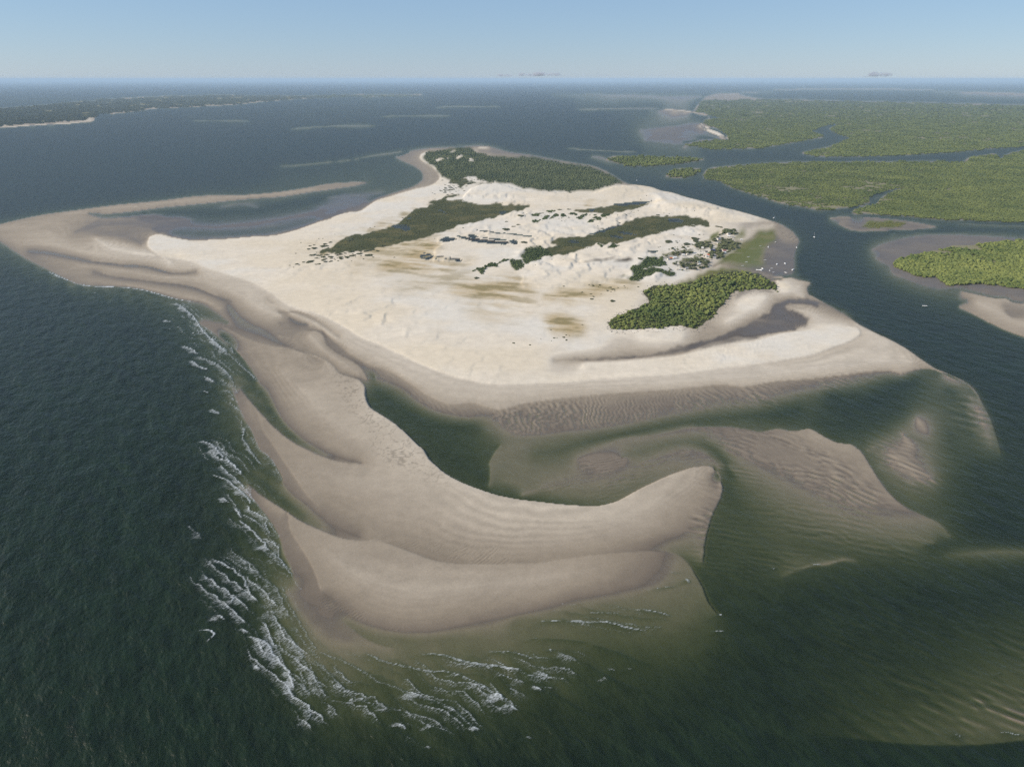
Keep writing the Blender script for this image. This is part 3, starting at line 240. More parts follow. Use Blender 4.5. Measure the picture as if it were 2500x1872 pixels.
 [0,0,1127.8,2306.7,-1.5,-1.5,1268.1,2218.6,-1.2,-1.2,1381.8,2149.9,-0.6,-0.6,1653.6,2110.5,-0.5,-0.5],
 [0,0,2843,6803,-2,-2,2499,5864,-2,-2,2053,4946,-2.5,-2.5],
 [0,0,1310.0,2614.6,-0.8,-0.8,1452.3,2807.9,-0.6,-0.6,1557.0,2926.8,-0.4,-0.4],
 [5,3,1915,10654,-0.8,0.2,2195,10891,-0.8,0.2,2352,10313,-0.6,0.3,2354,9237,-0.6,0.3,2256,8617,-0.3,0.5],
 [5,3,1101,6459,-0.8,0.0,1324,6803,-0.8,0.0,1542,7053,-0.8,0.0,1795,7463,-0.8,0.0,1809,7184,-0.8,0.0,1606,6248,-0.8,0.0,1537,5398,-0.8,0.0,1356,5248,-0.8,0.0,1137,4946,-0.8,0.0,1019,5079,-0.8,0.0,935,5248,-0.8,0.0],
 [0,0,1123,5963,0.1,0.1,1331,6645,0.3,0.3,1469,6756,0.3,0.3],
 [4,2,-8432,11161,-3,0.8,-7672,11407,-3,0.8,-8008,13143,-3,0.8,-8931,17005,-3,0.8,-8036,21122,-3,0.8,-5944,19918,-3,0.8,-3973,20304,-3,0.8,-4030,18843,-3,0.8,-4514,16213,-3,0.8,-4614,14419,-3,0.8,-4581,12662,-3,0.8,-4894,11534,-3,0.8,-5098,10699,-3,0.8,-4965,9975,-3,0.8,-4946,9341,-3,0.8,-5201,9602,-3,0.8,-4779,8707,-3,0.8,-4428,8024,-3,0.8,-4298,7439,-3,0.8,-4405,7279,-3,0.8,-4519,6980,-3,0.8,-4525,6659,-3,0.8,-4834,6326,-3,0.8],
 [0,0,-9195,12534,-2,-2,-9428,14058,-2,-2,-9302,15294,-2,-2,-8282,15756,-2,-2],
 [4,4,1804,7246,2.6,2.6,1693,6595,2.6,2.6,1640,6011,2.6,2.6,1547,5397,2.3,2.3],
 [0,0,2174,10785,1.9,1.9,2329,10213,2.1,2.1,2363,9113,1.9,1.9],
 [0,0,-4776,6429,1.9,1.9,-4585,6750,2.0,2.0,-4435,7080,2.0,2.0,-4316,7471,2.0,2.0,-4400,7973,1.8,1.8],
 [0,0,998,5689,-0.05,-0.05,1154,6050,0.03,0.03,1315,6050,0.03,0.03,1567,6684,0.03,0.03,1484,5864,0.04,0.04],
 [0,0,1099,5367,0.02,0.02,1225,5292,0.03,0.03,1393,5444,0.02,0.02],
 [0,0,-1161,11688,-0.3,-0.3,-792,11954,0.1,0.1,-419,11887,0.06,0.06,-197,11821,-0.3,-0.3],
 [0,0,-1224,11688,-3,-3,-1233,12415,-3,-3,-842,12719,-3,-3,-446,12642,-3,-3,-209,12565,-3,-3,-134,11821,-3,-3],
 [0,0,-1224,11688,-3,-3,-1098,11040,-3,-3,-748,11280,-3,-3,-396,11219,-3,-3,-186,11159,-3,-3,-134,11821,-3,-3],
 [0,0,-1518,8799,-0.4,-0.4,-1236,8874,0.03,0.03,-723,8914,-0.4,-0.4],
 [0,0,-1554,8799,-3,-3,-1570,9103,-3,-3,-1278,9184,-3,-3,-748,9226,-3,-3,-687,8914,-3,-3],
 [0,0,-1554,8799,-3,-3,-1470,8514,-3,-3,-1196,8586,-3,-3,-700,8622,-3,-3,-687,8914,-3,-3],
 [0,0,-3319,7885,-0.4,-0.4,-3110,7854,0.05,0.05,-2678,7736,-0.4,-0.4],
 [0,0,-3351,7885,-3,-3,-3420,8130,-3,-3,-3205,8098,-3,-3,-2758,7972,-3,-3,-2646,7736,-3,-3],
 [0,0,-3351,7885,-3,-3,-3224,7655,-3,-3,-3022,7626,-3,-3,-2603,7514,-3,-3,-2646,7736,-3,-3],
 [0,0,-1918,6543,-0.4,-0.4,-1720,6852,0.03,0.03,-1282,7042,-0.3,-0.3],
 [0,0,-1954,6543,-3,-3,-1983,6770,-3,-3,-1781,7101,-3,-3,-1328,7305,-3,-3,-1244,7042,-3,-3],
 [0,0,-1954,6543,-3,-3,-1857,6330,-3,-3,-1663,6620,-3,-3,-1238,6797,-3,-3,-1244,7042,-3,-3],
 [0,0,-1152.3,3669.7,-0.6,-0.6,-1073.8,3725.8,-0.3,-0.3,-949.7,3873.4,-0.35,-0.35,-877.3,3967.4,-0.5,-0.5],
 [0,0,-1182.8,3669.7,-2.5,-2.5,-1185.6,3780.7,-2.5,-2.5,-1105.3,3840.1,-2.5,-2.5,-978.6,3996.6,-2.5,-2.5,-904,4096,-2.5,-2.5,-844.4,3967.4,-2.5,-2.5],
 [0,0,-1182.8,3669.7,-2.5,-2.5,-1120.8,3564.8,-2.5,-2.5,-1044.1,3617.9,-2.5,-2.5,-922.4,3757.2,-2.5,-2.5,-851.6,3845.9,-2.5,-2.5,-844.4,3967.4,-2.5,-2.5],
 [0,0,345,4682,-0.3,-0.3,463,4573,0.1,0.1,597,4490,0.1,0.1,739,4431,-0.3,-0.3],
 [0,0,319,4682,-3,-3,353,4799,-3,-3,474,4686,-3,-3,611,4599,-3,-3,756,4536,-3,-3,764,4431,-3,-3],
 [0,0,319,4682,-3,-3,337,4570,-3,-3,452,4467,-3,-3,584,4387,-3,-3,723,4330,-3,-3,764,4431,-3,-3],
 [0,0,961,10832,-0.2,-0.2,1318,11002,0.1,0.1,1801,11178,0.2,0.2,2171,11303,0.1,0.1],
 [0,0,903,10832,-2,-2,1016,11456,-2,-2,1394,11649,-2,-2,1907,11849,-2,-2,2301,11985,-2,-2,2233,11305,-2,-2],
 [0,0,903,10832,-2,-2,913,10272,-2,-2,1250,10428,-2,-2,1707,10588,-2,-2,2057,10698,-2,-2,2233,11305,-2,-2],
 [0,0,448,4151,0.05,0.05,512,4098,0.1,0.1],
 [3,1,-5409,20721,-2,0.5,-4522,21573,-2,0.5,-3414,21573,-2,0.5,-2429,20721,-2,0.5,-2648,19203,-2,0.5,-3317,18524,-2,0.5,-4382,18202,-2,0.5],
 [0,0,-57363,74460,-6,-6,-21758,74460,-6,-6,8368,62978,-6,-6,48538,62978,-6,-6],
 [0,0,1115,20878,-1,-1,2789,20878,-0.05,-0.05,4351,18069,0.05,0.05,6829,23255,0.5,0.5,15005,19350,0.5,0.5],
 [0,0,750,28137,-3,-3,21758,28137,-1,-1],
]
# ground cover outlines: [kind, strength, softness, x, y, x, y, ...]
COVER = [
 ['mud',0.9,10,739.8,2044.9,728.9,1948.2,729.5,1870.2,744.6,1848.9,693.2,1721.0,642.1,1584.1,615.4,1545.3,575.7,1530.3,547.1,1560.6,524.7,1616.4,499.2,1633.0,514.1,1650.0,580.1,1633.0,608.8,1702.7,667.8,1870.2],
 ['mud',1.25,4,602.6,1344.3,568.1,1356.2,529.7,1344.3,504.9,1321.0,479.8,1265.8,442.5,1229.5,373.9,1153.1,319.5,1113.6,270.1,1084.5,218.8,1045.9,158.6,1032.3,100.4,1027.2,84.0,1024.1,111.4,1021.6,181.1,1028.5,280.9,1061.8,362.2,1097.7,455.5,1153.1,490.2,1166.8,517.1,1190.2,536.7,1229.5,534.5,1265.8,513.7,1298.4,542.5,1332.6,569.6,1315.3,584.4,1298.4],
 ['mud',0.9,6,440.4,1358.9,478.3,1428.3,507.3,1435.0,527.7,1415.2,531.5,1389.7,499.0,1408.8,468.2,1377.2,438.6,1341.0],
 ['mud',0.8,8,563.0,1504.4,555.1,1448.4,545.0,1408.8,547.8,1448.4,552.8,1519.0,574.2,1549.0,580.6,1533.9],
 ['mud',0.8,6,586.5,2166.5,626.1,2138.6,707.9,2152.5,810.3,2162.3,805.4,2148.3,725.3,2125.0,675.0,2052.5,670.2,2078.3,646.2,2118.2,600.2,2138.6],
 ['mud',0.75,10,1000.4,2256.1,1058.5,2285.6,1124.6,2275.7,1176.0,2236.8,1220.9,2189.8,1247.0,2101.2,1185.5,2059.3,1077.4,2034.9,1010.3,2026.9,973.5,2051.1,977.4,2135.8],
 ['mud',0.8,10,918.2,1801.9,956.4,1846.6,1033.0,1913.3,1103.0,1961.8,1178.5,1987.7,1267.1,1980.0,1345.6,1957.3,1457.6,1899.1,1064.4,1340.6,1036.5,1363.6,1002.5,1379.3,983.1,1420.1,935.7,1437.0,885.7,1430.2,856.9,1463.0,853.5,1566.3,873.6,1617.6,876.3,1660.9],
 ['mud',0.55,10,960.5,1348.2,979.6,1340.6,1003.4,1314.6,954.2,1241.8,901.0,1222.2,909.9,1255.1],
 ['mud',1.2,6,-1068.1,2105.6,-994.5,2207.0,-902.6,2220.4,-760.7,2233.8,-668.3,2347.3,-581.9,2573.8,-535.2,2353.2,-584.0,2212.3,-633.7,2046.5,-758.0,1951.7,-877.3,1926.7,-1007.3,2023.7,-1041.3,2058.1],
 ['mud',0.7,8,-626.7,2455.7,-576.6,2521.9,-510.4,2609.6,-484.6,2591.6,-501.9,2392.6,-560.1,2303.5,-573.7,2233.8],
 ['mud',1.15,8,-1272.2,2275.1,-1155.8,2347.3,-997.6,2471.9,-868.3,2573.8,-738.4,2722.6,-630.5,2803.2,-618.7,2803.2,-497.5,2803.2,-467.6,2730.5,-501.9,2563.3,-569.6,2439.6,-600.8,2347.3,-606.9,2207.0,-690.7,2012.5,-799.7,1947.5,-907.6,1947.5,-1044.9,2105.6,-1177.2,2233.8],
 ['mud',0.5,12,-1237.3,2035.1,-1265.9,2207.0,-1139.9,2207.0,-1033.9,2081.6,-1018.4,1990.4,-964.3,1866.6,-1038.1,1906.3,-1168.2,1990.4],
 ['mud',0.7,8,-224,4595,-68,4543,118,4296,224,4066,195,4016,26,4160,-159,4392],
 ['mud',0.7,8,1139,6685,1571,7185,1831,7406,1557,6051,1509,5293,1331,5149,1101,4882,930,5220],
 ['mud',0.8,6,803.4,3342.2,879.2,3342.2,885.3,3035.1,915.3,2734.9,989.3,2434.7,1008.2,2369.0,1087.7,2401.4,1201.5,2468.8,1214.1,2434.7,1110.8,2353.2,1246.1,2276.6,1448.5,2176.9,1663.0,2123.5,1721.8,2204.5,1128.8,2369.0,1034.3,2434.7,942.4,2821.1,922.8,3224.0,849.6,3224.0],
 ['mud',0.6,8,1437,4270,1519,4175,1622,4101,1882,4065,2118,4175,1948,4212,1686,4270,1619,4350],
 ['grass',1,14,475.1,1641.6,505.5,1693.9,542.1,1749.4,588.4,1833.9,630.4,1898.1,673.4,1960.7,699.3,2027.3,724.0,2042.3,739.5,2014.9,707.5,1920.5,666.1,1865.5,625.4,1754.2,595.3,1680.6,590.8,1629.0,563.9,1614.0,531.2,1639.0,510.7,1652.7],
 ['grass',1,4,707.0,1990.5,731.2,1990.5,716.1,1931.8,690.7,1898.1,685.0,1937.5],
 ['grass',0.9,10,386.1,1502.5,429.1,1554.8,479.5,1598.2,499.3,1598.2,532.9,1578.2,542.7,1547.1,547.3,1502.5,524.0,1488.2,453.6,1502.5,405.1,1488.2,370.1,1433.2,343.5,1426.6,301.2,1439.8,311.6,1446.6,363.2,1467.1],
 ['grass',0.9,6,536.5,1941.6,564.4,1997.5,588.9,2020.7,561.7,1952.6,544.0,1914.7,525.7,1898.9,510.0,1888.5,528.8,1920.1],
 ['grass',0.7,8,597.2,1920.1,629.8,1974.8,668.6,2074.7,674.6,2062.5,642.8,1969.2,613.7,1920.1,600.5,1893.7],
 ['grass',1,6,1031.3,2104.6,1087.7,2180.6,1136.1,2189.8,1187.0,2189.8,1179.1,2135.8,1145.9,2108.0,1091.8,2097.7,1054.4,2087.6],
 ['scrub',1,6,-480.3,1742.9,-476.6,1776.5,-459.0,1818.3,-456.8,1892.3,-439.3,1963.7,-390.0,2022.8,-355.5,2085.2,-335.3,2190.8,-331.0,2295.8,-314.3,2410.6,-259.6,2510.4,-220.0,2536.5,-152.8,2541.8,-100.5,2497.5,-37.8,2472.0,69.6,2454.5,43.2,2391.5,-16.2,2317.9,-71.4,2221.4,-123.6,2151.3,-172.1,2076.1,-215.8,1988.6,-241.9,1923.4,-284.4,1877.1,-325.0,1832.7,-363.9,1790.2,-396.6,1756.2,-443.1,1749.5],
 ['scrub',1,5,189.6,2380.1,226.3,2380.1,284.2,2416.8,350.4,2485.5,419.1,2517.2,488.6,2544.8,433.3,2446.9,384.4,2372.9,339.1,2309.8,302.4,2282.7,269.2,2323.5,222.5,2337.4],
 ['scrub',1,5,94.0,1852.5,113.5,1889.6,134.9,1913.4,166.0,1928.0,197.4,1940.8,220.0,1962.8,252.6,2014.7,283.3,2057.9,324.2,2120.4,365.6,2174.1,449.0,2249.7,405.3,2014.7,373.6,1962.8,344.1,1932.9,309.2,1875.5,274.7,1839.0,248.3,1843.5,217.3,1843.5,189.5,1795.1,161.8,1757.2,131.7,1724.7,90.8,1706.5,82.7,1769.7,92.1,1812.4,118.3,1803.7,106.9,1839.0],
 ['scrub',1,5,370.2,2191.3,423.5,2238.5,456.2,2269.0,493.4,2250.6,529.9,2293.9,551.2,2265.9,590.8,2205.8,592.2,2148.7,580.0,2100.9,566.4,2107.6,530.6,2118.4,502.2,2094.2,480.7,2065.3,451.0,2042.2,423.8,2017.1,419.0,1992.6,388.0,1968.6,351.5,1922.1,325.4,1905.2],
 ['scrub',0.9,5,-294.2,2510.8,-253.2,2625.1,-224.1,2680.4,-186.4,2732.0,-189.2,2669.1,-220.6,2636.0,-240.4,2593.0,-213.9,2551.3,-168.2,2603.6,-164.6,2572.0,-202.7,2510.8,-255.1,2471.5],
 ['bush',1,3,15.7,1706.7,30.6,1742.6,32.2,1784.1,58.0,1801.2,74.7,1792.6,87.7,1767.3,99.9,1734.5,98.4,1706.7,71.3,1702.8,66.0,1679.8,47.5,1649.9,38.2,1624.5,28.0,1635.3,26.3,1695.1],
 ['bush',1,3,-4.0,1664.7,12.7,1676.0,24.1,1668.5,26.5,1620.9,19.7,1582.6,9.6,1579.2,1.2,1606.8],
 ['bush',1,2,-89.5,1565.7,-82.5,1592.9,-75.2,1599.8,-64.9,1596.4,-52.4,1635.3,-37.0,1640.7,-33.3,1631.7,-22.6,1668.5,-9.4,1679.8,-0.5,1668.5,-18.1,1661.0,-24.0,1642.6,-39.1,1617.4,-59.9,1599.8,-66.9,1539.4,-72.2,1549.2,-77.8,1582.6],
 ['bush',1,3,276.9,1596.2,294.8,1620.8,315.7,1672.1,339.1,1698.9,350.8,1672.1,363.7,1629.2,343.4,1612.5,321.6,1602.7,300.0,1592.1,288.1,1568.3,319.3,1589.7,340.7,1568.3,362.9,1548.9,362.3,1541.3,348.4,1520.3,329.0,1537.5,310.5,1541.3,285.6,1507.8,259.1,1482.6],
 ['bush',1,3,265.8,1577.5,276.3,1601.6,307.8,1626.3,320.4,1659.2,345.0,1689.5,328.7,1601.6,298.3,1580.9,283.8,1554.0,269.9,1560.7],
 ['bush',1,3,257.0,1509.0,297.1,1574.1,327.4,1594.6,315.0,1528.0,296.3,1521.6,265.9,1484.3,256.4,1484.3,247.6,1521.6,228.8,1502.7,245.7,1531.2],
 ['bush',1,2,107.2,2344.4,123.1,2372.9,143.8,2351.5,125.5,2323.5],
 ['bush',1,2,57.6,2289.4,72.3,2305.7,88.7,2300.3,79.9,2249.7,66.0,2249.7],
 ['bush',1,2,59.4,2174.1,78.0,2192.5,89.2,2186.4,81.3,2155.9,65.3,2143.9],
 ['bush',1,2,89.2,2186.4,108.7,2269.4,123.4,2282.7,111.3,2224.0,96.7,2205.0],
 ['bush',1,2,119.0,2217.6,130.1,2276.1,143.6,2305.7,146.6,2276.1,132.3,2230.4],
 ['bush',1,2,149.7,2289.4,162.0,2296.2,168.7,2256.3,158.5,2243.3,150.5,2262.8],
 ['bush',1,2,181.4,2303.0,198.1,2333.3,209.9,2303.0,205.1,2273.4,188.9,2276.1],
 ['bush',1,2,193.0,2211.3,211.2,2262.8,238.4,2303.0,229.9,2262.8,207.9,2198.8],
 ['bush',1,2,242.5,2296.2,269.9,2286.8,242.2,2269.4],
 ['bush',1,2,246.9,2224.0,264.9,2262.8,273.1,2211.3,259.8,2174.1],
 ['bush',1,2,221.5,2161.9,240.0,2201.3,251.4,2180.2,238.7,2143.9],
 ['bush',1,2,275.0,2269.4,298.9,2292.1,309.3,2262.8,282.2,2230.4],
 ['bush',1,2,221.7,1848.0,234.9,1812.4,228.2,1803.7],
 ['bush',1,2,246.1,1795.1,263.8,1843.5,274.9,1812.4,255.7,1782.3],
 ['forest',1,5,-489,4073,-495,4338,-483,4484,-433,4607,-329,4771,-274,4737,-226,4484,-164,4310,-81,4175,0,4073,114,4173,194,3986,315.2,3806.7,408.0,3615.0,450.5,3345.1,473.4,3061.2,403.7,2979.6,322.7,2823.9,199.0,2798.7,110.0,2845.2,18.5,2947.1,-26.8,3041.6,-73.7,3091.0,-104.8,3027.1,-151.5,3051.3,-258.9,3123.1,-279.7,3184.4,-309.6,3248.0,-342.2,3418.1,-371.8,3586.4,-418.4,3771.2,-462.1,3928.1],
 ['scrub',0.9,4,-267.0,3078.6,-263.7,3184.4,-233.5,3184.4,-190.7,3138.2,-186.4,3064.0,-218.4,3049.6,-158.0,3078.6,-152.1,3035.2,-191.8,2993.0,-220.0,2860.1,-211.7,2951.9,-251.9,3035.2],
 ['scrub',0.9,4,-220.0,2860.1,-179.9,2951.9,-136.7,3035.2,-60.9,3085.9,-134.9,2993.0,-186.9,2911.9,-213.7,2847.4],
 ['forest',-1,2,-418,3975,-398,3999,-370,4023,-368.4,3951.5,-403.3,3904.9],
 ['forest',-1,2,-395,4282,-372,4296,-380,4255],
 ['forest',-1,2,-367,4424,-341,4560,-339,4499,-360,4410],
 ['forest',-1,2,-320,4098,-289,4162,-268,4123,-294,4048],
 ['forest',-1,2,-232,4023,-219,4073,-200.5,3951.5,-182,4048,-185.7,3951.5,-220.8,3870.6],
 ['forest',-1,2,-348.9,3707.6,-340.0,3792.9,-328.4,3739.2],
 ['forest',-1,2,-325.1,3491.0,-301.0,3519.1,-315.3,3454.2],
 ['forest',-1,2,-262.8,3739.2,-251.5,3782.0,-252.0,3718.1],
 ['forest',-1,2,-333.6,3859.4,-325.8,3882.0,-322.2,3837.0],
 ['forest',-1,2,-359.6,3963.3,-359,4073,-343,3975],
 ['forest',-1,2,-325,4381,-311,4338,-315,4310],
 ['forest',-1,2,-296,4352,-252,4439,-277,4395],
 ['forest',-1,2,-427,4255,-414,4255,-418,4215],
 ['forest',-1,2,-222.4,3138.2,-194.7,3208.0,-157.3,3231.9,-140.5,3123.1,-101.5,3138.2,-111.8,3093.3,-147.3,3056.8,-189.8,3123.1],
 ['forest',-1,2,-293.3,3297.3,-275.8,3365.3,-280.1,3314.1],
 ['yard',0.8,5,355.0,1675.2,367.3,1713.4,381.0,1722.1,405.6,1744.2,435.0,1785.4,455.6,1785.4,456.3,1762.3,437.9,1730.9,409.0,1713.4,385.0,1683.6,365.0,1667.0],
 ['yard',0.8,5,373.5,1614.9,386.7,1654.7,409.5,1671.1,438.8,1713.4,458.9,1730.9,458.1,1671.1,468.4,1654.7,461.3,1630.6,441.2,1603.3,415.3,1573.2,397.0,1573.2,384.5,1591.9,374.4,1588.1],
 ['yard',0.8,5,465.2,1804.2,501.7,1868.1,537.9,1904.2,572.9,1936.2,597.2,1920.1,602.7,1868.1,569.3,1804.2,538.1,1766.9,510.9,1704.8,493.9,1696.3,497.2,1766.9,527.5,1823.4,527.3,1863.0,504.0,1813.8,477.3,1790.0],
 ['yard',0.8,5,566.5,1958.1,592.3,2003.2,630.2,2056.4,644.9,2050.4,636.4,1997.5,608.0,1958.1,581.0,1941.6],
 ['pond',-0.6,2,-195.7,1898.9,-181.3,1938.0,-157.7,1930.0,-146.2,1906.6,-163.8,1883.7,-182.4,1876.1],
 ['pond',-0.6,2,-149.6,1954.0,-125.0,1930.0,-91.2,1906.6,-48.6,1883.7,-10.1,1868.7,-3.7,1846.5,-44.6,1846.5,-83.0,1864.2,-109.4,1883.7,-137.0,1914.3],
 ['pond',-0.6,2,-120.7,1970.3,-99.9,1954.0,-86.9,1919.0,-104.6,1914.3,-118.9,1938.0],
 ['pond',-0.6,2,-82.1,1922.2,-46.1,1914.3,-10.2,1891.2,-45.6,1891.2],
 ['pond',-0.6,2,-8.6,1883.7,5.9,1894.3,14.6,1861.2,13.5,1832.1,2.6,1846.5],
 ['pond',-0.6,2,-103.6,2032.8,-72.2,2017.3,-37.6,1990.2,2.8,1983.5,56.1,1946.0,51.9,1934.8,2.7,1962.1,-40.6,1970.3,-74.9,1995.2],
 ['pond',-0.3,2,-228.6,1742.8,-213.7,1756.1,-191.7,1717.0,-193.7,1679.4,-217.5,1685.6],
 ['pond',-0.3,2,-186.9,1698.0,-170.8,1713.1,-156.7,1685.6,-160.2,1658.8,-177.7,1663.6],
 ['pond',-0.3,2,-148.5,1691.8,-131.1,1691.8,-115.1,1667.3,-125.5,1651.7,-143.2,1661.2],
 ['pond',-0.6,2,-358.1,2101.0,-326.2,2125.2,-306.3,2110.2,-292.0,2055.7,-301.6,2024.2,-321.1,2064.6,-344.7,2082.6],
 ['pond',-0.6,2,-245.7,2385.9,-234.2,2369.7,-209.7,2313.2,-226.8,2331.0],
 ['pond',-0.6,2,-329.1,2238.2,-314.6,2227.8,-319.3,2207.4],
 ['pond',-0.6,2,-39.8,2335.5,-20.4,2358.1,-16.3,2331.0,-31.5,2302.2],
 ['pond',-0.6,2,349.4,2496.4,394.6,2525.0,450.2,2547.6,491.7,2560.7,467.1,2525.0,413.6,2480.8,373.2,2465.4],
 ['pond',-0.6,2,252.3,2369.3,268.4,2383.6,275.9,2362.2,257.4,2348.1],
 ['pond',-0.6,2,202.1,1967.5,234.2,1998.3,254.5,2029.9,275.4,2062.4,310.4,2098.2,326.6,2105.1,302.7,2073.5,273.5,2029.9,250.6,1996.2,227.8,1977.7],
 ['pond',-0.6,2,297.5,2019.2,314.9,2008.7,335.2,1977.7,344.6,1959.5,323.3,1967.5,302.1,1977.7],
 ['pond',-0.6,2,265.1,1945.6,280.2,1952.5,295.8,1932.8,308.5,1923.1,289.1,1913.4,270.3,1923.1],
 ['pond',-0.6,2,148.9,1871.1,158.7,1884.1,172.1,1878.5,176.7,1863.8,163.7,1848.4,150.8,1857.4],
 ['pond',-0.6,2,481.1,2215.1,508.8,2219.6,528.1,2186.2,509.7,2162.1,476.8,2167.7],
 ['pond',-0.6,2,339.4,1758.6,355.4,1763.4,366.0,1750.9,352.8,1737.7,343.3,1744.3],
 ['ochre',1.2,30,-312.8,1558.1,-309.3,1648.8,-275.9,1710.4,-249.7,1804.2,-238.3,1892.3,-199.3,1955.5,-188.7,1877.1,-194.6,1776.5,-180.9,1697.8,-224.5,1672.9,-110.3,1636.9,-86.6,1672.9,-93.8,1591.0,-146.8,1568.9,-226.6,1558.1,-278.7,1547.4],
 ['ochre',0.95,30,-137.3,1456.7,-75.7,1495.8,2.2,1526.3,20.5,1516.0,22.4,1456.7,-10.2,1401.4,42.9,1447.2,63.2,1401.4,13.9,1358.1,-9.5,1285.8,-44.7,1325.1,-129.7,1366.5],
 ['ochre',0.95,22,64.1,1403.2,110.2,1414.3,192.3,1466.2,259.0,1490.4,280.8,1478.2,233.5,1425.6,182.4,1381.5,117.9,1319.8,60.7,1319.8],
 ['ochre',0.75,40,-361.2,1558.1,-323.5,1648.8,-259.5,1697.8,-231.0,1776.5,-252.5,1877.1,-322.7,1818.3,-360.4,1723.3,-394.6,1636.9],
 ['ochre',0.75,40,-289.3,1456.7,-196.0,1526.3,-92.0,1558.1,-62.7,1495.8,-135.7,1437.8,-230.5,1401.4],
 ['ochre',0.75,40,-104.0,1341.4,-34.1,1375.1,40.7,1366.5,59.2,1301.3,12.7,1227.1,-41.5,1220.1,-76.7,1270.7],
 ['ochre',0.9,10,-475.4,1723.3,-458.1,1869.5,-427.7,1972.0,-367.5,2094.4,-325.2,2252.7,-299.6,2422.6,-227.3,2523.4,-198.3,2472.0,-270.5,2340.5,-325.2,2170.9,-381.0,1972.0,-440.6,1862.1,-448.8,1723.3],
 ['ochre',0.9,10,-437.0,1723.3,-377.9,1783.3,-297.0,1854.6,-226.5,1931.4,-154.6,2076.1,-164.6,2022.8,-234.8,1862.1,-315.9,1776.5,-378.0,1723.3],
 ['ochre',0.9,10,199.3,1857.1,240.5,1962.8,308.5,2085.9,392.2,2198.8,451.4,2262.8,444.2,2224.0,331.0,2091.6,251.9,1973.0],
 ['ochre',0.9,12,-24.8,1520.2,-8.6,1529.7,10.9,1526.5,22.9,1513.8,22.1,1453.2,11.1,1444.5,-0.5,1467.9,-16.0,1453.2,-62.4,1444.5,-51.6,1470.9,-18.0,1489.0],
 ['ochre',0.9,8,11.7,1421.6,36.7,1444.5,49.5,1433.0,71.6,1430.1,45.2,1416.0,22.2,1402.2],
 ['ochre',1.0,18,50.7,1248.4,105.8,1257.4,137.2,1188.4,122.4,1140.9,95.5,1118.4,67.0,1140.9],
 ['ochre',0.7,12,-437.8,1988.6,-406.1,2113.1,-370.5,2252.7,-332.2,2363.4,-328.4,2459.5,-259.6,2510.4,-298.2,2410.6,-333.7,2231.7,-367.5,2094.4,-410.7,2005.6],
 ['ochre',0.8,8,189.8,2416.8,219.6,2446.9,286.6,2485.5,338.6,2493.4,282.5,2446.9,228.2,2402.0],
 ['ochre',0.6,10,-504.8,1737.7,-483.9,1768.5,-458.9,1811.1,-440.0,1833.2,-420.9,1827.6,-408.4,1768.5,-432.8,1747.9,-467.3,1747.9,-487.7,1737.7],
 ['ochre',0.7,30,-553.3,1727.7,-539.1,1800.3,-491.0,1896.3,-449.8,1995.7,-411.5,2069.7,-381.1,2049.0,-445.4,1914.3,-488.0,1833.2,-521.6,1779.0],
 ['pondmud',1,3,168.0,1644.4,198.3,1666.7,250.2,1685.6,233.5,1666.7,195.9,1644.4],
 ['pondmud',1,3,238.6,1651.8,261.1,1674.2,282.9,1689.5,288.2,1666.7,273.6,1651.8,252.1,1648.1],
 ['pondmud',0.8,3,240.6,2069.0,249.1,2057.9,253.2,2020.0,246.0,2030.7],
 ['pondmud',0.8,3,88.1,1993.6,99.4,1967.9,109.0,1955.8,98.9,1957.8],
 ['pondmud',0.8,3,155.2,1973.0,167.7,1975.1,176.3,1954.8,166.3,1957.8],
 ['pondmud',0.8,3,336.6,1740.8,347.2,1749.0,353.8,1736.8,341.7,1728.7],
]
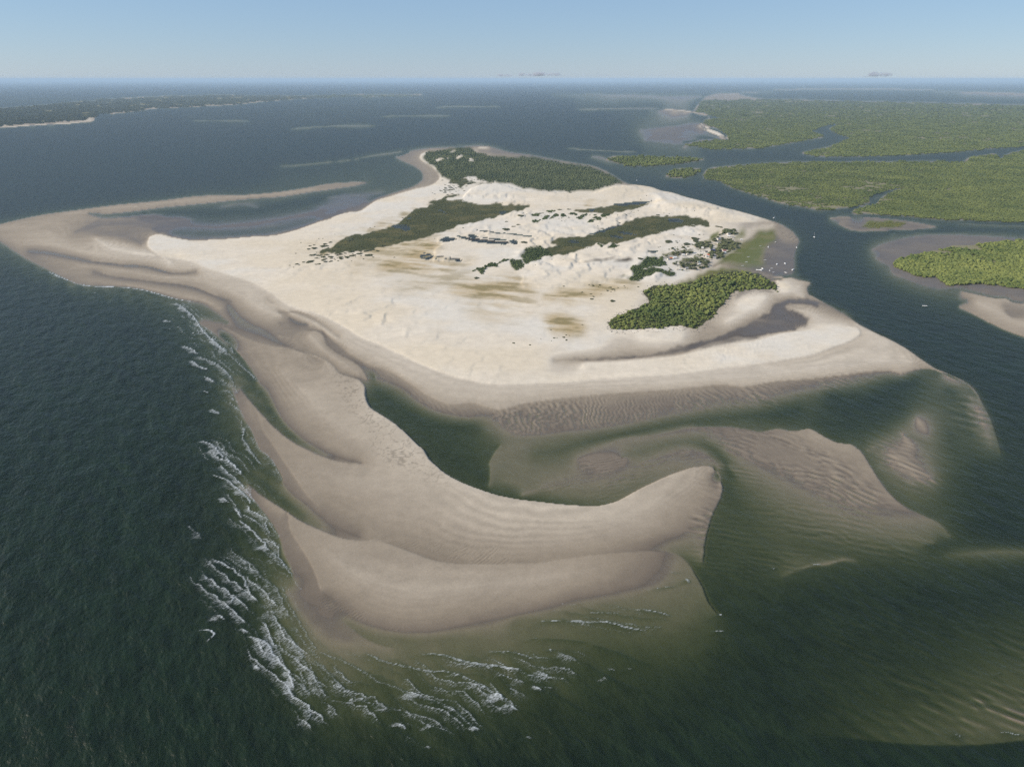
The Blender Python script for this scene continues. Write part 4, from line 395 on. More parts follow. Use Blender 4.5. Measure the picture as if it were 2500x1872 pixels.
# ripple trains: [amplitude, softness, warp, normal x, normal y, wavelength, x, y, ...]
RIPPLES = [
 [0.22,14,0.55,0.9985,0.0547,10.2,-25.0,837.7,-18.4,847.7,13.1,863.1,57.5,876.0,98.6,884.8,116.2,860.7,91.0,803.0,67.3,786.5,33.9,778.5,2.9,776.5,-21.4,807.2],
 [0.17,16,0.5,0.9985,-0.0541,5.65,98.6,884.8,181.8,897.2,237.4,907.4,250.7,884.8,204.8,828.8,147.1,803.0,108.7,794.7,80.2,786.5],
 [0.2,16,0.4,0.9946,0.1042,9.11,224.5,904.8,267.7,912.6,307.2,904.8,322.2,899.7,269.8,842.2,222.1,837.7,191.6,820.1,213.3,851.4],
 [0.25,18,0.4,0.8647,0.5023,13.22,317.5,900.8,350.5,926.7,392.3,937.5,461.8,951.2,535.8,971.0,564.3,971.0,517.5,932.1,434.9,885.8,362.2,852.3,296.5,829.7,253.5,812.3,271.2,843.2],
 [0.12,12,0.4,0.93,0.3675,7.08,-235.5,1021.6,-201.7,985.0,-163.4,950.7,-137.1,913.1,-101.9,873.1,-70.2,849.6,-26.7,835.9,-26.5,827.1,-68.8,829.3,-109.4,849.6,-137.9,887.7,-170.3,926.2,-201.0,956.3],
 [0.08,10,0.5,0.95,-0.3121,13.44,-448.4,1245.3,-400.7,1194.1,-336.8,1074.0,-304.5,1040.7,-328.4,1060.5,-366.8,1094.9,-411.8,1162.0],
 [0.11,14,0.5,-0.2263,0.9741,6.22,2.5,636.3,45.8,663.1,72.5,695.0,82.1,708.4,129.9,711.9,108.3,675.5,60.3,642.1,28.6,630.6],
 [0.14,14,0.4,-0.3135,0.9496,7.27,74.9,630.6,130.3,691.7,160.7,722.3,189.2,735.9,219.9,733.0,230.0,711.9,230.6,695.0,211.9,700.0,178.7,685.1,132.0,650.9,102.2,627.7],
 [0.16,18,0.45,0.853,0.5218,12.62,230.2,793.5,293.1,787.3,352.4,783.3,361.0,767.5,370.9,730.1,382.7,679.4,388.2,639.8,385.0,617.2,336.0,609.0,311.5,663.7,277.7,709.1,238.0,752.2],
 [0.12,18,0.5,0.4088,0.9126,12.92,294.6,709.1,356.7,695.6,377.7,634.0,394.6,606.3,336.0,575.6,297.6,606.3],
 [0.2,24,0.3,0.8826,0.4701,13.35,420.3,783.3,456.9,783.3,492.7,799.7,512.5,767.5,514.0,723.0,463.3,648.6,430.3,645.6,411.8,689.0],
 [0.28,24,0.3,0.7406,0.6719,23.77,620.5,926.7,642.8,911.0,622.0,843.2,582.2,752.2,553.5,723.0,539.6,752.2,573.3,843.2],
 [0.22,30,0.35,0.4153,0.9097,10.88,202.9,679.4,256.8,695.6,284.9,634.0,322.7,578.0,384.5,558.7,398.4,533.7,360.1,512.5,281.3,512.5,208.8,533.7,173.6,556.4],
 [0.5,50,0.3,0.6433,0.7656,9.63,235.0,450.6,303.9,465.1,369.4,468.8,459.3,488.1,354.5,337.6,272.2,335.2,214.6,342.4,211.0,387.0],
 [0.2,30,0.35,0.384,0.9233,8.11,175.9,566.0,259.6,553.7,307.2,530.5,241.9,504.4,180.3,476.4,157.3,488.1],
 [0.12,12,0.6,-0.6614,0.75,4.0,-124.2,558.5,-87.5,540.5,-52.6,524.6,-0.0,523.4,-0.0,538.1,-26.5,548.1,-73.5,553.3,-105.8,561.2],
 [0.11,12,0.6,-0.7306,0.6828,3.4,-164.3,480.9,-148.9,474.6,-125.2,460.5,-102.6,447.0,-77.7,439.5,-87.9,437.7,-115.5,445.1,-138.0,456.6,-158.5,468.5],
 [0.4,14,0.4,-0.7741,0.633,4.72,495.8,1304.0,511.8,1292.9,524.5,1260.5,529.8,1219.5,511.0,1190.2,484.4,1171.4,451.1,1162.2,431.7,1171.4,461.6,1239.7],
 [0.18,10,0.4,0.914,0.4056,19.4,804.3,2137.1,808.3,2083.5,787.8,1959.8,767.4,1891.9,744.2,1891.9,754.4,1959.8,762.2,2044.9],
 [0.1,16,0.5,0.939,-0.344,7.84,216.1,993.4,276.7,1043.3,360.2,1090.7,435.3,1134.3,442.2,1112.1,397.6,1056.5,316.6,1017.8,240.5,981.5],
 [0.05,14,0.5,0.7925,0.6099,7.1,-201.6,849.6,-173.4,822.7,-132.0,773.0,-105.0,728.0,-84.1,690.4,-99.9,683.8,-139.6,728.0,-186.7,793.1,-221.2,849.6,-260.3,950.7,-238.8,950.7],
 [0.1,20,0.4,0.8266,0.5628,5.91,31.9,722.3,85.8,747.7,162.3,782.5,221.0,798.8,303.3,824.4,347.7,837.7,337.2,807.2,258.3,798.8,179.1,774.5,103.4,747.7,49.3,725.8],
 [0.12,16,0.4,0.3074,0.9516,7.07,237.6,708.4,246.3,691.7,256.5,645.0,262.4,590.1,234.4,508.8,170.6,508.8,190.7,577.6,219.6,630.6],
 [0.14,20,0.4,-0.8055,0.5926,12.91,-409.9,1009.1,-351.6,913.1,-318.2,858.8,-285.5,801.3,-300.5,814.0,-344.2,877.9,-397.9,961.9],
]
# breakers: [tail length, foam, crest height, x, y, ...]
BREAKERS = [
 [10,0.9,0.7,-405.8,842.6,-397.2,845.9,-379.5,832.8],
 [5,0.7,0.6,-351.3,786.5,-340.0,792.4,-323.6,760.7,-306.6,733.7,-283.3,700.8],
 [18,1.0,0.75,-371.9,758.0,-356.0,747.0,-339.1,725.9,-323.5,710.6,-297.7,679.3],
 [15,0.9,0.7,-329.8,679.3,-313.3,670.2,-296.0,654.6,-281.5,639.5,-266.7,619.0],
 [12,0.9,0.7,-301.8,633.2,-291.3,623.0],
 [8,0.9,0.7,-282.9,615.0,-267.8,593.7],
 [16,0.95,0.72,-269.3,591.9,-257.0,580.8,-240.7,563.1,-222.6,541.3],
 [7,0.65,0.57,-222.6,541.3,-212.2,530.1,-200.3,516.1,-191.1,502.8],
 [9,0.5,0.5,-318.6,582.6,-305.5,573.6,-293.6,559.7],
 [28,0.8,0.65,-271.9,530.1,-260.2,522.3,-247.7,514.6,-237.0,505.7,-226.4,491.3,-219.0,480.2],
 [16,0.5,0.5,-248.3,526.9,-235.0,522.3,-219.5,504.2,-208.8,494.1,-201.5,488.5,-191.1,472.1,-179.8,451.6],
 [22,0.9,0.7,-242.1,478.9,-234.3,477.5,-232.3,469.5],
 [12,0.95,0.72,-240.8,456.6,-234.6,454.1,-232.2,450.3],
 [9,1.3,0.9,-246.1,439.4,-238.9,438.2,-233.5,432.3,-234.9,428.1],
 [7,0.95,0.72,-214.2,440.6,-205.7,435.8],
 [24,0.95,0.72,-206.2,432.3,-193.4,426.5,-180.4,414.1,-169.2,401.2,-160.9,388.9,-155.7,379.0],
 [10,0.55,0.53,-195.4,427.6,-185.5,425.3,-171.9,407.6,-160.7,390.9,-150.7,382.9,-142.5,375.1],
 [5,0.95,0.72,-191.5,403.3,-185.8,398.1],
 [6,0.95,0.72,-160.9,380.9,-153.4,373.2],
 [8,0.6,0.55,-145.5,363.9,-137.6,356.6,-141.4,348.7],
 [13,0.5,0.5,-203.7,472.1,-184.5,444.2,-168.9,425.3,-153.0,403.3,-138.3,382.9,-129.5,371.3],
 [12,0.42,0.46,-335.8,807.6,-308.0,760.7,-279.0,718.2,-248.1,665.6],
 [14,0.45,0.47,-281.4,652.4,-257.6,615.0,-238.3,588.2,-219.1,559.7],
 [10,0.4,0.45,-281.3,595.6,-258.7,573.6,-235.1,546.2,-207.4,520.7],
 [5,0.4,0.45,-151.5,409.8,-135.6,397.1],
 [6,0.35,0.42,-174.2,444.2,-157.7,420.8,-144.5,407.6],
 [0,0,0.55,-312.8,504.2,-295.4,488.5,-275.5,472.1],
 [0,0,0.55,-307.0,536.4,-289.2,517.7,-282.9,511.6],
 [0,0,0.55,-335.0,488.5,-322.2,483.0,-307.9,472.1],
 [0,0,0.55,-220.3,386.9,-210.3,380.9,-204.2,377.1],
 [0,0,0.55,-239.6,423.1,-227.1,420.8,-209.1,407.6,-194.9,399.1],
 [0,0,0.55,-282.6,429.9,-268.9,421.9],
 [0,0,0.55,-302.9,607.1,-275.3,573.6,-250.8,539.7],
 [0,0,0.55,-193.6,373.2,-173.9,359.3],
 [0,0,0.55,-184.2,390.9,-163.8,375.1,-143.5,356.6],
 [0,0,0.55,-230.2,346.1,-219.4,337.7],
 [0,0,0.55,-299.8,542.9,-277.7,517.7,-263.8,497.0],
 [0,0,0.55,-386.4,627.1,-363.7,607.1,-343.8,591.9],
 [0,0,0.55,-397.5,679.3,-371.1,652.4,-350.8,627.1],
 [0,0,0.55,-262.2,449.1,-247.1,441.8],
 [0,0,0.55,-230.6,429.9,-216.4,418.6,-203.4,409.8],
 [0,0,0.55,-358.6,552.9,-333.1,533.2],
 [0,0,0.55,-389.7,573.6,-368.4,556.3],
 [0,0,0.55,-395.4,546.2,-370.8,530.1],
 [0,0,0.55,-175.9,356.6,-159.8,342.7,-150.6,331.1],
 [0,0,0.55,-209.8,360.2,-193.3,347.8],
 [0,0,0.55,-327.1,454.1,-302.4,439.4],
 [0,0,0.55,-306.2,454.1,-287.6,444.2],
 [0,0,0.55,-386.9,497.0,-364.2,483.0],
 [6,0.7,0.6,-128.3,388.0,-121.4,381.1,-117.6,377.4],
 [5,0.6,0.55,-118.8,380.3,-111.0,376.6],
 [4,0.7,0.6,-113.6,372.2,-109.5,369.3],
 [5,0.8,0.65,-109.5,372.2,-102.2,370.7],
 [14,0.85,0.68,-74.5,377.4,-68.5,376.6,-62.9,373.7],
 [10,0.75,0.62,-89.0,365.0,-83.9,362.2],
 [10,0.9,0.7,-78.8,351.1,-74.1,349.8,-70.9,346.4],
 [16,0.75,0.62,-47.4,365.0,-41.5,362.9],
 [8,0.75,0.62,-57.2,349.1,-53.2,347.8],
 [20,0.8,0.65,-15.5,376.6,-8.3,373.7,-6.0,370.7],
 [16,0.5,0.5,-26.5,385.7,-16.7,378.8],
 [10,0.9,0.7,-4.8,366.4,-0.0,365.0],
 [4,0.8,0.65,-55.5,333.5,-52.7,332.3],
 [2.5,0.42,0.46,-153.0,406.3,-140.2,399.8,-132.6,393.4,-121.4,381.1,-107.4,370.7,-95.0,366.4,-84.2,363.6,-73.2,359.4,-59.7,351.1,-48.0,346.4,-36.6,341.8],
 [2.5,0.42,0.46,-148.1,416.4,-120.0,403.1,-106.0,394.2,-97.5,387.2,-88.6,384.1,-75.8,378.1,-62.2,372.9,-50.0,367.1,-40.3,362.2,-32.9,353.8,-23.5,346.4],
 [4,0.55,0.53,-112.4,414.7,-95.9,406.3,-79.0,401.4,-63.8,397.4,-50.2,396.6,-37.8,392.7,-26.6,387.2,-15.5,378.8,-6.0,370.7,-0.0,366.4],
 [6,0.6,0.55,-69.5,414.7,-46.5,411.3,-33.7,406.3,-15.0,403.1,-0.0,399.8],
 [3,0.5,0.5,-17.8,415.6,-0.0,415.6],
 [3,0.4,0.45,-199.1,493.7,-182.1,464.5,-168.6,445.1,-155.9,426.8,-148.1,416.4],
 [2,0.35,0.42,-190.1,502.6,-180.7,489.4,-171.1,485.1],
 [8,0.5,0.5,-152.3,385.7,-141.6,372.2],
 [8,0.8,0.65,-46.3,410.8,-36.8,407.0,-22.8,403.9,-7.9,400.9,8.0,397.2],
 [5,0.5,0.5,-18.6,416.3,0.1,415.5,18.5,407.7],
 [8,0.7,0.6,17.1,397.2,23.7,394.2,29.2,391.3],
 [20,0.55,0.53,-11.2,396.4,0.1,389.2,10.0,385.6],
 [4,0.9,0.7,14.4,382.8,22.0,378.9],
 [8,0.7,0.6,-45.0,394.2,-38.1,392.8],
 [14,0.8,0.65,-31.0,386.3,-22.0,382.8,-16.4,379.3],
 [12,1.1,0.8,-15.2,376.5,-8.6,375.1,-5.9,371.1],
 [40,0.6,0.55,-3.7,367.1,4.3,361.8],
 [8,0.9,0.7,-3.7,367.1,4.3,361.8],
 [16,0.6,0.55,35.1,415.5,41.9,412.4,49.7,407.7],
 [14,0.65,0.57,67.3,391.3,69.8,389.2],
 [6,0.5,0.5,71.8,400.2,75.9,397.2],
 [4,0.6,0.55,85.4,400.2,88.5,397.9],
 [5,0.75,0.62,22.3,449.2,37.2,449.7,44.6,450.2,61.8,448.5,72.9,448.5,81.2,446.2,89.3,442.7,105.8,438.8],
 [3,0.5,0.5,60.3,458.6,75.4,459.6,89.1,458.6],
 [3.5,0.7,0.6,101.2,463.2,113.5,461.4,122.8,457.7,129.9,455.6],
 [3,0.4,0.45,138.8,511.8,149.2,509.7],
 [3,0.7,0.6,151.7,502.3,153.6,496.2],
 [2,0.5,0.5,118.3,488.1,129.1,490.1,144.1,492.1],
 [3,0.9,0.7,167.9,457.7,171.2,455.9],
 [3,0.8,0.65,159.7,438.4,166.8,437.6],
 [6,0.8,0.65,-35.3,351.0,-31.3,353.5],
 [6,0.6,0.55,8.2,340.0,13.3,338.8],
 [10,0.8,0.65,-42.6,363.8,-39.2,361.2],
 [6,0.8,0.65,-27.9,348.5,-21.6,346.0],
 [1.5,0.3,0.4,13.0,478.3,51.1,468.8,77.5,476.4],
 [2,0.8,0.65,28.3,418.7,30.5,417.1],
 [1.5,0.8,0.65,16.9,430.9,19.2,430.0],
 [0,0,0.5,4.3,361.8,10.6,359.9,16.9,356.0,22.9,351.0,29.9,344.8],
 [0,0,0.5,22.0,378.9,32.6,373.1,47.8,361.2,57.5,353.5],
 [0,0,0.5,49.7,407.7,57.1,401.7,67.5,392.8,77.7,385.6,92.9,377.2],
 [0,0,0.5,20.9,351.0,35.8,341.2,50.1,331.7],
 [0,0,0.5,-20.5,346.0,-7.0,337.6,2.1,330.6],
 [0,0,0.5,59.3,423.5,76.2,417.1,92.3,407.7,102.8,401.7],
 [0,0,0.5,19.2,430.0,41.9,428.4,59.5,425.1],
 [3,0.7,0.6,324.8,343.6,333.3,342.4,339.6,341.2],
 [2,0.45,0.47,293.1,343.6,298.4,338.8],
 [2,0.6,0.55,251.0,514.6,258.2,515.5],
 [2,0.6,0.55,268.8,521.6,276.9,521.1],
 [2,0.6,0.55,231.6,517.6,233.3,514.6],
 [2,0.5,0.5,355.0,395.0,357.7,393.9],
 [7,1.1,0.8,-1040.5,1568.8,-973.1,1510.7,-949.1,1494.1,-924.8,1476.4],
 [9,1.05,0.78,-923.3,1473.7,-878.5,1449.9,-826.9,1444.7,-774.1,1429.3,-715.7,1392.1,-663.2,1356.6,-626.4,1339.4],
 [6,0.8,0.65,-849.8,1397.0,-841.5,1406.8,-822.6,1403.1],
 [6,0.55,0.53,-751.8,1369.4,-734.6,1361.2],
 [8,0.6,0.55,-729.1,1349.7,-717.0,1352.0],
 [13,1.0,0.75,-651.3,1329.3,-616.8,1286.0,-591.4,1255.1,-566.2,1215.8,-538.7,1169.7,-513.5,1135.0,-481.0,1094.1,-453.1,1055.6],
 [6,0.9,0.7,-672.7,1305.2,-662.2,1303.0],
 [16,0.85,0.68,-628.8,1225.4,-609.0,1211.1],
 [16,0.85,0.68,-607.8,1178.7,-594.2,1174.2],
 [13,0.95,0.72,-536.6,1090.1,-516.6,1074.5,-496.6,1051.9],
 [20,0.75,0.62,-492.1,1040.8,-470.8,1026.4,-442.2,998.7,-408.0,953.0],
 [9,1.0,0.75,-495.2,1022.9,-472.5,998.7,-454.6,985.2],
 [14,1.05,0.78,-449.3,959.3,-426.3,937.6],
 [5,0.9,0.7,-431.2,907.9,-420.8,899.3],
 [14,0.6,0.55,-413.8,905.0,-404.3,910.8,-382.1,888.1],
 [5,0.65,0.57,-450.5,1055.6,-419.3,1012.4,-387.8,972.1,-365.1,940.6],
 [12,0.45,0.47,-415.0,965.7,-383.6,905.0,-355.4,850.5],
 [10,0.5,0.5,-633.7,1318.3,-545.2,1178.7,-492.3,1102.0],
 [5,0.9,0.7,-607.7,1250.0,-595.3,1235.2],
 [5,0.9,0.7,-550.6,1156.5,-542.3,1150.4],
 [3.5,0.5,0.22,-364.9,763.5,-347.0,751.1,-332.0,728.4,-314.4,716.2,-290.7,683.4],
 [3.5,0.4,0.22,-358.7,768.5,-340.8,756.0,-325.8,733.4,-308.2,721.2,-284.5,688.4],
 [3.5,0.45,0.22,-322.8,684.9,-304.3,674.2,-289.0,657.1,-272.5,645.1,-259.7,623.0],
 [3.5,0.36000000000000004,0.22,-316.5,689.9,-298.1,679.2,-282.7,662.1,-266.3,650.1,-253.4,628.0],
 [3.5,0.475,0.22,-262.2,597.5,-247.9,584.9,-233.6,565.7,-213.5,546.9],
 [3.5,0.38,0.22,-256.0,602.4,-241.7,589.9,-227.4,570.6,-207.3,551.8],
 [3.5,0.4,0.22,-264.9,535.6,-251.2,526.3,-240.7,517.2,-227.9,511.3,-219.4,495.4,-209.9,482.8],
 [3.5,0.32000000000000006,0.22,-258.7,540.6,-244.9,531.3,-234.5,522.2,-221.7,516.2,-213.1,500.3,-203.7,487.8],
 [3.5,0.25,0.22,-241.3,532.5,-226.0,526.3,-212.5,506.8,-199.7,499.7,-194.5,492.6,-182.1,474.7,-172.7,457.2],
 [3.5,0.2,0.22,-235.0,537.5,-219.8,531.3,-206.2,511.8,-193.5,504.7,-188.2,497.5,-175.8,479.7,-166.5,462.1],
 [3.5,0.475,0.22,-199.2,437.9,-184.4,430.6,-173.4,416.7,-160.2,406.8,-153.9,393.0,-146.7,381.6],
 [3.5,0.38,0.22,-193.0,442.8,-178.1,435.5,-167.1,421.7,-154.0,411.8,-147.6,397.9,-140.5,386.5],
 [3.5,0.275,0.22,-188.4,433.2,-176.5,429.4,-164.9,410.2,-151.7,396.5,-143.6,387.0,-133.4,377.7],
 [3.5,0.22000000000000003,0.22,-182.2,438.2,-170.3,434.4,-158.7,415.2,-145.4,401.4,-137.4,391.9,-127.2,382.7],
 [3.5,0.25,0.22,-196.6,477.7,-175.5,448.3,-161.8,427.9,-144.0,408.9,-131.3,387.0,-120.5,373.9],
 [3.5,0.2,0.22,-190.4,482.7,-169.2,453.2,-155.6,432.9,-137.8,413.9,-125.0,391.9,-114.2,378.9],
 [3.5,0.225,0.22,-274.4,658.0,-248.6,619.1,-231.2,590.7,-210.1,565.2],
 [3.5,0.18000000000000002,0.22,-268.1,662.9,-242.4,624.0,-225.0,595.7,-203.9,570.2],
 [3.5,0.5,0.22,-644.3,1334.9,-607.8,1290.1,-584.4,1257.7,-557.2,1221.4,-531.7,1173.8,-504.4,1137.6,-474.0,1099.6,-444.1,1059.7],
 [3.5,0.4,0.22,-638.1,1339.9,-601.5,1295.0,-578.2,1262.6,-550.9,1226.4,-525.4,1178.8,-498.2,1142.6,-467.7,1104.6,-437.9,1064.6],
 [3.5,0.375,0.22,-485.1,1046.4,-461.8,1030.5,-435.2,1001.2,-399.0,958.6],
 [3.5,0.30000000000000004,0.22,-478.9,1051.4,-455.5,1035.5,-429.0,1006.2,-392.7,963.6],
]
# outlines of the wooded islands
WOODS = {
 'm1': [864.8, 3330.0, 935.7, 3535.9, 1040.1, 3655.4, 1201.8, 3752.1, 1346.4, 3829.9, 1537.3, 3878.1, 1711.9, 3878.1, 1901.9, 3910.9, 2069.6, 3894.4, 2244.9, 3894.4, 2366.9, 3878.1, 2525, 4101, 2702, 4270, 2788, 4270, 2619.5, 3995.2, 2845, 4270, 3166, 4607, 3907, 5220, 3134.4, 3910.9, 1732.5, 2085.0, 1657.1, 2149.9, 1561.3, 2185.1, 1507.9, 2190.6, 1419.4, 2213.0, 1327.5, 2232.8, 1252.1, 2288.5, 1163.1, 2325.0, 1106.7, 2343.7, 1150.5, 2417.9, 1230.8, 2482.7, 1272.1, 2521.6, 1328.0, 2614.6, 1427.0, 2756.0, 1582.5, 2950.8, 1476.2, 2857.1, 1317.5, 2685.6, 1265.7, 2558.0, 1176.2, 2475.7, 1077.9, 2417.9, 1017.2, 2391.6, 995.8, 2451.6, 941.5, 2539.7, 915.3, 2734.9, 891.1, 2866.2, 881.1, 3019.9, 891.5, 3135.0, 848.4, 3190.0],
 'm2a': [1129, 4908, 1378, 5337, 1545, 5337, 1680, 5865, 1789, 6570, 1851, 7322, 2067, 8088, 2354, 8629, 2442, 10214, 3838, 15434, 5552, 16327, 6676, 14853, 7721, 13812, 8554, 12738, 8894, 11747, 4023, 5220, 3323, 4844, 2983, 4664, 2728, 4496, 2394, 4340, 2151, 4241, 1969, 4175, 1837, 4175, 1698, 4251, 1705, 4370, 1867, 4584, 2141, 4946, 2488, 5524, 2617, 6051, 2763, 6570, 3125, 7239, 3108, 7294, 2868, 6976, 2551, 6416, 2364, 5689, 2091, 5337, 1870, 5052, 1534, 4699, 1332, 4653, 1204, 4723],
 'm3': [516, 4058, 555, 4160, 690, 4178, 862, 4152, 969, 4117, 1040, 4016, 930.4, 3873.4, 737.7, 3725.8, 614.1, 3697.6, 529.9, 3835.4],
 'm4': [696.4, 3330.0, 775.8, 3535.9, 863.6, 3605.3, 914.4, 3563.3, 849.4, 3391.9, 761.7, 3224.0, 705.5, 3235.4],
 'm6': [897.2, 1649.9, 932.8, 1694.8, 983.2, 1730.0, 1043.9, 1766.5, 1101.2, 1804.5, 1136.2, 1841.2, 1175.6, 1849.3, 1207.9, 1854.7, 1274.6, 1892.0, 1383.2, 1916.2, 1477.8, 1927.8, 1114.5, 1411.8, 1062.9, 1432.7, 1044.2, 1443.9, 1020.3, 1461.3, 991.5, 1471.9, 941.2, 1466.6, 919.3, 1461.3, 923.8, 1499.1, 932.4, 1536.8, 909.1, 1525.3, 892.4, 1554.4, 886.2, 1591.6, 885.4, 1615.5],
 'far_w': [-8450, 11184, -7688, 11431, -8025, 13170, -8950, 17039, -8052, 21165, -5957, 19959, -3981, 20346, -4039, 18882, -4667, 16766, -4822, 15074, -4823, 13339, -5130, 12097, -5326, 11184, -5147, 10345, -5093, 9622, -5112, 9360, -4687, 8438, -4550, 7856, -4575, 7565, -4686, 7243, -4716, 6946, -4997, 6544],
 'far_n': [-5416, 20747, -4528, 21600, -3419, 21600, -2433, 20747, -2651, 19228, -3321, 18548, -4388, 18225],
}
THICKET = [262.8,1401.0,294.0,1443.0,366.6,1464.8,421.0,1526.1,497.1,1579.4,553.3,1558.5,558.9,1468.5,543.0,1407.8,534.8,1428.7,495.3,1421.7,451.1,1401.0,425.0,1357.9,374.5,1252.8,339.8,1199.0,317.4,1173.6,295.4,1183.6,270.1,1178.6,219.5,1166.2,171.4,1166.2,169.1,1199.0,188.9,1236.2,239.9,1290.1,265.5,1326.3,268.3,1367.6]
NETS = [-280.0,997.0,-251.1,967.6,-225.8,939.7,-206.9,907.9,-190.7,854.2,-168.4,827.1,-132.6,776.9,-105.4,731.6,-85.7,690.4,-62.3,664.9,-81.0,658.8,-106.0,680.6,-133.7,690.4,-156.2,724.4,-180.7,780.9,-211.4,840.4,-250.7,918.3]
BELTS = [[0.75,0.619,-0.786,-445.9,950.1,-410.2,950.1,-349.4,858.7,-301.2,775.5,-250.7,673.2,-268.3,686.4,-330.1,786.5,-392.3,878.4],[1.0,0.666,-0.746,-379.6,764.7,-352.8,759.4,-289.5,668.9,-238.4,590.9,-191.0,506.0,-201.9,508.8,-235.5,557.0,-280.6,612.7,-349.7,714.2],[0.85,0.733,-0.68,-283.0,508.8,-266.3,541.2,-237.6,529.1,-205.8,492.3,-181.5,456.7,-149.4,403.9,-118.1,359.3,-137.6,342.7,-161.7,373.4,-201.0,412.1,-223.0,447.3,-268.7,486.9],[0.5,0.842,-0.539,-140.2,416.3,-76.8,408.0,0.0,412.1,11.6,373.4,-19.3,349.2,-72.7,336.3,-109.7,359.3,-137.5,380.7],[0.45,0.892,-0.452,0.0,412.1,53.3,420.5,60.1,395.9,14.4,373.4],[0.4,0.976,-0.216,16.7,459.1,84.5,466.5,129.9,456.7,112.7,435.8,48.8,442.6],[0.7,0.649,-0.76,-641.1,1251.4,-532.1,1203.7,-424.1,1059.4,-424.7,989.8,-524.6,1097.5]]
REEDS = [1030.5,2103.0,1086.9,2179.0,1135.2,2188.2,1186.1,2188.2,1178.2,2134.2,1145.0,2106.4,1091.0,2096.2,1053.6,2086.0]
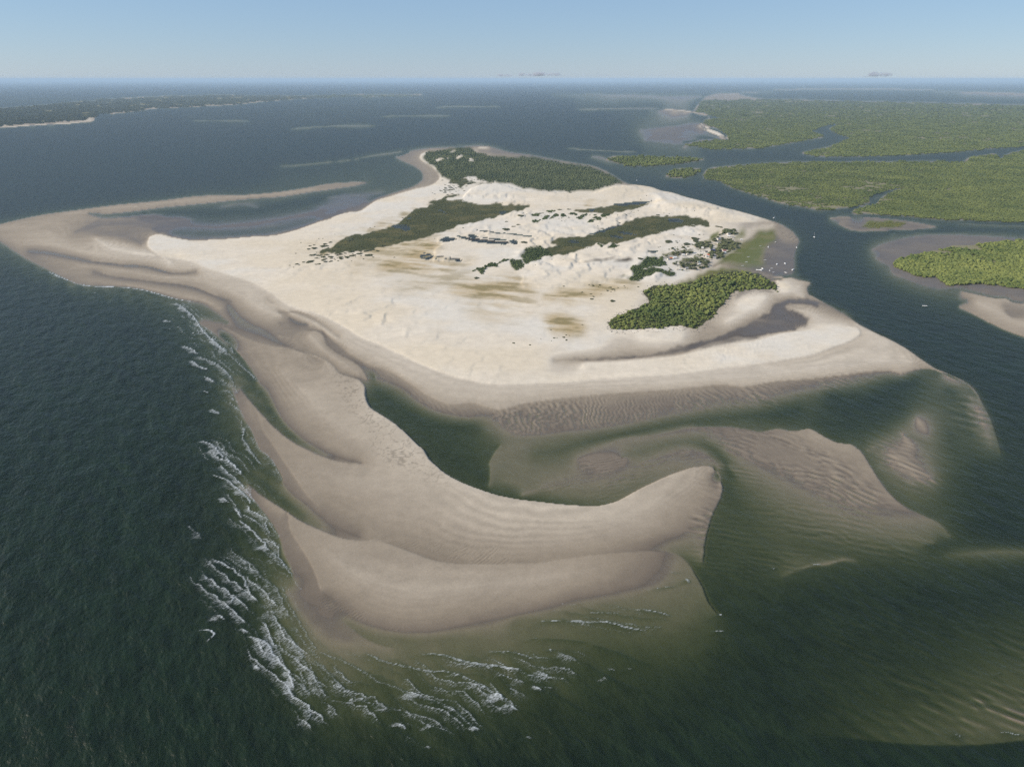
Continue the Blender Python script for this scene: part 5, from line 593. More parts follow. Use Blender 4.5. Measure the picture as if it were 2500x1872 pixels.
SHRUBS = [
 [-513.5,1615.0,4.9],
 [-500.0,1599.6,2.7],
 [-501.1,1628.4,8.7],
 [-492.6,1620.8,3.2],
 [-491.2,1649.2,5.5],
 [-477.1,1651.5,13.2],
 [-472.3,1665.0,6.6],
 [-471.4,1691.5,7.9],
 [-465.3,1689.6,4.5],
 [-458.0,1703.2,10.2],
 [-471.6,1719.4,12.6],
 [-488.7,1724.3,12.6],
 [-454.6,1625.2,6.5],
 [-448.9,1628.4,7.6],
 [-449.6,1668.7,10.0],
 [-440.2,1652.5,6.6],
 [-428.9,1658.0,7.2],
 [-447.8,1683.9,10.1],
 [-439.3,1702.2,13.6],
 [-434.8,1687.7,6.7],
 [-422.1,1730.8,10.3],
 [-426.9,1721.8,6.9],
 [-434.1,1740.9,8.1],
 [-409.5,1681.5,10.1],
 [-414.7,1697.3,12.4],
 [-399.2,1698.3,12.4],
 [-391.7,1715.9,10.3],
 [-386.7,1719.4,9.1],
 [-376.8,1737.9,12.7],
 [-413.6,1744.5,6.9],
 [-399.9,1761.4,9.3],
 [-392.1,1773.9,7.0],
 [-380.5,1768.7,4.7],
 [-367.1,1765.0,9.3],
 [-360.6,1773.9,12.9],
 [-353.5,1786.0,10.6],
 [-358.1,1804.8,7.2],
 [-337.4,1767.6,9.4],
 [-351.1,1722.8,17.1],
 [-336.7,1702.2,5.7],
 [-503.9,1796.7,15.4],
 [-515.9,1788.7,10.6],
 [-485.8,1823.9,20.5],
 [-488.9,1849.1,9.8],
 [-479.9,1870.2,9.2],
 [-522.3,1826.7,7.2],
 [-514.4,1837.8,6.1],
 [-556.4,1866.2,3.1],
 [-535.1,1741.9,4.0],
 [-521.3,1913.3,3.1],
 [-511.5,1919.3,3.2],
 [-492.2,1977.2,2.6],
 [-336.6,1832.2,15.7],
 [-463.9,1767.6,10.5],
 [-450.3,1773.9,9.4],
 [-456.4,1726.8,8.0],
 [-449.8,1722.8,4.6],
 [-441.2,1924.2,19.0],
 [-437.0,1898.3,20.0],
 [-427.6,1943.8,7.7],
 [-77.2,1506.2,10.5],
 [53.6,1609.5,1.7],
 [-301.2,2757.7,5.3],
 [-290.2,2727.1,6.1],
 [-278.1,2820.9,8.1],
 [-271.0,2802.4,10.8],
 [-264.2,2835.9,8.2],
 [-259.8,2858.7,11.0],
 [-262.6,2890.8,9.2],
 [-256.5,2798.8,9.0],
 [-255.3,2764.9,12.4],
 [-237.0,2778.1,6.2],
 [-241.3,2713.2,8.7],
 [-225.0,2736.5,9.7],
 [-215.4,2796.3,6.3],
 [-245.5,2827.2,12.7],
 [-231.6,2846.0,16.4],
 [-242.4,2890.8,16.6],
 [-233.6,2943.7,7.5],
 [-254.6,2950.5,11.3],
 [-258.7,3048.0,11.7],
 [-236.5,3033.7,23.2],
 [-203.6,3091.7,33.5],
 [-208.7,2991.5,17.2],
 [-179.2,3005.5,21.1],
 [-160.4,3048.0,17.5],
 [-172.5,3151.9,7.0],
 [-161.2,3144.2,6.0],
 [-147.0,3136.6,8.0],
 [-173.0,3103.6,9.9],
 [-121.8,3099.1,9.9],
 [-107.4,3106.5,7.9],
 [-297.6,3126.0,10.0],
 [-348.6,3507.9,13.3],
 [-335.6,3416.4,13.0],
 [-322.2,3363.6,10.7],
 [-184.3,2811.0,7.2],
 [-17.0,2163.2,9.0],
 [-18.2,2037.2,23.5],
 [4.5,2073.6,10.9],
 [18.8,2104.2,12.1],
 [32.7,1847.1,17.6],
 [156.1,2374.6,14.8],
 [187.3,2383.2,12.4],
 [425.5,2430.5,15.1],
 [26.4,2242.1,18.7],
 [98.5,2308.6,7.2],
 [306.1,1673.4,10.7],
 [318.3,2125.1,8.9],
 [258.8,2050.3,8.6],
 [156.4,1346.8,5.9],
 [195.6,1334.1,8.7],
 [2.7,1093.2,4.4],
 [29.2,1085.4,2.9],
 [412.7,1871.3,18.4],
 [492.7,1909.9,18.8],
 [486.0,1876.7,13.9],
 [531.4,2099.8,10.3],
 [463.0,2283.4,11.1],
 [489.7,2272.5,8.3],
 [305.2,1671.3,10.4],
 [599.5,2093.1,10.2],
 [609.2,2086.5,10.2],
 [490.3,1896.9,13.2],
 [489.0,1882.4,12.0],
 [491.1,1919.1,13.3],
 [415.4,1882.4,14.2],
 [456.1,1847.0,16.1],
 [470.3,1848.5,4.3],
 [452.6,1817.7,6.3],
 [435.8,1803.3,8.4],
 [380.4,1812.9,3.2],
 [529.0,1965.4,4.0],
 [506.6,1905.9,2.2],
 [530.0,2092.2,10.8],
 [602.2,2092.2,10.8],
 [609.6,2079.8,7.2],
 [144.5,2209.0,4.0],
 [153.1,2218.0,4.0],
 [224.7,2288.1,6.0],
 [150.3,2166.9,3.3],
 [153.3,2211.6,3.1],
 [230.6,2284.6,6.2],
 [156.4,2272.3,3.7],
 [91.8,2304.9,6.5],
 [160.3,2252.7,5.1],
 [120.0,2297.9,3.0],
 [123.2,2231.5,6.7],
 [189.0,2291.5,3.6],
 [200.7,2277.3,6.6],
 [181.8,2293.4,4.2],
 [103.8,2272.0,2.9],
 [109.5,2139.9,2.2],
 [207.4,2212.6,3.4],
 [91.2,2249.9,3.8],
 [176.2,2236.3,4.1],
 [159.1,2159.8,3.3],
 [91.7,2162.4,3.6],
 [47.0,2281.7,2.6],
 [175.4,2220.0,5.9],
 [118.8,2264.3,3.8],
 [163.9,2179.3,2.2],
 [116.2,2358.1,7.2],
 [360.2,2417.0,2.3],
 [314.0,2147.7,5.7],
 [290.4,2208.8,5.1],
 [360.1,2316.0,3.1],
 [332.8,2265.1,4.0],
 [368.2,2286.3,2.1],
 [358.5,2265.9,6.1],
 [328.9,2241.9,2.6],
 [371.5,2281.3,3.2],
 [352.5,2268.4,2.9],
 [455.5,1909.0,2.0],
 [435.6,1880.2,6.0],
 [470.4,1839.5,5.0],
 [374.0,1803.3,3.7],
 [446.5,1830.9,1.9],
 [434.6,1864.1,5.5],
 [484.5,1936.6,1.9],
 [447.6,1844.8,2.6],
 [440.7,1784.2,2.2],
 [506.2,1845.7,4.1],
 [484.7,1885.5,5.6],
 [445.7,1960.2,5.1],
 [444.4,1881.6,2.7],
 [517.1,1964.2,5.9],
 [-255.3,2825.5,7.6],
 [-274.7,2983.9,6.2],
 [-269.4,2973.0,4.4],
 [-222.7,2967.4,3.2],
 [-215.2,2924.7,7.0],
 [-217.6,2863.0,3.4],
 [-230.2,2914.5,3.0],
 [-234.4,2826.6,6.1],
 [-262.6,3038.1,4.2],
 [-216.9,2894.6,2.7],
 [-246.7,2917.9,7.9],
 [-253.8,3020.0,6.4],
 [-245.3,2924.8,7.0],
 [-256.3,2792.7,7.3],
 [-266.9,2884.6,2.8],
 [-229.7,2880.6,5.7],
 [-241.8,2959.0,3.6],
 [-260.1,2822.9,5.8],
 [-221.8,2889.9,7.9],
 [-231.6,2860.3,5.0],
 [-251.4,2947.5,4.2],
 [-287.2,2884.6,3.2],
 [-230.8,2844.3,8.1],
 [-266.4,2902.2,8.1],
 [-251.1,2919.0,8.3],
 [-242.4,2851.0,7.8],
 [-269.2,2848.9,3.6],
 [-245.9,2923.5,3.6],
 [-263.5,2895.4,6.1],
 [-235.2,2950.7,2.7],
 [-407.3,1680.4,3.5],
 [-410.0,1738.7,1.9],
 [-380.4,1661.4,2.9],
 [-395.0,1786.6,4.2],
 [-426.7,1741.4,2.9],
 [-353.6,1724.6,5.2],
 [-412.5,1662.6,4.6],
 [-433.0,1727.7,2.2],
 [-392.4,1733.9,4.3],
 [-379.1,1701.8,2.2],
 [-386.0,1724.6,5.2],
 [-427.3,1685.8,2.9],
 [-408.7,1717.4,3.2],
 [-368.6,1715.9,4.2],
 [-405.9,1690.7,1.7],
 [-285.2,1701.8,4.8],
 [-376.5,1754.5,5.5],
 [-355.9,1681.7,3.5],
 [107.8,1440.6,3.9],
 [205.0,1416.1,3.5],
 [161.5,1451.5,3.5],
 [204.3,1432.4,4.5],
 [141.7,1395.0,4.3],
 [179.1,1434.6,2.1],
 [158.3,1383.0,4.6],
 [219.2,1428.8,2.7],
 [201.3,1432.5,2.7],
 [210.1,1412.3,3.1],
 [171.3,1446.8,2.6],
 [238.4,1424.3,1.9],
 [274.7,1386.1,4.5],
 [233.9,1430.2,2.4],
 [209.4,1403.2,2.1],
 [262.3,1437.1,4.0],
 [200.9,1398.9,2.3],
 [208.3,1418.4,4.0],
 [169.0,1442.8,4.6],
 [179.1,1383.7,1.8],
 [193.6,1410.0,2.4],
 [195.1,1407.5,4.6],
 [161.5,1364.0,3.6],
 [183.9,1450.9,4.6],
 [234.0,1441.8,3.3],
 [169.1,1452.3,3.3],
 [70.2,1118.0,3.4],
 [74.8,1117.0,1.6],
 [96.1,1130.0,2.2],
 [66.9,1159.2,2.0],
 [64.7,1102.8,1.2],
 [86.4,1120.9,3.7],
 [89.8,1107.3,3.4],
 [91.3,1132.4,2.6],
 [47.8,1112.7,1.6],
 [123.6,1187.5,3.2],
]
VILLAGE_TREES = [
 [390.8,1755.4,7.3],
 [407.1,1787.6,6.4],
 [412.8,1787.6,5.3],
 [419.0,1787.6,5.3],
 [407.9,1769.1,5.2],
 [385.5,1722.1,5.1],
 [362.5,1685.7,9.0],
 [358.2,1681.5,7.0],
 [367.0,1681.5,7.0],
 [376.3,1698.4,8.1],
 [374.2,1702.7,6.1],
 [381.1,1702.7,5.1],
 [388.8,1711.3,5.1],
 [394.6,1715.6,5.1],
 [399.5,1719.9,7.2],
 [404.4,1724.3,6.2],
 [406.5,1719.9,6.1],
 [413.3,1733.1,7.2],
 [419.3,1742.0,6.2],
 [424.3,1746.4,7.3],
 [432.4,1760.0,8.4],
 [434.4,1755.4,6.3],
 [430.4,1764.5,6.3],
 [437.5,1746.4,8.3],
 [442.5,1750.9,9.4],
 [444.5,1746.4,7.3],
 [452.9,1769.1,5.2],
 [448.6,1746.4,5.2],
 [436.6,1801.7,6.4],
 [435.5,1811.3,5.4],
 [379.2,1617.0,9.7],
 [378.5,1624.8,7.8],
 [384.0,1628.7,7.8],
 [389.8,1624.8,8.7],
 [395.3,1632.7,8.8],
 [399.1,1632.7,9.8],
 [385.8,1597.7,9.6],
 [390.4,1601.5,10.5],
 [395.0,1605.4,10.6],
 [401.3,1617.0,9.7],
 [405.1,1617.0,9.7],
 [412.5,1632.7,10.7],
 [408.5,1640.6,8.8],
 [410.7,1617.0,8.7],
 [419.1,1636.7,9.8],
 [425.7,1656.8,8.9],
 [430.5,1665.0,8.9],
 [424.7,1665.0,7.9],
 [438.3,1685.7,9.0],
 [440.2,1677.4,11.0],
 [447.1,1689.9,11.1],
 [448.0,1677.4,11.0],
 [437.2,1656.8,8.9],
 [439.1,1648.7,7.9],
 [447.9,1665.0,8.9],
 [453.9,1681.5,8.0],
 [446.3,1707.0,6.1],
 [401.9,1586.4,8.6],
 [406.4,1590.1,7.6],
 [407.5,1578.9,8.5],
 [413.0,1582.6,8.5],
 [416.7,1586.4,7.6],
 [422.2,1593.9,8.6],
 [427.8,1593.9,7.6],
 [432.4,1597.7,7.7],
 [439.9,1613.1,8.7],
 [444.7,1617.0,7.7],
 [450.4,1624.8,7.8],
 [452.2,1620.9,6.8],
 [448.6,1640.6,8.8],
 [455.4,1648.7,7.9],
 [462.3,1656.8,7.9],
 [463.0,1644.7,5.9],
 [450.7,1656.8,7.9],
 [457.6,1665.0,6.0],
 [377.5,1593.9,5.7],
 [385.5,1575.1,4.7],
 [392.1,1567.7,4.7],
 [353.5,1571.4,5.7],
 [357.1,1571.4,4.7],
 [472.3,1769.1,7.3],
 [466.8,1746.4,6.2],
 [464.4,1724.3,6.2],
 [462.1,1707.0,5.1],
 [466.1,1764.5,5.2],
 [499.3,1750.9,7.3],
 [500.9,1769.1,6.3],
 [513.2,1769.1,6.3],
 [517.7,1778.3,7.4],
 [516.0,1787.6,6.4],
 [507.3,1724.3,8.2],
 [507.8,1711.3,8.1],
 [508.6,1707.0,7.1],
 [499.6,1702.7,6.1],
 [514.3,1724.3,6.2],
 [537.2,1760.0,4.2],
 [541.6,1764.5,4.2],
 [548.2,1773.7,5.3],
 [529.3,1806.5,7.5],
 [534.3,1801.7,8.5],
 [538.0,1792.3,8.5],
 [543.1,1792.3,8.5],
 [549.6,1797.0,8.5],
 [554.5,1792.3,8.5],
 [560.7,1792.3,6.4],
 [565.5,1801.7,5.3],
 [542.9,1825.7,8.6],
 [549.2,1825.7,9.7],
 [556.9,1830.6,9.7],
 [561.8,1825.7,9.7],
 [570.9,1835.5,8.7],
 [580.5,1850.3,8.7],
 [587.3,1855.3,6.6],
 [593.7,1855.3,6.6],
 [598.3,1860.3,5.5],
 [558.0,1865.4,8.8],
 [565.8,1870.4,9.9],
 [572.3,1870.4,8.8],
 [580.2,1875.5,8.9],
 [550.8,1870.4,7.7],
 [537.1,1835.5,6.5],
 [562.1,1896.1,7.8],
 [570.0,1901.3,6.7],
 [578.8,1901.3,7.8],
 [587.9,1906.6,6.7],
 [537.6,1885.8,7.8],
 [543.3,1890.9,6.7],
 [538.4,1901.3,5.6],
 [522.8,1870.4,6.6],
 [518.5,1870.4,6.6],
 [511.8,1865.4,6.6],
 [513.6,1830.6,7.6],
 [519.1,1835.5,5.4],
 [512.2,1875.5,6.6],
 [501.5,1845.3,6.5],
 [494.8,1835.5,7.6],
 [490.6,1835.5,7.6],
 [482.8,1820.9,7.5],
 [476.3,1811.3,6.4],
 [473.3,1816.1,6.4],
 [470.2,1820.9,6.5],
 [498.4,1816.1,6.4],
 [490.9,1811.3,6.4],
 [482.3,1801.7,6.4],
 [569.2,1922.5,6.8],
 [597.9,1994.3,7.0],
 [604.0,2000.0,7.0],
 [611.8,2011.5,7.1],
 [624.2,2035.0,6.0],
 [636.4,2041.0,7.2],
 [633.6,2023.2,5.9],
 [619.1,1988.6,7.0],
 [623.1,1982.9,7.0],
 [631.0,1994.3,5.9],
 [594.9,2000.0,5.9],
 [584.1,1977.3,5.8],
 [574.3,1966.1,5.8],
 [561.4,1938.6,5.7],
 [546.9,1917.2,5.6],
 [610.3,2035.0,4.8],
 [630.6,2041.0,6.0],
 [400.3,1600.3,5.8],
 [445.0,1662.8,6.4],
 [461.4,1653.7,8.0],
 [423.0,1636.0,7.3],
 [400.3,1609.4,5.6],
 [416.0,1667.6,6.5],
 [412.5,1604.5,6.7],
 [404.4,1650.1,9.3],
 [395.5,1624.2,6.8],
 [437.7,1644.3,8.1],
 [422.2,1622.1,8.8],
 [436.1,1658.6,5.7],
 [453.0,1633.5,6.1],
 [451.4,1627.1,8.2],
 [452.6,1648.1,6.8],
 [455.1,1659.1,8.5],
 [396.6,1619.2,8.0],
 [447.0,1608.5,7.2],
 [411.5,1658.0,7.5],
 [432.8,1663.8,9.0],
 [421.9,1618.4,6.2],
 [416.8,1668.2,6.8],
 [411.4,1638.2,6.9],
 [439.0,1605.2,6.0],
 [423.9,1656.8,8.1],
 [460.0,1654.2,8.5],
 [420.4,1668.1,8.5],
 [420.4,1656.5,7.2],
 [409.4,1639.1,7.1],
 [418.2,1626.4,6.5],
 [406.1,1662.8,5.9],
 [428.5,1642.7,8.6],
 [421.6,1618.0,9.1],
 [405.1,1667.8,6.0],
 [553.5,1829.7,9.2],
 [543.6,1799.6,5.9],
 [582.6,1858.5,9.9],
 [529.0,1799.6,9.1],
 [581.4,1829.2,6.7],
 [583.6,1840.1,6.3],
 [565.3,1835.7,8.0],
 [552.5,1865.6,8.6],
 [566.4,1865.2,8.0],
 [566.1,1818.7,7.9],
 [558.5,1846.5,7.0],
 [547.4,1839.7,6.5],
 [566.2,1819.3,8.6],
 [541.0,1846.2,7.9],
 [531.7,1799.4,9.1],
 [556.0,1819.5,6.8],
 [547.2,1833.5,9.2],
 [578.4,1875.0,8.8],
 [573.9,1816.6,9.9],
 [589.1,1857.4,7.3],
 [552.3,1798.8,7.4],
 [573.0,1808.4,8.1],
 [556.2,1800.2,9.2],
 [543.5,1808.7,6.7],
 [544.5,1800.1,9.5],
 [556.2,1852.1,8.7],
 [505.5,1824.7,10.0],
 [498.7,1816.8,8.5],
 [489.0,1839.8,8.1],
 [490.1,1815.8,7.1],
 [472.3,1821.9,7.1],
 [495.9,1858.3,9.7],
 [487.2,1847.8,9.5],
 [497.2,1848.7,9.9],
 [492.0,1843.7,10.2],
 [502.4,1821.0,7.0],
 [505.6,1829.8,9.5],
 [484.2,1819.1,9.3],
 [486.8,1826.4,9.3],
 [508.3,1811.0,9.3],
 [476.8,1829.0,8.9],
 [476.8,1837.7,9.8],
 [618.1,1981.5,6.8],
 [608.3,1984.9,9.5],
 [611.1,2032.7,10.9],
 [620.9,1996.9,8.2],
 [617.1,1987.7,9.8],
 [616.8,2016.2,7.9],
 [607.8,2015.8,9.0],
 [592.6,1993.1,8.1],
 [601.6,2020.0,8.4],
 [603.2,1989.6,6.9],
 [603.4,2017.8,7.3],
 [625.9,2028.6,6.8],
 [608.5,1992.2,10.3],
 [615.2,2015.8,10.7],
 [516.8,1780.1,8.2],
 [510.4,1737.7,9.5],
 [505.2,1792.8,7.6],
 [496.8,1756.7,6.0],
 [518.1,1771.2,8.4],
 [499.1,1742.6,8.1],
 [511.0,1743.7,8.6],
 [522.6,1779.2,7.3],
 [518.4,1776.0,7.1],
 [515.5,1780.3,6.3],
 [518.8,1778.3,9.9],
 [501.9,1742.6,6.9],
 [488.8,1718.5,8.8],
 [506.5,1712.3,6.1],
 [501.3,1744.6,7.2],
 [514.5,1728.0,8.5],
 [507.1,1738.8,8.5],
 [489.0,1736.6,8.1],
 [480.1,1696.0,7.3],
 [496.0,1695.9,6.0],
 [520.7,1744.3,8.2],
 [496.5,1694.9,7.0],
 [510.3,1712.1,7.5],
 [491.2,1733.8,7.2],
 [410.8,1747.7,9.1],
 [409.8,1736.2,5.8],
 [397.2,1732.7,9.3],
 [412.4,1763.0,6.7],
 [411.5,1747.9,8.0],
 [405.9,1735.4,8.9],
 [429.2,1731.3,8.1],
 [402.0,1726.9,6.8],
 [436.0,1744.3,8.3],
 [415.8,1735.1,7.1],
 [418.9,1731.5,7.1],
 [422.8,1743.9,7.6],
]
HOUSES = [
 [379.2, 1677.3, 6.9, 'orange', 'small house with bright orange tile roof at the western village edge'],
 [390.5, 1686.9, 8.9, 'white', 'long white roofed shed behind the orange roofed house at the western village edge'],
 [372.6, 1671.0, 4.9, 'grey', 'grey roofed hut next to the orange roofed house at the western village edge'],
 [505.1, 1773.9, 11.4, 'navy', 'large house with dark navy blue roof in the village centre'],
 [484.6, 1757.9, 6.2, 'black', 'small white house with black roof between palms left of the navy roof'],
 [480.9, 1723.0, 6.0, 'red', 'white walled house with orange red roof below the navy roofed house'],
 [473.9, 1711.3, 5.0, 'white', 'white flat roofed house in front of the orange red roofed house'],
 [532.5, 1769.3, 8.3, 'rose', 'house with faded rose red roof nearest the marsh grass'],
 [525.8, 1778.5, 9.3, 'beige', 'long beige roofed house beside the rose red roof'],
 [526.9, 1748.8, 7.2, 'white', 'white roofed house on the beach edge below the rose red roof'],
 [468.6, 1715.6, 5.0, 'beige', 'pale beige hut among sandy yards left of the orange red roof'],
 [466.3, 1728.8, 4.0, 'white', 'tiny white hut on the sandy lane at the head of the palm grove'],
 [495.2, 1724.4, 6.1, 'grey', 'grey roofed house under trees right of the orange red roof'],
 [488.2, 1692.0, 6.9, 'grey', 'wide grey roofed house at the lower end of the village by the beach'],
 [512.8, 1739.8, 6.1, 'orange', 'house with dull orange roof between the navy roof and the beach'],
 [485.8, 1799.7, 5.2, 'white', 'white hut at the foot of the green bushes above the village lane'],
 [506.6, 1828.6, 7.4, 'slate', 'slate grey roofed house among the trees in the upper village'],
 [439.4, 1650.5, 4.8, 'mint', 'pale mint roofed hut inside the lower palm grove'],
 [436.0, 1630.5, 5.8, 'white', 'bright white house inside the lower palm grove'],
 [422.3, 1626.5, 7.7, 'straw', 'straw yellow thatched roof inside the lower palm grove'],
 [375.4, 1580.4, 5.6, 'cream', 'cream hut at the lower left corner of the palm grove'],
 [397.0, 1587.9, 5.6, 'grey', 'light grey roofed hut at the lower edge of the palm grove'],
 [461.8, 1682.7, 4.9, 'straw', 'straw coloured hut at the upper right end of the palm grove'],
 [472.7, 1679.4, 5.9, 'beige', 'sand coloured house between the palm grove and the lower village trees'],
 [543.0, 1858.3, 8.6, 'grey', 'weathered grey roof in the upper village right of the sandy square'],
 [556.9, 1909.9, 10.0, 'slate', 'long slate grey roof beside the bright grass in the upper village'],
 [603.1, 1981.1, 9.2, 'grey', 'grey roofed house in the small northern hamlet'],
 [594.1, 1948.7, 6.8, 'white', 'white hut below the small northern hamlet'],
 [582.0, 1986.7, 6.9, 'beige', 'beige roofed hut at the western end of the northern hamlet'],
 [601.8, 1936.7, 5.6, 'grey', 'lone grey roof on the grass south of the northern hamlet'],
 [615.6, 1904.6, 4.4, 'white', 'white beach hut on the sand strip by the tidal inlet'],
 [417.8, 1717.8, 6.0, 'white', 'white shed on the sandy lane among scattered western palms'],
 [430.3, 1728.8, 4.0, 'cream', 'cream shed at the right end of the sandy lane'],
]
BOATS = [
 [830.6, 1953.4, 11, 75, 'sail', 'white sailing boat with tall mast anchored alone in the river off the sand fan'],
 [733.5, 1821.3, 8, 80, 'mast', 'pale grey sailing boat just off the edge of the mud flat below the sand fan'],
 [701.8, 1885.8, 9, 50, 'beige', 'beige wooden boat lying on mud beside the bright green grass patch'],
 [661.1, 1823.4, 8, 90, 'mast', 'white boat with short mast on the grass edge below the bright green patch'],
 [646.4, 1839.3, 5, 10, 'skiff', 'tiny pale skiff on the upper marsh grass'],
 [576.5, 1713.0, 6, 0, 'skiff', 'small white skiff lying on the middle of the marsh grass'],
 [607.4, 1682.5, 6, 0, 'skiff', 'small white skiff at the border of marsh grass and mud'],
 [621.3, 1640.8, 9, 60, 'cabin', 'white cabin boat aground on the mud left of the double cabin boat'],
 [642.0, 1647.3, 10, 85, 'cabin', 'bright white double cabin boat aground near the outer mud edge'],
 [555.9, 1661.9, 6, -10, 'skiff', 'small white skiff on the lower marsh grass near the tidal creek'],
 [536.2, 1625.3, 6, -5, 'skiff', 'flat white skiff lying in the grey tidal creek bed'],
 [572.7, 1597.5, 8, 110, 'cabin', 'white boat with cabin beached beside the longest white boat'],
 [561.1, 1583.6, 14, 150, 'long', 'longest white boat, lying oblique in the creek mouth'],
 [596.2, 1601.7, 6, -10, 'skiff', 'dull white skiff on mud right of the beached cabin boat'],
 [587.9, 1565.8, 5, -10, 'skiff', 'dull white skiff nearest the mangrove thicket shore'],
 [614.3, 1564.2, 7, 120, 'skiff', 'white skiff on mud just above the pale sand tip'],
 [639.4, 1588.5, 12, 55, 'long', 'slim white boat oblique at the outer mud edge'],
 [791.1, 1309.2, 9, -15, 'skiff', 'lone white motor skiff in the middle of the wide river'],
 [533.9, 3137.5, 11, 85, 'sail', 'distant white sailing boat in the channel beside the dark wood'],
 [819.5, 2245.6, 9, 40, 'mast', 'white boat moored at the dune point on the river bank'],
 [583.3, 1579.5, 6, 90, 'mastonly', 'narrow boat with thin mast on mud below the beached white boats'],
]
CLOUDS = [
 [-316,38000,541,463,139],
 [920,38000,569,927,185],
 [1769,38000,583,849,200],
 [2543,38000,555,386,77],
 [3625,38000,555,463,61],
 [4552,38000,555,463,61],
 [6175,38000,548,309,54],
 [7489,38000,555,463,61],
 [18168,38000,533,981,245],
 [17602,38000,495,573,81],
]
# ------------------------------------------------------------------ terrain grid: a fan of cells whose size grows with distance from the shore in view
GS = 2.5                                       # angular size of a cell
U0, U1, V0, V1 = -130.0, 2630.0, 198.0, 1920.0
NC = int((U1 - U0) / GS) + 1; NR = int((V1 - V0) / GS) + 1
def to_grid(x, y):
    d = y * CP + EYE * SP
    return (1250 + 1734 * x / d - U0) / GS, (936 - 1734 * (y * SP - EYE * CP) / d - V0) / GS
def to_ground(u, v):
    a = (u - 1250) / 1734; b = (v - 936) / 1734
    t = EYE / (SP + b * CP)
    return a * t, (CP - b * SP) * t
uu = U0 + GS * np.arange(NC); vv = V0 + GS * np.arange(NR)
GU, GV = np.meshgrid(uu, vv)
GX, GY = to_ground(GU, GV)
CELL = np.sqrt(GX**2 + GY**2 + EYE**2) / 1734.0 * GS       # metres per cell across

rng = np.random.default_rng(7)
PERM = rng.random((256, 256)).astype(np.float32)
def vnoise(x, y, seed=0):
    x = x + seed * 37.7; y = y + seed * 91.3
    xi = np.floor(x).astype(np.int64); yi = np.floor(y).astype(np.int64)
    fx = (x - xi).astype(np.float32); fy = (y - yi).astype(np.float32)
    fx = fx * fx * (3 - 2 * fx); fy = fy * fy * (3 - 2 * fy)
    x0 = xi & 255; x1 = (xi + 1) & 255; y0 = yi & 255; y1 = (yi + 1) & 255
    a = PERM[y0, x0]; b = PERM[y0, x1]; c = PERM[y1, x0]; d = PERM[y1, x1]
    return (a + (b - a) * fx) * (1 - fy) + (c + (d - c) * fx) * fy
def fbm(x, y, scale, octaves=4, seed=0):
    s = 0; amp = 1; tot = 0; f = 1.0 / scale
    for k in range(octaves):
        c, sn = math.cos(.7 * k + .4), math.sin(.7 * k + .4)
        s = s + amp * vnoise((x * c - y * sn) * f, (x * sn + y * c) * f, seed + k * 3); tot += amp; amp *= .5; f *= 2.03
    return s / tot - .5
def sstep(a, b, x):
    t = np.clip((x - a) / (b - a), 0, 1); return t * t * (3 - 2 * t)
def blur(a, r):
    r = int(r)
    if r < 1: return a
    for ax in (0, 1):
        p = np.concatenate([np.repeat(a.take([0], ax), r + 1, ax), a, np.repeat(a.take([-1], ax), r, ax)], ax)
        c = np.cumsum(p, ax, dtype=np.float64); n = a.shape[ax]
        a = ((c.take(range(2 * r + 1, 2 * r + 1 + n), ax) - c.take(range(0, n), ax)) / (2 * r + 1)).astype(np.float32)
    return a
def curve(pts):
    """Catmull-Rom through rows of pts, densified to under half a cell (first two columns are grid col,row)"""
    p = np.vstack([2 * pts[0] - pts[1], pts, 2 * pts[-1] - pts[-2]]); out = []
    for i in range(1, len(p) - 2):
        a, b, c, d = p[i - 1], p[i], p[i + 1], p[i + 2]
        n = int(max(2, min(3000, np.hypot(*(c - b)[:2]) * 2.5)))
        # centripetal-ish: damp tangents where spacing is uneven
        l1, l2, l3 = [max(1e-3, np.hypot(*(q - r)[:2])) for q, r in ((b, a), (c, b), (d, c))]
        m1 = ((c - b) / l2 * l1 + (b - a) / l1 * l2) / (l1 + l2) * l2; m2 = ((d - c) / l3 * l2 + (c - b) / l2 * l3) / (l2 + l3) * l2
        t = np.linspace(0, 1, n, endpoint=False)[:, None]
        xy = (2 * t**3 - 3 * t**2 + 1) * b + (t**3 - 2 * t**2 + t) * m1 + (-2 * t**3 + 3 * t**2) * c + (t**3 - t**2) * m2
        lin = b + (c - b) * t; xy[:, 2:] = lin[:, 2:]
        out.append(xy)
    out.append(p[-2:-1]); return np.vstack(out)
# ---- heights: relax a membrane through the lines traced by eye
sv = np.zeros((NR, NC)); sw = np.zeros((NR, NC))
def pin(c, r, z):
    ci = np.rint(c).astype(int); ri = np.rint(r).astype(int)
    k = (ci >= 0) & (ci < NC) & (ri >= 0) & (ri < NR)
    np.add.at(sv, (ri[k], ci[k]), z[k]); np.add.at(sw, (ri[k], ci[k]), 1)
for h in HEIGHTS:
    a = np.array(h[2:], float).reshape(-1, 4); gc, gr = to_grid(a[:, 0], a[:, 1])
    q = curve(np.column_stack([gc, gr, a[:, 2], a[:, 3]])) if len(a) > 1 else np.column_stack([gc, gr, a[:, 2], a[:, 3]])
    if h[0] == 0 and h[1] == 0: pin(q[:, 0], q[:, 1], q[:, 2]); continue
    d = np.gradient(q[:, :2], axis=0); n = np.hypot(d[:, 0], d[:, 1]) + 1e-9
    lx, ly = d[:, 1] / n, -d[:, 0] / n
    for off, s, col in ((h[0], 1, 2), (h[1], -1, 3)):
        k = s * max(1.0, off / GS * .5)
        pin(q[:, 0] + lx * k, q[:, 1] + ly * k, q[:, col])
levels = [(sv, sw)]
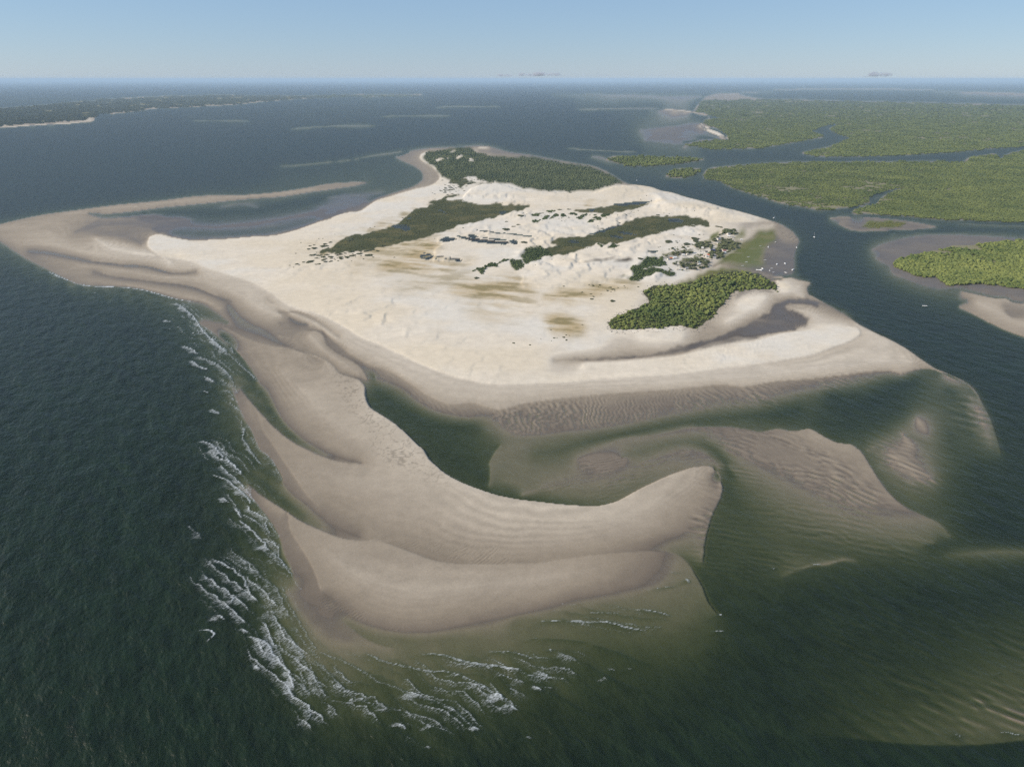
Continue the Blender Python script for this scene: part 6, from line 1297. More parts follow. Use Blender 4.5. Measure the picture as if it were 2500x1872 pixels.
while min(levels[-1][0].shape) > 12:
    a, b = levels[-1]; a = np.pad(a, ((0, a.shape[0] % 2), (0, a.shape[1] % 2))); b = np.pad(b, ((0, b.shape[0] % 2), (0, b.shape[1] % 2)))
    levels.append((a[::2, ::2] + a[1::2, ::2] + a[::2, 1::2] + a[1::2, 1::2], b[::2, ::2] + b[1::2, ::2] + b[::2, 1::2] + b[1::2, 1::2]))
z = None
for i, (a, b) in enumerate(reversed(levels)):
    m = b > 0; val = np.where(m, a / np.maximum(b, 1), 0)
    if z is None: z = np.full(a.shape, -4.0)
    else:
        z = np.repeat(np.repeat(z, 2, 0), 2, 1)[:a.shape[0], :a.shape[1]]
    z[m] = val[m]
    for k in range(120 if i < 3 else 50):
        p = np.pad(z, 1, mode='edge')
        z = (p[:-2, 1:-1] + p[2:, 1:-1] + p[1:-1, :-2] + p[1:-1, 2:]) * .25
        z[m] = val[m]
Z = z.astype(np.float32)
p = np.pad(Z, 1, mode='edge'); Z = .64 * Z + .09 * (p[:-2, 1:-1] + p[2:, 1:-1] + p[1:-1, :-2] + p[1:-1, 2:])
ROUGH = fbm(GU, GV, 14, 3, 5)                                     # ragged edges
ROUGH2 = fbm(GU, GV, 14, 3, 11)
def inside(flat, warp=0.0, r=0):
    a = np.array(flat, float).reshape(-1, 2); gc, gr = to_grid(a[:, 0], a[:, 1])
    out = np.zeros((NR, NC), np.float32)
    m = int(warp + 3)
    c0, c1 = max(0, int(gc.min()) - m), min(NC, int(gc.max()) + m + 1); r0, r1 = max(0, int(gr.min()) - m), min(NR, int(gr.max()) + m + 1)
    if c1 <= c0 or r1 <= r0: return out
    sl = (slice(r0, r1), slice(c0, c1))
    X = np.arange(c0, c1)[None, :] + warp * 2 * ROUGH[sl]; Y = np.arange(r0, r1)[:, None] + warp * 2 * ROUGH2[sl]
    k = np.zeros(X.shape, bool); j = len(gc) - 1
    for i in range(len(gc)):
        xi, yi, xj, yj = gc[i], gr[i], gc[j], gr[j]
        if yi != yj:
            cr = (yi > Y) != (yj > Y)
            k ^= cr & (X < (xj - xi) * (Y - yi) / (yj - yi) + xi)
        j = i
    out[sl] = k
    return blur(blur(out, r), r // 2) if r else out
LAY = {}; POOLS = []
for c in COVER:
    kind, st, soft = c[:3]
    rag = {'scrub': 2.2, 'bush': 1.6, 'forest': 2.0, 'ochre': 5, 'mud': 2.5, 'grass': 3, 'yard': 4}.get(kind, .8)
    m = inside(c[3:], rag, max(0, round(soft / GS * .5)))
    if kind == 'pond': POOLS.append((m, st))
    elif st < 0: LAY[kind] = LAY[kind] * (1 - np.clip(blur(m, 1) * 1.5, 0, 1))
    else: LAY[kind] = np.maximum(LAY.get(kind, np.zeros_like(m)), m * st)
WOOD = {k: inside(v, 1.6, 0) for k, v in WOODS.items()}
THK = inside(THICKET, 1.2, 0); REED = inside(REEDS, 1.0, 0)
dry0 = sstep(2.0, 2.6, Z)
veg = np.maximum.reduce([LAY['scrub'], LAY['bush'], LAY['forest'], LAY['grass']] + list(WOOD.values()))
# wind-blown relief of the dry sand, gentle relief of the bars
near = np.clip(3.0 / CELL, 0, 1)
DN = fbm(GX + 1.2 * GY * .3, GY, 46, 3, 21)
ridge = 1 - np.abs(2 * (vnoise((GX * .94 - GY * .34) / 62 + .8 * DN, (GX * .34 + GY * .94) / 150, 31)) - 1)
dune = dry0 * sstep(2.8, 4.5, Z) * (1 - np.clip(veg, 0, 1))
ph = (GX * .93 - GY * .36) / 58 + 1.6 * DN + .8 * fbm(GX, GY, 160, 2, 23); fr_ = ph - np.floor(ph)
saw = np.where(fr_ < .84, fr_ / .84, (1 - fr_) / .16)
plain = dry0 * (1 - np.clip(veg, 0, 1)) * (1 - dune)
Z = Z + dune * (3.9 * saw * np.clip(.35 + 2.2 * fbm(GX, GY, 110, 2, 27), 0, 1.2) + .8 * (ridge - .5) + 1.0 * DN) + plain * .9 * saw * np.clip(.1 + 2 * fbm(GX, GY, 140, 2, 29), 0, 1) + dry0 * .45 * fbm(GX, GY, 25, 3, 41) + (1 - dry0) * sstep(-.3, .3, Z) * .10 * fbm(GX, GY, 30, 4, 51) * (1 - sstep(-.4, -.8, Z))
Z = Z + (1 - dry0) * sstep(.1, .4, Z) * .035 * fbm(GX, GY, 3.0, 2, 57) * near
WX = fbm(GX, GY, 45, 2, 61); WF = fbm(GX, GY, 14, 2, 66)
RM = np.zeros_like(Z)
for q in RIPPLES:
    amp, soft, warp, nx, ny, lam = q[:6]
    m = inside(q[6:], 0, round(soft / GS * .8))
    k = m > .01
    ph = (GX[k] * nx + GY[k] * ny) / lam + 1.3 * warp * (2.6 * WX[k] * min(2, 14 / lam + .6) + 2.2 * WF[k])
    ph2 = (GX[k] * (nx * .975 - ny * .22) + GY[k] * (ny * .975 + nx * .22)) / (lam * .84) + warp * (2.0 * WX[k] - 2.4 * WF[k])
    sn = .68 * np.sin(2 * math.pi * ph) + .5 * np.sin(2 * math.pi * ph2); sn = np.where(sn > 0, sn, sn * .8 - .2 * sn * sn)
    al = GX[k] * ny - GY[k] * nx; ac = GX[k] * nx + GY[k] * ny
    mod = .15 + 1.6 * np.clip(.45 + 2.0 * fbm(al / 3.2, ac, lam * 2.2, 2, 71), 0, 1)
    Z[k] += amp * m[k] * sn * mod
    RM = np.maximum(RM, m)
CR = inside(NETS, 3, 6)
net = np.minimum(np.abs(fbm(GX, GY, 15, 2, 171)), np.abs(fbm(GX, GY, 11, 2, 177)))
Z = Z - .10 * CR * np.exp(-(net / .022)**2)
POND = np.zeros_like(Z)
for i, (m, st) in enumerate(POOLS):                               # shallow pools, each at its own level in the dune hollows
    if st > -.4: m = m * (fbm(GX, GY * .8, 11, 2, 207) > -.04)
    core = m > .5
    if not core.any(): POOLS[i] = None; continue
    lev = float(np.percentile(Z[core], 30)) - .05
    k = sstep(.25, .6, m); Z = Z * (1 - k) + np.minimum(Z, lev + st * (.5 + m * .6)) * k
    POND = np.maximum(POND, k); ring = (blur((m > .25).astype(np.float32), 2) > .01)
    Z = np.where(ring & (m <= .35), np.maximum(Z, lev + .08), Z)
    POOLS[i] = (ring, lev)
Z = Z + LAY['mud'] * (1 - dry0) * .16 * fbm(GX * .5, GY, 55, 4, 77)
wo = np.maximum.reduce(list(WOOD.values()))
Z = np.where(wo > .5, np.maximum(Z, .45), Z)
print('heights', round(time.time() - T0, 1))

# ------------------------------------------------------------------ ground colour (what the sand, mud and plants are, not how they are lit)
def lin(r, g, b): return np.array([((c / 255 + .055) / 1.055)**2.4 if c > 10 else c / 255 / 12.92 for c in (r, g, b)], np.float32)
n1 = fbm(GX, GY, 60, 4, 81); n2 = fbm(GX, GY, 220, 4, 86); n3 = fbm(GX * .5 + GY * .2, GY, 18, 3, 91)
zz = Z + .18 * n1 * sstep(.1, .8, Z) + .25 * sstep(1.2, 1.8, Z) * n3
KN = [-1.5, -.15, .0, .06, .3, .8, 1.3, 1.75, 2.0, 2.25]
KC = np.array([(.235, .186, .124), (.225, .178, .118), (.128, .100, .070), (.165, .129, .090), (.235, .189, .134), (.32, .268, .205), (.425, .364, .284), (.50, .438, .354), (.58, .51, .41), (.635, .56, .45)], np.float32)
RGB = np.stack([np.interp(zz, KN, KC[:, i]) for i in range(3)], -1).astype(np.float32)
def mix(c, f):
    global RGB
    f = np.clip(f, 0, 1)[..., None]; RGB = RGB * (1 - f) + np.asarray(c, np.float32) * f
ST = np.sin(2 * math.pi * (Z * 6.5 + 1.1 * fbm(GX, GY, 90, 3, 181))) * sstep(.12, .3, Z) * (1 - sstep(1.7, 1.95, Z)) * np.clip(.2 + 2 * fbm(GX, GY, 130, 2, 187), 0, 1)
RGB *= (1 + .10 * ST * (CELL < 6) + .16 * (fbm(GX * .5 + GY * .4, GY - GX * .3, 34, 4, 191)) * (Z > .1) + .10 * fbm(GX, GY, 6, 3, 197) * near)[..., None]
RGB *= (1 - .30 * CR * np.exp(-(net / .022)**2))[..., None]
dry = sstep(1.95, 2.3, zz)
mix((.625, .578, .50), dry * sstep(-.05, .22, n2 + .4 * n1) * .9)             # bleached sand
mix((.61, .52, .385), dry * sstep(.0, .25, -n2 + .5 * fbm(GX, GY, 120, 3, 96)) * .6)   # creamier sand
st = fbm(GX * .35 - GY * .12, GY * .9 + GX * .35, 26, 4, 101)                                  # wind-drawn streaks
mix((.42, .325, .185), LAY['ochre'] * sstep(-.34, .12, st + .12 * n1) * .95)
mix((.20, .165, .075), LAY['ochre'] * sstep(.05, .2, st + .3 * n3) * .8)
mix((.108, .094, .084), LAY['mud'] * (.82 + .8 * n1 + .5 * n3) * (1 - .4 * sstep(.6, 1.2, Z)) * (1 - sstep(1.5, 2.0, Z)))
mix((.10, .085, .065), LAY['pondmud']); mix((.10, .095, .05), LAY['yard'] * sstep(-.2, .15, n1 + .8 * n3))
mix((.115, .125, .035), LAY['grass'] * 1.25 * np.clip(.95 + 1.0 * n3 + .5 * n1, 0, 1))
mix((.19, .16, .07), LAY['grass'] * sstep(.08, .2, n1) * .5)
sc = sstep(.25, .6, LAY['scrub'] + .5 * fbm(GX, GY, 16, 3, 111)) * (LAY['scrub'] > .05)
mix((.072, .076, .036), sc)
mix((.14, .12, .055), sc * sstep(.06, .22, n1 + .6 * n3) * .5)
mix((.06, .075, .03), LAY['bush']); mix((.06, .07, .032), LAY['forest']); mix((.075, .078, .035), wo); mix((.06, .062, .03), THK)
mix((.30, .26, .14), wo * sstep(.22, .30, n2 + .35 * n3) * .6)
mix((.035, .035, .032), POND)
# water-side rind: sand soaked dark along the water's edge
wet = 1 - sstep(.05, .9, Z)
# ------------------------------------------------------------------ waves
SWELL = inside([-2500, 9000, -2500, 1500, -1500, 100, 300, 100, 330, 260, 180, 345, 60, 380, -20, 420, -120, 455, -145, 520, -190, 600, -260, 760, -330, 900, -400, 1000, -560, 1200, -800, 1500, -1300, 2600], 0, 12)
depth = np.maximum(-Z, 0)
TD = np.array([-.88, -.475]); TE = np.array([.475, -.88])
FO = np.zeros_like(Z); WH = np.zeros_like(Z)
PT = GX * TD[0] + GY * TD[1]; PS = GX * TE[0] + GY * TE[1]
fing = vnoise(PS / 2.6, PT / 40, 121); fing2 = vnoise(PS / 9, PT / 120, 127)
for b in BREAKERS:
    L, f, h = b[:3]; a = np.array(b[3:], float).reshape(-1, 2)
    if len(a) > 2:
        c = curve(np.column_stack([a, a])[:, :4] / np.array([1.5, 1.5, 1, 1])); a = c[:, :2] * 1.5
    s = a @ TE; t = a @ TD; o = np.argsort(s); s = s[o]; t = t[o]
    gc, gr = to_grid(a[:, 0], a[:, 1]); ex = 4 * L + 14
    e = np.array([[x + dx, y + dy] for x, y in a[::max(1, len(a) // 12)] for dx in (-ex, ex * .4) for dy in (-ex, ex * .4)])
    ec, er = to_grid(e[:, 0], e[:, 1])
    sl = (slice(max(0, int(er.min())), min(NR, int(er.max()) + 1)), slice(max(0, int(ec.min())), min(NC, int(ec.max()) + 1)))
    ss, tt = PS[sl], PT[sl]
    if ss.size == 0: continue
    span = s[-1] - s[0]; en = min(6.0, span * .35 + .5)
    jag = (vnoise(ss / 5.5, ss * 0 + L, 131) - .5) * min(3.0, .12 * L + .8) + (vnoise(ss / 1.7, ss * 0 + L, 137) - .5) * 1.1
    d = tt - np.interp(ss, s, t) - jag
    end = sstep(s[0] - en * .5, s[0] + en, ss) * (1 - sstep(s[-1] - en, s[-1] + en * .5, ss))
    far = np.maximum(1.0, CELL[sl] * .8)
    if f > 0:
        LL = np.maximum(1.0, min(.95 * L, 13) * (.15 + 1.0 * fing2[sl] + .55 * (fing[sl] - .3)))
        fo = f * end * np.where(d < 0, np.exp(-(d / (far * .45))**2), np.maximum(.9 * np.exp(-(d / (.9 + far * .2))**2) * min(1.0, .35 + .75 * f), .42 * (1 - sstep(LL * .35, LL * 1.15, d)) * (.75 + .5 * fing[sl]) * sstep(.22, .5, vnoise(ss / 11 + L, tt / 30, 139)) ))
        FO[sl] = np.maximum(FO[sl], fo)
    WH[sl] = np.maximum(WH[sl], h * end * np.where(d < 0, np.exp(-(d / np.maximum(1.2, far))**2), np.exp(-d / 7)))
for k, bl in enumerate(BELTS):                                    # surf belts: row behind row of small bores
    m = inside(bl[3:], 4, 6); ex_, ey_ = bl[1:3]
    q = m > .02
    ps = GX[q] * ex_ + GY[q] * ey_; pt = GX[q] * ey_ - GY[q] * ex_; lam = 9.5
    ph = pt / lam + .55 * (vnoise(ps / 26, pt / 60, 211 + k) - .5) * 2 + .16 * (vnoise(ps / 5, pt / 40, 215) - .5) * 2
    row = np.floor(ph); dd = (ph - row) * lam
    patch = sstep(.38, .62, vnoise(ps / 24 + row * 5.7, row * 3.1, 221 + k))
    lip = np.exp(-(dd / .8)**2) + .6 * np.exp(-((lam - dd) / .4)**2)
    FO[q] = np.maximum(FO[q], m[q] * bl[0] * (patch * (.66 * lip + .31 * (1 - sstep(lam * .35, lam * (.55 + .4 * fing[q]), dd)) * (.6 + .7 * fing[q])) + .22 * (1 - patch) * lip))
    WH[q] = np.maximum(WH[q], m[q] * .42 * np.where(dd > lam - 1.5, (dd - lam + 1.5) / 1.5, np.exp(-dd / 3.5)))
sw1 = (PT + 9 * WX + 5 * WF) / 34; sw2 = (PT * .9 + PS * .3 + 14 * WX) / 19
chop = 2.6 * (.16 * np.sin(2 * math.pi * sw1) * np.clip(.3 + 2 * fbm(GX, GY, 70, 2, 141), 0, 1.2) + .08 * np.sin(2 * math.pi * sw2) * np.clip(.4 + 2 * fbm(GX, GY, 40, 2, 147), 0, 1.2) + .25 * fbm(PT / 1.0, PS * .35, 7, 3, 151))
lod = sstep(7.0, 2.0, CELL)
WZ = (SWELL * chop * lod + (1 - SWELL) * .10 * lod * fbm(PT, PS * .4, 6, 2, 157)) * sstep(.1, 1.2, depth) + WH * sstep(.02, .35, depth)
# ------------------------------------------------------------------ helpers to make objects
def link(name, me, mat=None, parent=None):
    if mat: me.materials.append(mat)
    o = bpy.data.objects.new(name, me); COL.objects.link(o); o.parent = parent; return o
def tag(o, label, cat, group=None, kind=None):
    o['label'] = label; o['category'] = cat
    if group: o['group'] = group
    if kind: o['kind'] = kind
    return o
def grid_mesh(name, X, Y, ZZ, keep=None):
    nr, nc = X.shape; idx = np.arange(nr * nc).reshape(nr, nc)
    q = np.stack([idx[1:, :-1], idx[1:, 1:], idx[:-1, 1:], idx[:-1, :-1]], -1).reshape(-1, 4)
    if keep is not None: q = q[keep.reshape(-1)]
    used = np.zeros(nr * nc, bool); used[q.ravel()] = True; remap = np.cumsum(used) - 1
    q = remap[q]; co = np.column_stack([X.ravel(), Y.ravel(), ZZ.ravel()])[used].astype(np.float32)
    me = bpy.data.meshes.new(name); me.vertices.add(len(co)); me.vertices.foreach_set('co', co.ravel())
    me.loops.add(q.size); me.loops.foreach_set('vertex_index', q.ravel().astype(np.int32))
    me.polygons.add(len(q)); me.polygons.foreach_set('loop_start', np.arange(0, q.size, 4, dtype=np.int32)); me.polygons.foreach_set('loop_total', np.full(len(q), 4, np.int32))
    me.polygons.foreach_set('use_smooth', np.ones(len(q), bool)); me.update(calc_edges=True)
    return me, used
def attr(me, name, val, used):
    a = me.attributes.new(name, 'FLOAT', 'POINT'); a.data.foreach_set('value', val.ravel()[used].astype(np.float32))
# outer skirt so the land and sea run on beyond the frame
gu = np.concatenate([[-4200, -2900, -2000, -1400, -980, -700, -510, -310, -190], uu, [2700, 2820, 3010, 3200, 3480, 3900, 4500, 5400, 6700]])
gv = np.concatenate([[195.6, 196.6], vv, [1930, 1955, 2010, 2100, 2240, 2450, 2800]])
def ext(a): return np.pad(a, ((2, 7), (9, 9)), mode='edge')
XU, XV = np.meshgrid(gu, gv); XX, XY = to_ground(XU, XV)
Ze = ext(Z)

class NT:
    """small shorthand for node trees"""
    def __init__(s, name):
        s.m = bpy.data.materials.new(name); s.m.use_nodes = True; s.t = s.m.node_tree; s.t.nodes.clear(); s.out = s.t.nodes.new('ShaderNodeOutputMaterial')
    def n(s, typ, ins=None, **kw):
        nd = s.t.nodes.new(typ)
        for k, v in kw.items(): setattr(nd, k, v)
        for k, v in (ins or {}).items():
            i = nd.inputs[k]
            if isinstance(v, bpy.types.NodeSocket): s.t.links.new(v, i)
            else: i.default_value = v
        return nd
    def math(s, op, a, b=None, clamp=False):
        nd = s.n('ShaderNodeMath', operation=op, use_clamp=clamp)
        for i, v in enumerate((a, b)):
            if v is None: continue
            if isinstance(v, bpy.types.NodeSocket): s.t.links.new(v, nd.inputs[i])
            else: nd.inputs[i].default_value = v
        return nd.outputs[0]
    def attr(s, name, out='Fac'): return s.n('ShaderNodeAttribute', attribute_name=name).outputs[out]
    def mixc(s, f, a, b, blend='MIX'):
        nd = s.n('ShaderNodeMix', data_type='RGBA', blend_type=blend)
        for k, v in (('Factor', f), ('A', a), ('B', b)):
            i = [q for q in nd.inputs if q.name == k and (q.type == 'RGBA' or k == 'Factor')][0]
            if isinstance(v, bpy.types.NodeSocket): s.t.links.new(v, i)
            else: i.default_value = (*v, 1) if isinstance(v, tuple) and len(v) == 3 else v
        return [q for q in nd.outputs if q.type == 'RGBA'][0]
    def noise(s, scale, detail=3, vec=None, rough=.55):
        nd = s.n('ShaderNodeTexNoise', {'Scale': scale, 'Detail': detail, 'Roughness': rough})
        if vec is not None: s.t.links.new(vec, nd.inputs['Vector'])
        return nd.outputs['Fac']
    def pos(s): return s.n('ShaderNodeNewGeometry').outputs['Position']
    def stretch(s, v, rot, sc):
        m = s.n('ShaderNodeMapping', {'Rotation': (0, 0, -rot)}); s.t.links.new(v, m.inputs['Vector'])
        k = s.n('ShaderNodeMapping', {'Scale': sc}); s.t.links.new(m.outputs[0], k.inputs['Vector']); return k.outputs[0]
    def surf(s, sh): s.t.links.new(sh, s.out.inputs['Surface']); return s.m
# ------------------------------------------------------------------ ground
def ground_material():
    t = NT('sand_mud_and_turf'); P = t.pos()
    base = t.attr('albedo', 'Color')
    wetn = t.attr('wet')
    a = t.noise(.55, 4, P, .62); b = t.noise(.07, 4, P, .6)
    v = t.math('ADD', t.math('MULTIPLY', t.math('SUBTRACT', a, .5), .40), t.math('MULTIPLY', t.math('SUBTRACT', b, .5), .30)); v = t.math('ADD', v, 1.0)
    col = t.mixc(1.0, base, t.n('ShaderNodeCombineColor', {0: v, 1: v, 2: v}).outputs[0], 'MULTIPLY')
    rip = t.noise(1.0, 2, t.stretch(P, .55, (.9, .22, 1)), .5)
    hgt = t.math('ADD', t.math('MULTIPLY', rip, .10), t.math('MULTIPLY', a, .14))
    bump = t.n('ShaderNodeBump', {'Strength': .55, 'Distance': 1.0, 'Height': hgt})
    rough = t.math('SUBTRACT', .95, t.math('MULTIPLY', wetn, .38))
    sh = t.n('ShaderNodeBsdfPrincipled', {'Base Color': col, 'Roughness': rough, 'Specular IOR Level': t.math('MULTIPLY', wetn, .35), 'Normal': bump.outputs[0]})
    return t.surf(sh.outputs[0])
me, used = grid_mesh('ground', XX, XY, Ze)
ca = me.color_attributes.new('albedo', 'FLOAT_COLOR', 'POINT')
rgba = np.concatenate([np.stack([ext(np.clip(RGB[..., i], .01, .8)) for i in range(3)], -1), np.ones((*Ze.shape, 1))], -1)
ca.data.foreach_set('color', rgba.reshape(-1, 4)[used].astype(np.float32).ravel())
attr(me, 'wet', ext(wet), used)
ground = link('ground', me, ground_material()); ground['kind'] = 'structure'
# ------------------------------------------------------------------ water
def water_material():
    t = NT('tidal_water'); P = t.pos(); d = t.attr('depth'); fo = t.attr('foam')
    def ex(k): return t.math('POWER', math.e, t.math('MULTIPLY', d, -k))
    T = t.n('ShaderNodeCombineColor', {0: ex(.74), 1: ex(.60), 2: ex(.86)}).outputs[0]
    gone = t.math('SUBTRACT', 1.0, ex(.75)); deep = t.math('SUBTRACT', 1.0, ex(.38))
    body = t.mixc(deep, (.023, .024, .0115), (.0076, .0172, .0076))
    body = t.mixc(t.math('MULTIPLY', t.attr('open_sea'), .0), body, (.02, .04, .05))
    streak = t.math('ADD', t.math('MULTIPLY', t.noise(.02, 4, t.stretch(P, .67, (1, .25, 1)), .6), .6), t.math('MULTIPLY', t.noise(.11, 4, t.stretch(P, .55, (1, .35, 1)), .65), 1.2))  # sky reflection varying over wave slopes, painted into the body colour as noise
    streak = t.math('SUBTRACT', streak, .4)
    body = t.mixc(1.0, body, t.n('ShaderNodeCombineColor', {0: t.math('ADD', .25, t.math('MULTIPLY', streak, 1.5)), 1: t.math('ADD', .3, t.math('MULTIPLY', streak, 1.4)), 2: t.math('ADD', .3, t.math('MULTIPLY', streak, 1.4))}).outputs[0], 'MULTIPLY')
    body = t.mixc(gone, (0, 0, 0), body)
    n1 = t.noise(.30, 4, t.stretch(P, .67, (1, .6, 1)), .6); n2 = t.noise(.05, 3, t.stretch(P, .5, (1, .55, 1)), .6)
    bump = t.n('ShaderNodeBump', {'Strength': 1.0, 'Distance': 1.0, 'Height': t.math('ADD', t.math('MULTIPLY', n1, 1.1), t.math('MULTIPLY', n2, 4.0))})
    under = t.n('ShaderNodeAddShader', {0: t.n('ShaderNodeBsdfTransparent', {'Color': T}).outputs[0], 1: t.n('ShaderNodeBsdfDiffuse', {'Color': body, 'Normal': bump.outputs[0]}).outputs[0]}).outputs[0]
    fr = t.n('ShaderNodeFresnel', {'IOR': 1.333, 'Normal': bump.outputs[0]}).outputs[0]
    fr = t.math('MULTIPLY', t.math('MINIMUM', fr, .40), .38)
    gl = t.n('ShaderNodeBsdfGlossy', {'Color': (1, 1, 1, 1), 'Roughness': .36, 'Normal': bump.outputs[0]}).outputs[0]
    w = t.n('ShaderNodeMixShader', {0: fr, 1: under, 2: gl}).outputs[0]
    fn = t.noise(.9, 5, t.stretch(P, .67, (.45, 1.25, 1)), .75)
    f = t.math('ADD', t.math('MULTIPLY', fo, .85), t.math('MULTIPLY', t.math('SUBTRACT', fn, .5), 2.1))
    f = t.n('ShaderNodeMapRange', {'Value': f, 'From Min': .12, 'From Max': 1.0}).outputs[0]
    f = t.math('MULTIPLY', f, t.math('MULTIPLY', fo, 4, True))
    foam = t.n('ShaderNodeBsdfDiffuse', {'Color': (.66, .69, .70, 1)}).outputs[0]
    return t.surf(t.n('ShaderNodeMixShader', {0: f, 1: w, 2: foam}).outputs[0])
mn = np.minimum.reduce([Ze[1:, :-1], Ze[1:, 1:], Ze[:-1, 1:], Ze[:-1, :-1]])
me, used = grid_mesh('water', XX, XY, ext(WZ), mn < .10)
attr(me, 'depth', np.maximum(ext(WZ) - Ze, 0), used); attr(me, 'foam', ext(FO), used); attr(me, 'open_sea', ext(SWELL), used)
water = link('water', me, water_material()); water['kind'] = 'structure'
for pl in POOLS:
    if pl is None: continue
    ring, lev = pl; rows = np.where(ring.any(1))[0]; cols = np.where(ring.any(0))[0]
    sl = (slice(max(0, rows[0] - 1), rows[-1] + 2), slice(max(0, cols[0] - 1), cols[-1] + 2)); q = ring[sl]
    me, used = grid_mesh('pond', GX[sl], GY[sl], np.full(q.shape, lev), q[1:, 1:] & q[:-1, 1:] & q[1:, :-1] & q[:-1, :-1])
    attr(me, 'depth', np.maximum(lev - Z[sl], 0), used)
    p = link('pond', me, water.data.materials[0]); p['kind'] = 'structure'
print('sheets', round(time.time() - T0, 1), len(ground.data.polygons), len(water.data.polygons))
def zat(x, y):
    c, r = to_grid(x, y); c = min(max(c, 0), NC - 1.001); r = min(max(r, 0), NR - 1.001); i, j = int(r), int(c); a, b = r - i, c - j
    return float((Z[i, j] * (1 - b) + Z[i, j + 1] * b) * (1 - a) + (Z[i + 1, j] * (1 - b) + Z[i + 1, j + 1] * b) * a)
# ------------------------------------------------------------------ plants
def leaf_material(name, dark, light, hue=0.0, per_instance=True):
    t = NT(name); P = t.pos()
    r = t.n('ShaderNodeObjectInfo').outputs['Random']
    big = t.noise(.006, 6, P, .68); cl = t.noise(.45, 2, P)
    f = t.math('ADD', t.math('MULTIPLY', t.math('SUBTRACT', big, .5), 3.0), t.math('ADD', t.math('MULTIPLY', r, .40), t.math('ADD', t.math('MULTIPLY', cl, .3), .17)), False)
    f = t.math('SUBTRACT', f, .05, True)
    col = t.mixc(f, dark, light)
    d = t.n('ShaderNodeBsdfPrincipled', {'Base Color': col, 'Roughness': .75, 'Specular IOR Level': .15}).outputs[0]
    return t.surf(d)
M_MANG = leaf_material('mangrove_leaves', (.080, .108, .028), (.205, .222, .060))
M_FAR = leaf_material('far_mangrove_leaves', (.066, .088, .024), (.150, .168, .046))
M_DIM = leaf_material('distant_leaves', (.030, .042, .022), (.058, .070, .036))
M_WOOD = leaf_material('dune_wood_leaves', (.060, .078, .032), (.125, .140, .060))
M_SCRUB = leaf_material('scrub_leaves', (.042, .054, .022), (.110, .112, .048))
M_BUSH = leaf_material('bush_leaves', (.040, .062, .020), (.100, .125, .042))
M_SHRUB = leaf_material('shrub_leaves', (.042, .050, .020), (.095, .095, .040))
M_PALM = leaf_material('palm_leaves', (.075, .090, .036), (.165, .170, .080))
M_GRASS = leaf_material('reed_grass', (.09, .10, .02), (.15, .15, .04))
def flat_material(name, c, rough=.8, var=.25, scale=1.5):
    t = NT(name); v = t.math('ADD', 1 - var * .5, t.math('MULTIPLY', t.noise(scale, 3, t.pos()), var))
    col = t.mixc(1.0, (*c, 1), t.n('ShaderNodeCombineColor', {0: v, 1: v, 2: v}).outputs[0], 'MULTIPLY')
    return t.surf(t.n('ShaderNodeBsdfPrincipled', {'Base Color': col, 'Roughness': rough, 'Specular IOR Level': .25}).outputs[0])
M_BARK = flat_material('bark', (.16, .135, .11)); M_GREY = flat_material('dead_twigs', (.20, .185, .17))
def crown_mesh(name, seed, mat, w=1.0, h=.75, lumps=9, leaves=70, flat=False):
    """a broken crown: lumpy core plus many tilted leaf sprays standing off it; about unit size"""
    rn = random.Random(seed); bm = bmesh.new()
    cs = []
    for i in range(lumps):
        a = rn.uniform(0, 6.283); rr = math.sqrt(rn.random()) * .36 * w; zc = rn.uniform(.32, .72) * h * (1 - .5 * (rr / (.36 * w))**2)
        cs.append((Vector((math.cos(a) * rr, math.sin(a) * rr, zc)), rn.uniform(.17, .28) * w))
    for c, s in cs:
        v0 = len(bm.verts); r = bmesh.ops.create_icosphere(bm, subdivisions=1, radius=s)
        for v in r['verts']:
            k = rn.uniform(.75, 1.25); v.co = Vector((v.co.x * k, v.co.y * k, v.co.z * k * .85)) + c
    for i in range(leaves):
        c, s = rn.choice(cs); d = Vector((rn.gauss(0, 1), rn.gauss(0, 1), rn.gauss(.35, .8))).normalized()
        p = c + d * s * rn.uniform(.9, 1.35); q = rn.uniform(.05, .10) * w
        n = (d + Vector((rn.gauss(0, .5), rn.gauss(0, .5), rn.gauss(.3, .5)))).normalized(); t1 = n.orthogonal().normalized(); t2 = n.cross(t1)
        vs = [bm.verts.new(p + t1 * q * x + t2 * q * y * .7 + n * q * zq) for x, y, zq in ((-1, -.6, -.2), (.3, -1, .1), (1, .3, -.2), (-.2, 1, .15))]
        bm.faces.new(vs)
    me = bpy.data.meshes.new(name); bm.to_mesh(me); bm.free(); me.materials.append(mat); return me
def trunk_mesh(name, seed, h=.5, r=.03, limbs=3, roots=0):
    rn = random.Random(seed); bm = bmesh.new()
    def rod(a, b, ra, rb):
        d = (b - a).normalized(); t1 = d.orthogonal().normalized(); t2 = d.cross(t1); A = []; B = []
        for k in range(5):
            c, s = math.cos(k * 1.2566), math.sin(k * 1.2566)
            A.append(bm.verts.new(a + (t1 * c + t2 * s) * ra)); B.append(bm.verts.new(b + (t1 * c + t2 * s) * rb))
        for k in range(5): bm.faces.new((A[k], A[(k + 1) % 5], B[(k + 1) % 5], B[k]))
    top = Vector((rn.uniform(-.05, .05), rn.uniform(-.05, .05), h)); rod(Vector((0, 0, -.05)), top, r, r * .6)
    for k in range(limbs):
        a = k * 6.283 / max(1, limbs) + rn.random(); rod(top * .8, top * .8 + Vector((math.cos(a) * .22, math.sin(a) * .22, h * .45)), r * .5, r * .25)
    for k in range(roots):
        a = k * 6.283 / roots + rn.random(); rod(Vector((0, 0, h * .35)), Vector((math.cos(a) * .16, math.sin(a) * .16, -.05)), r * .4, r * .3)
    me = bpy.data.meshes.new(name); bm.to_mesh(me); bm.free(); me.materials.append(M_BARK); return me
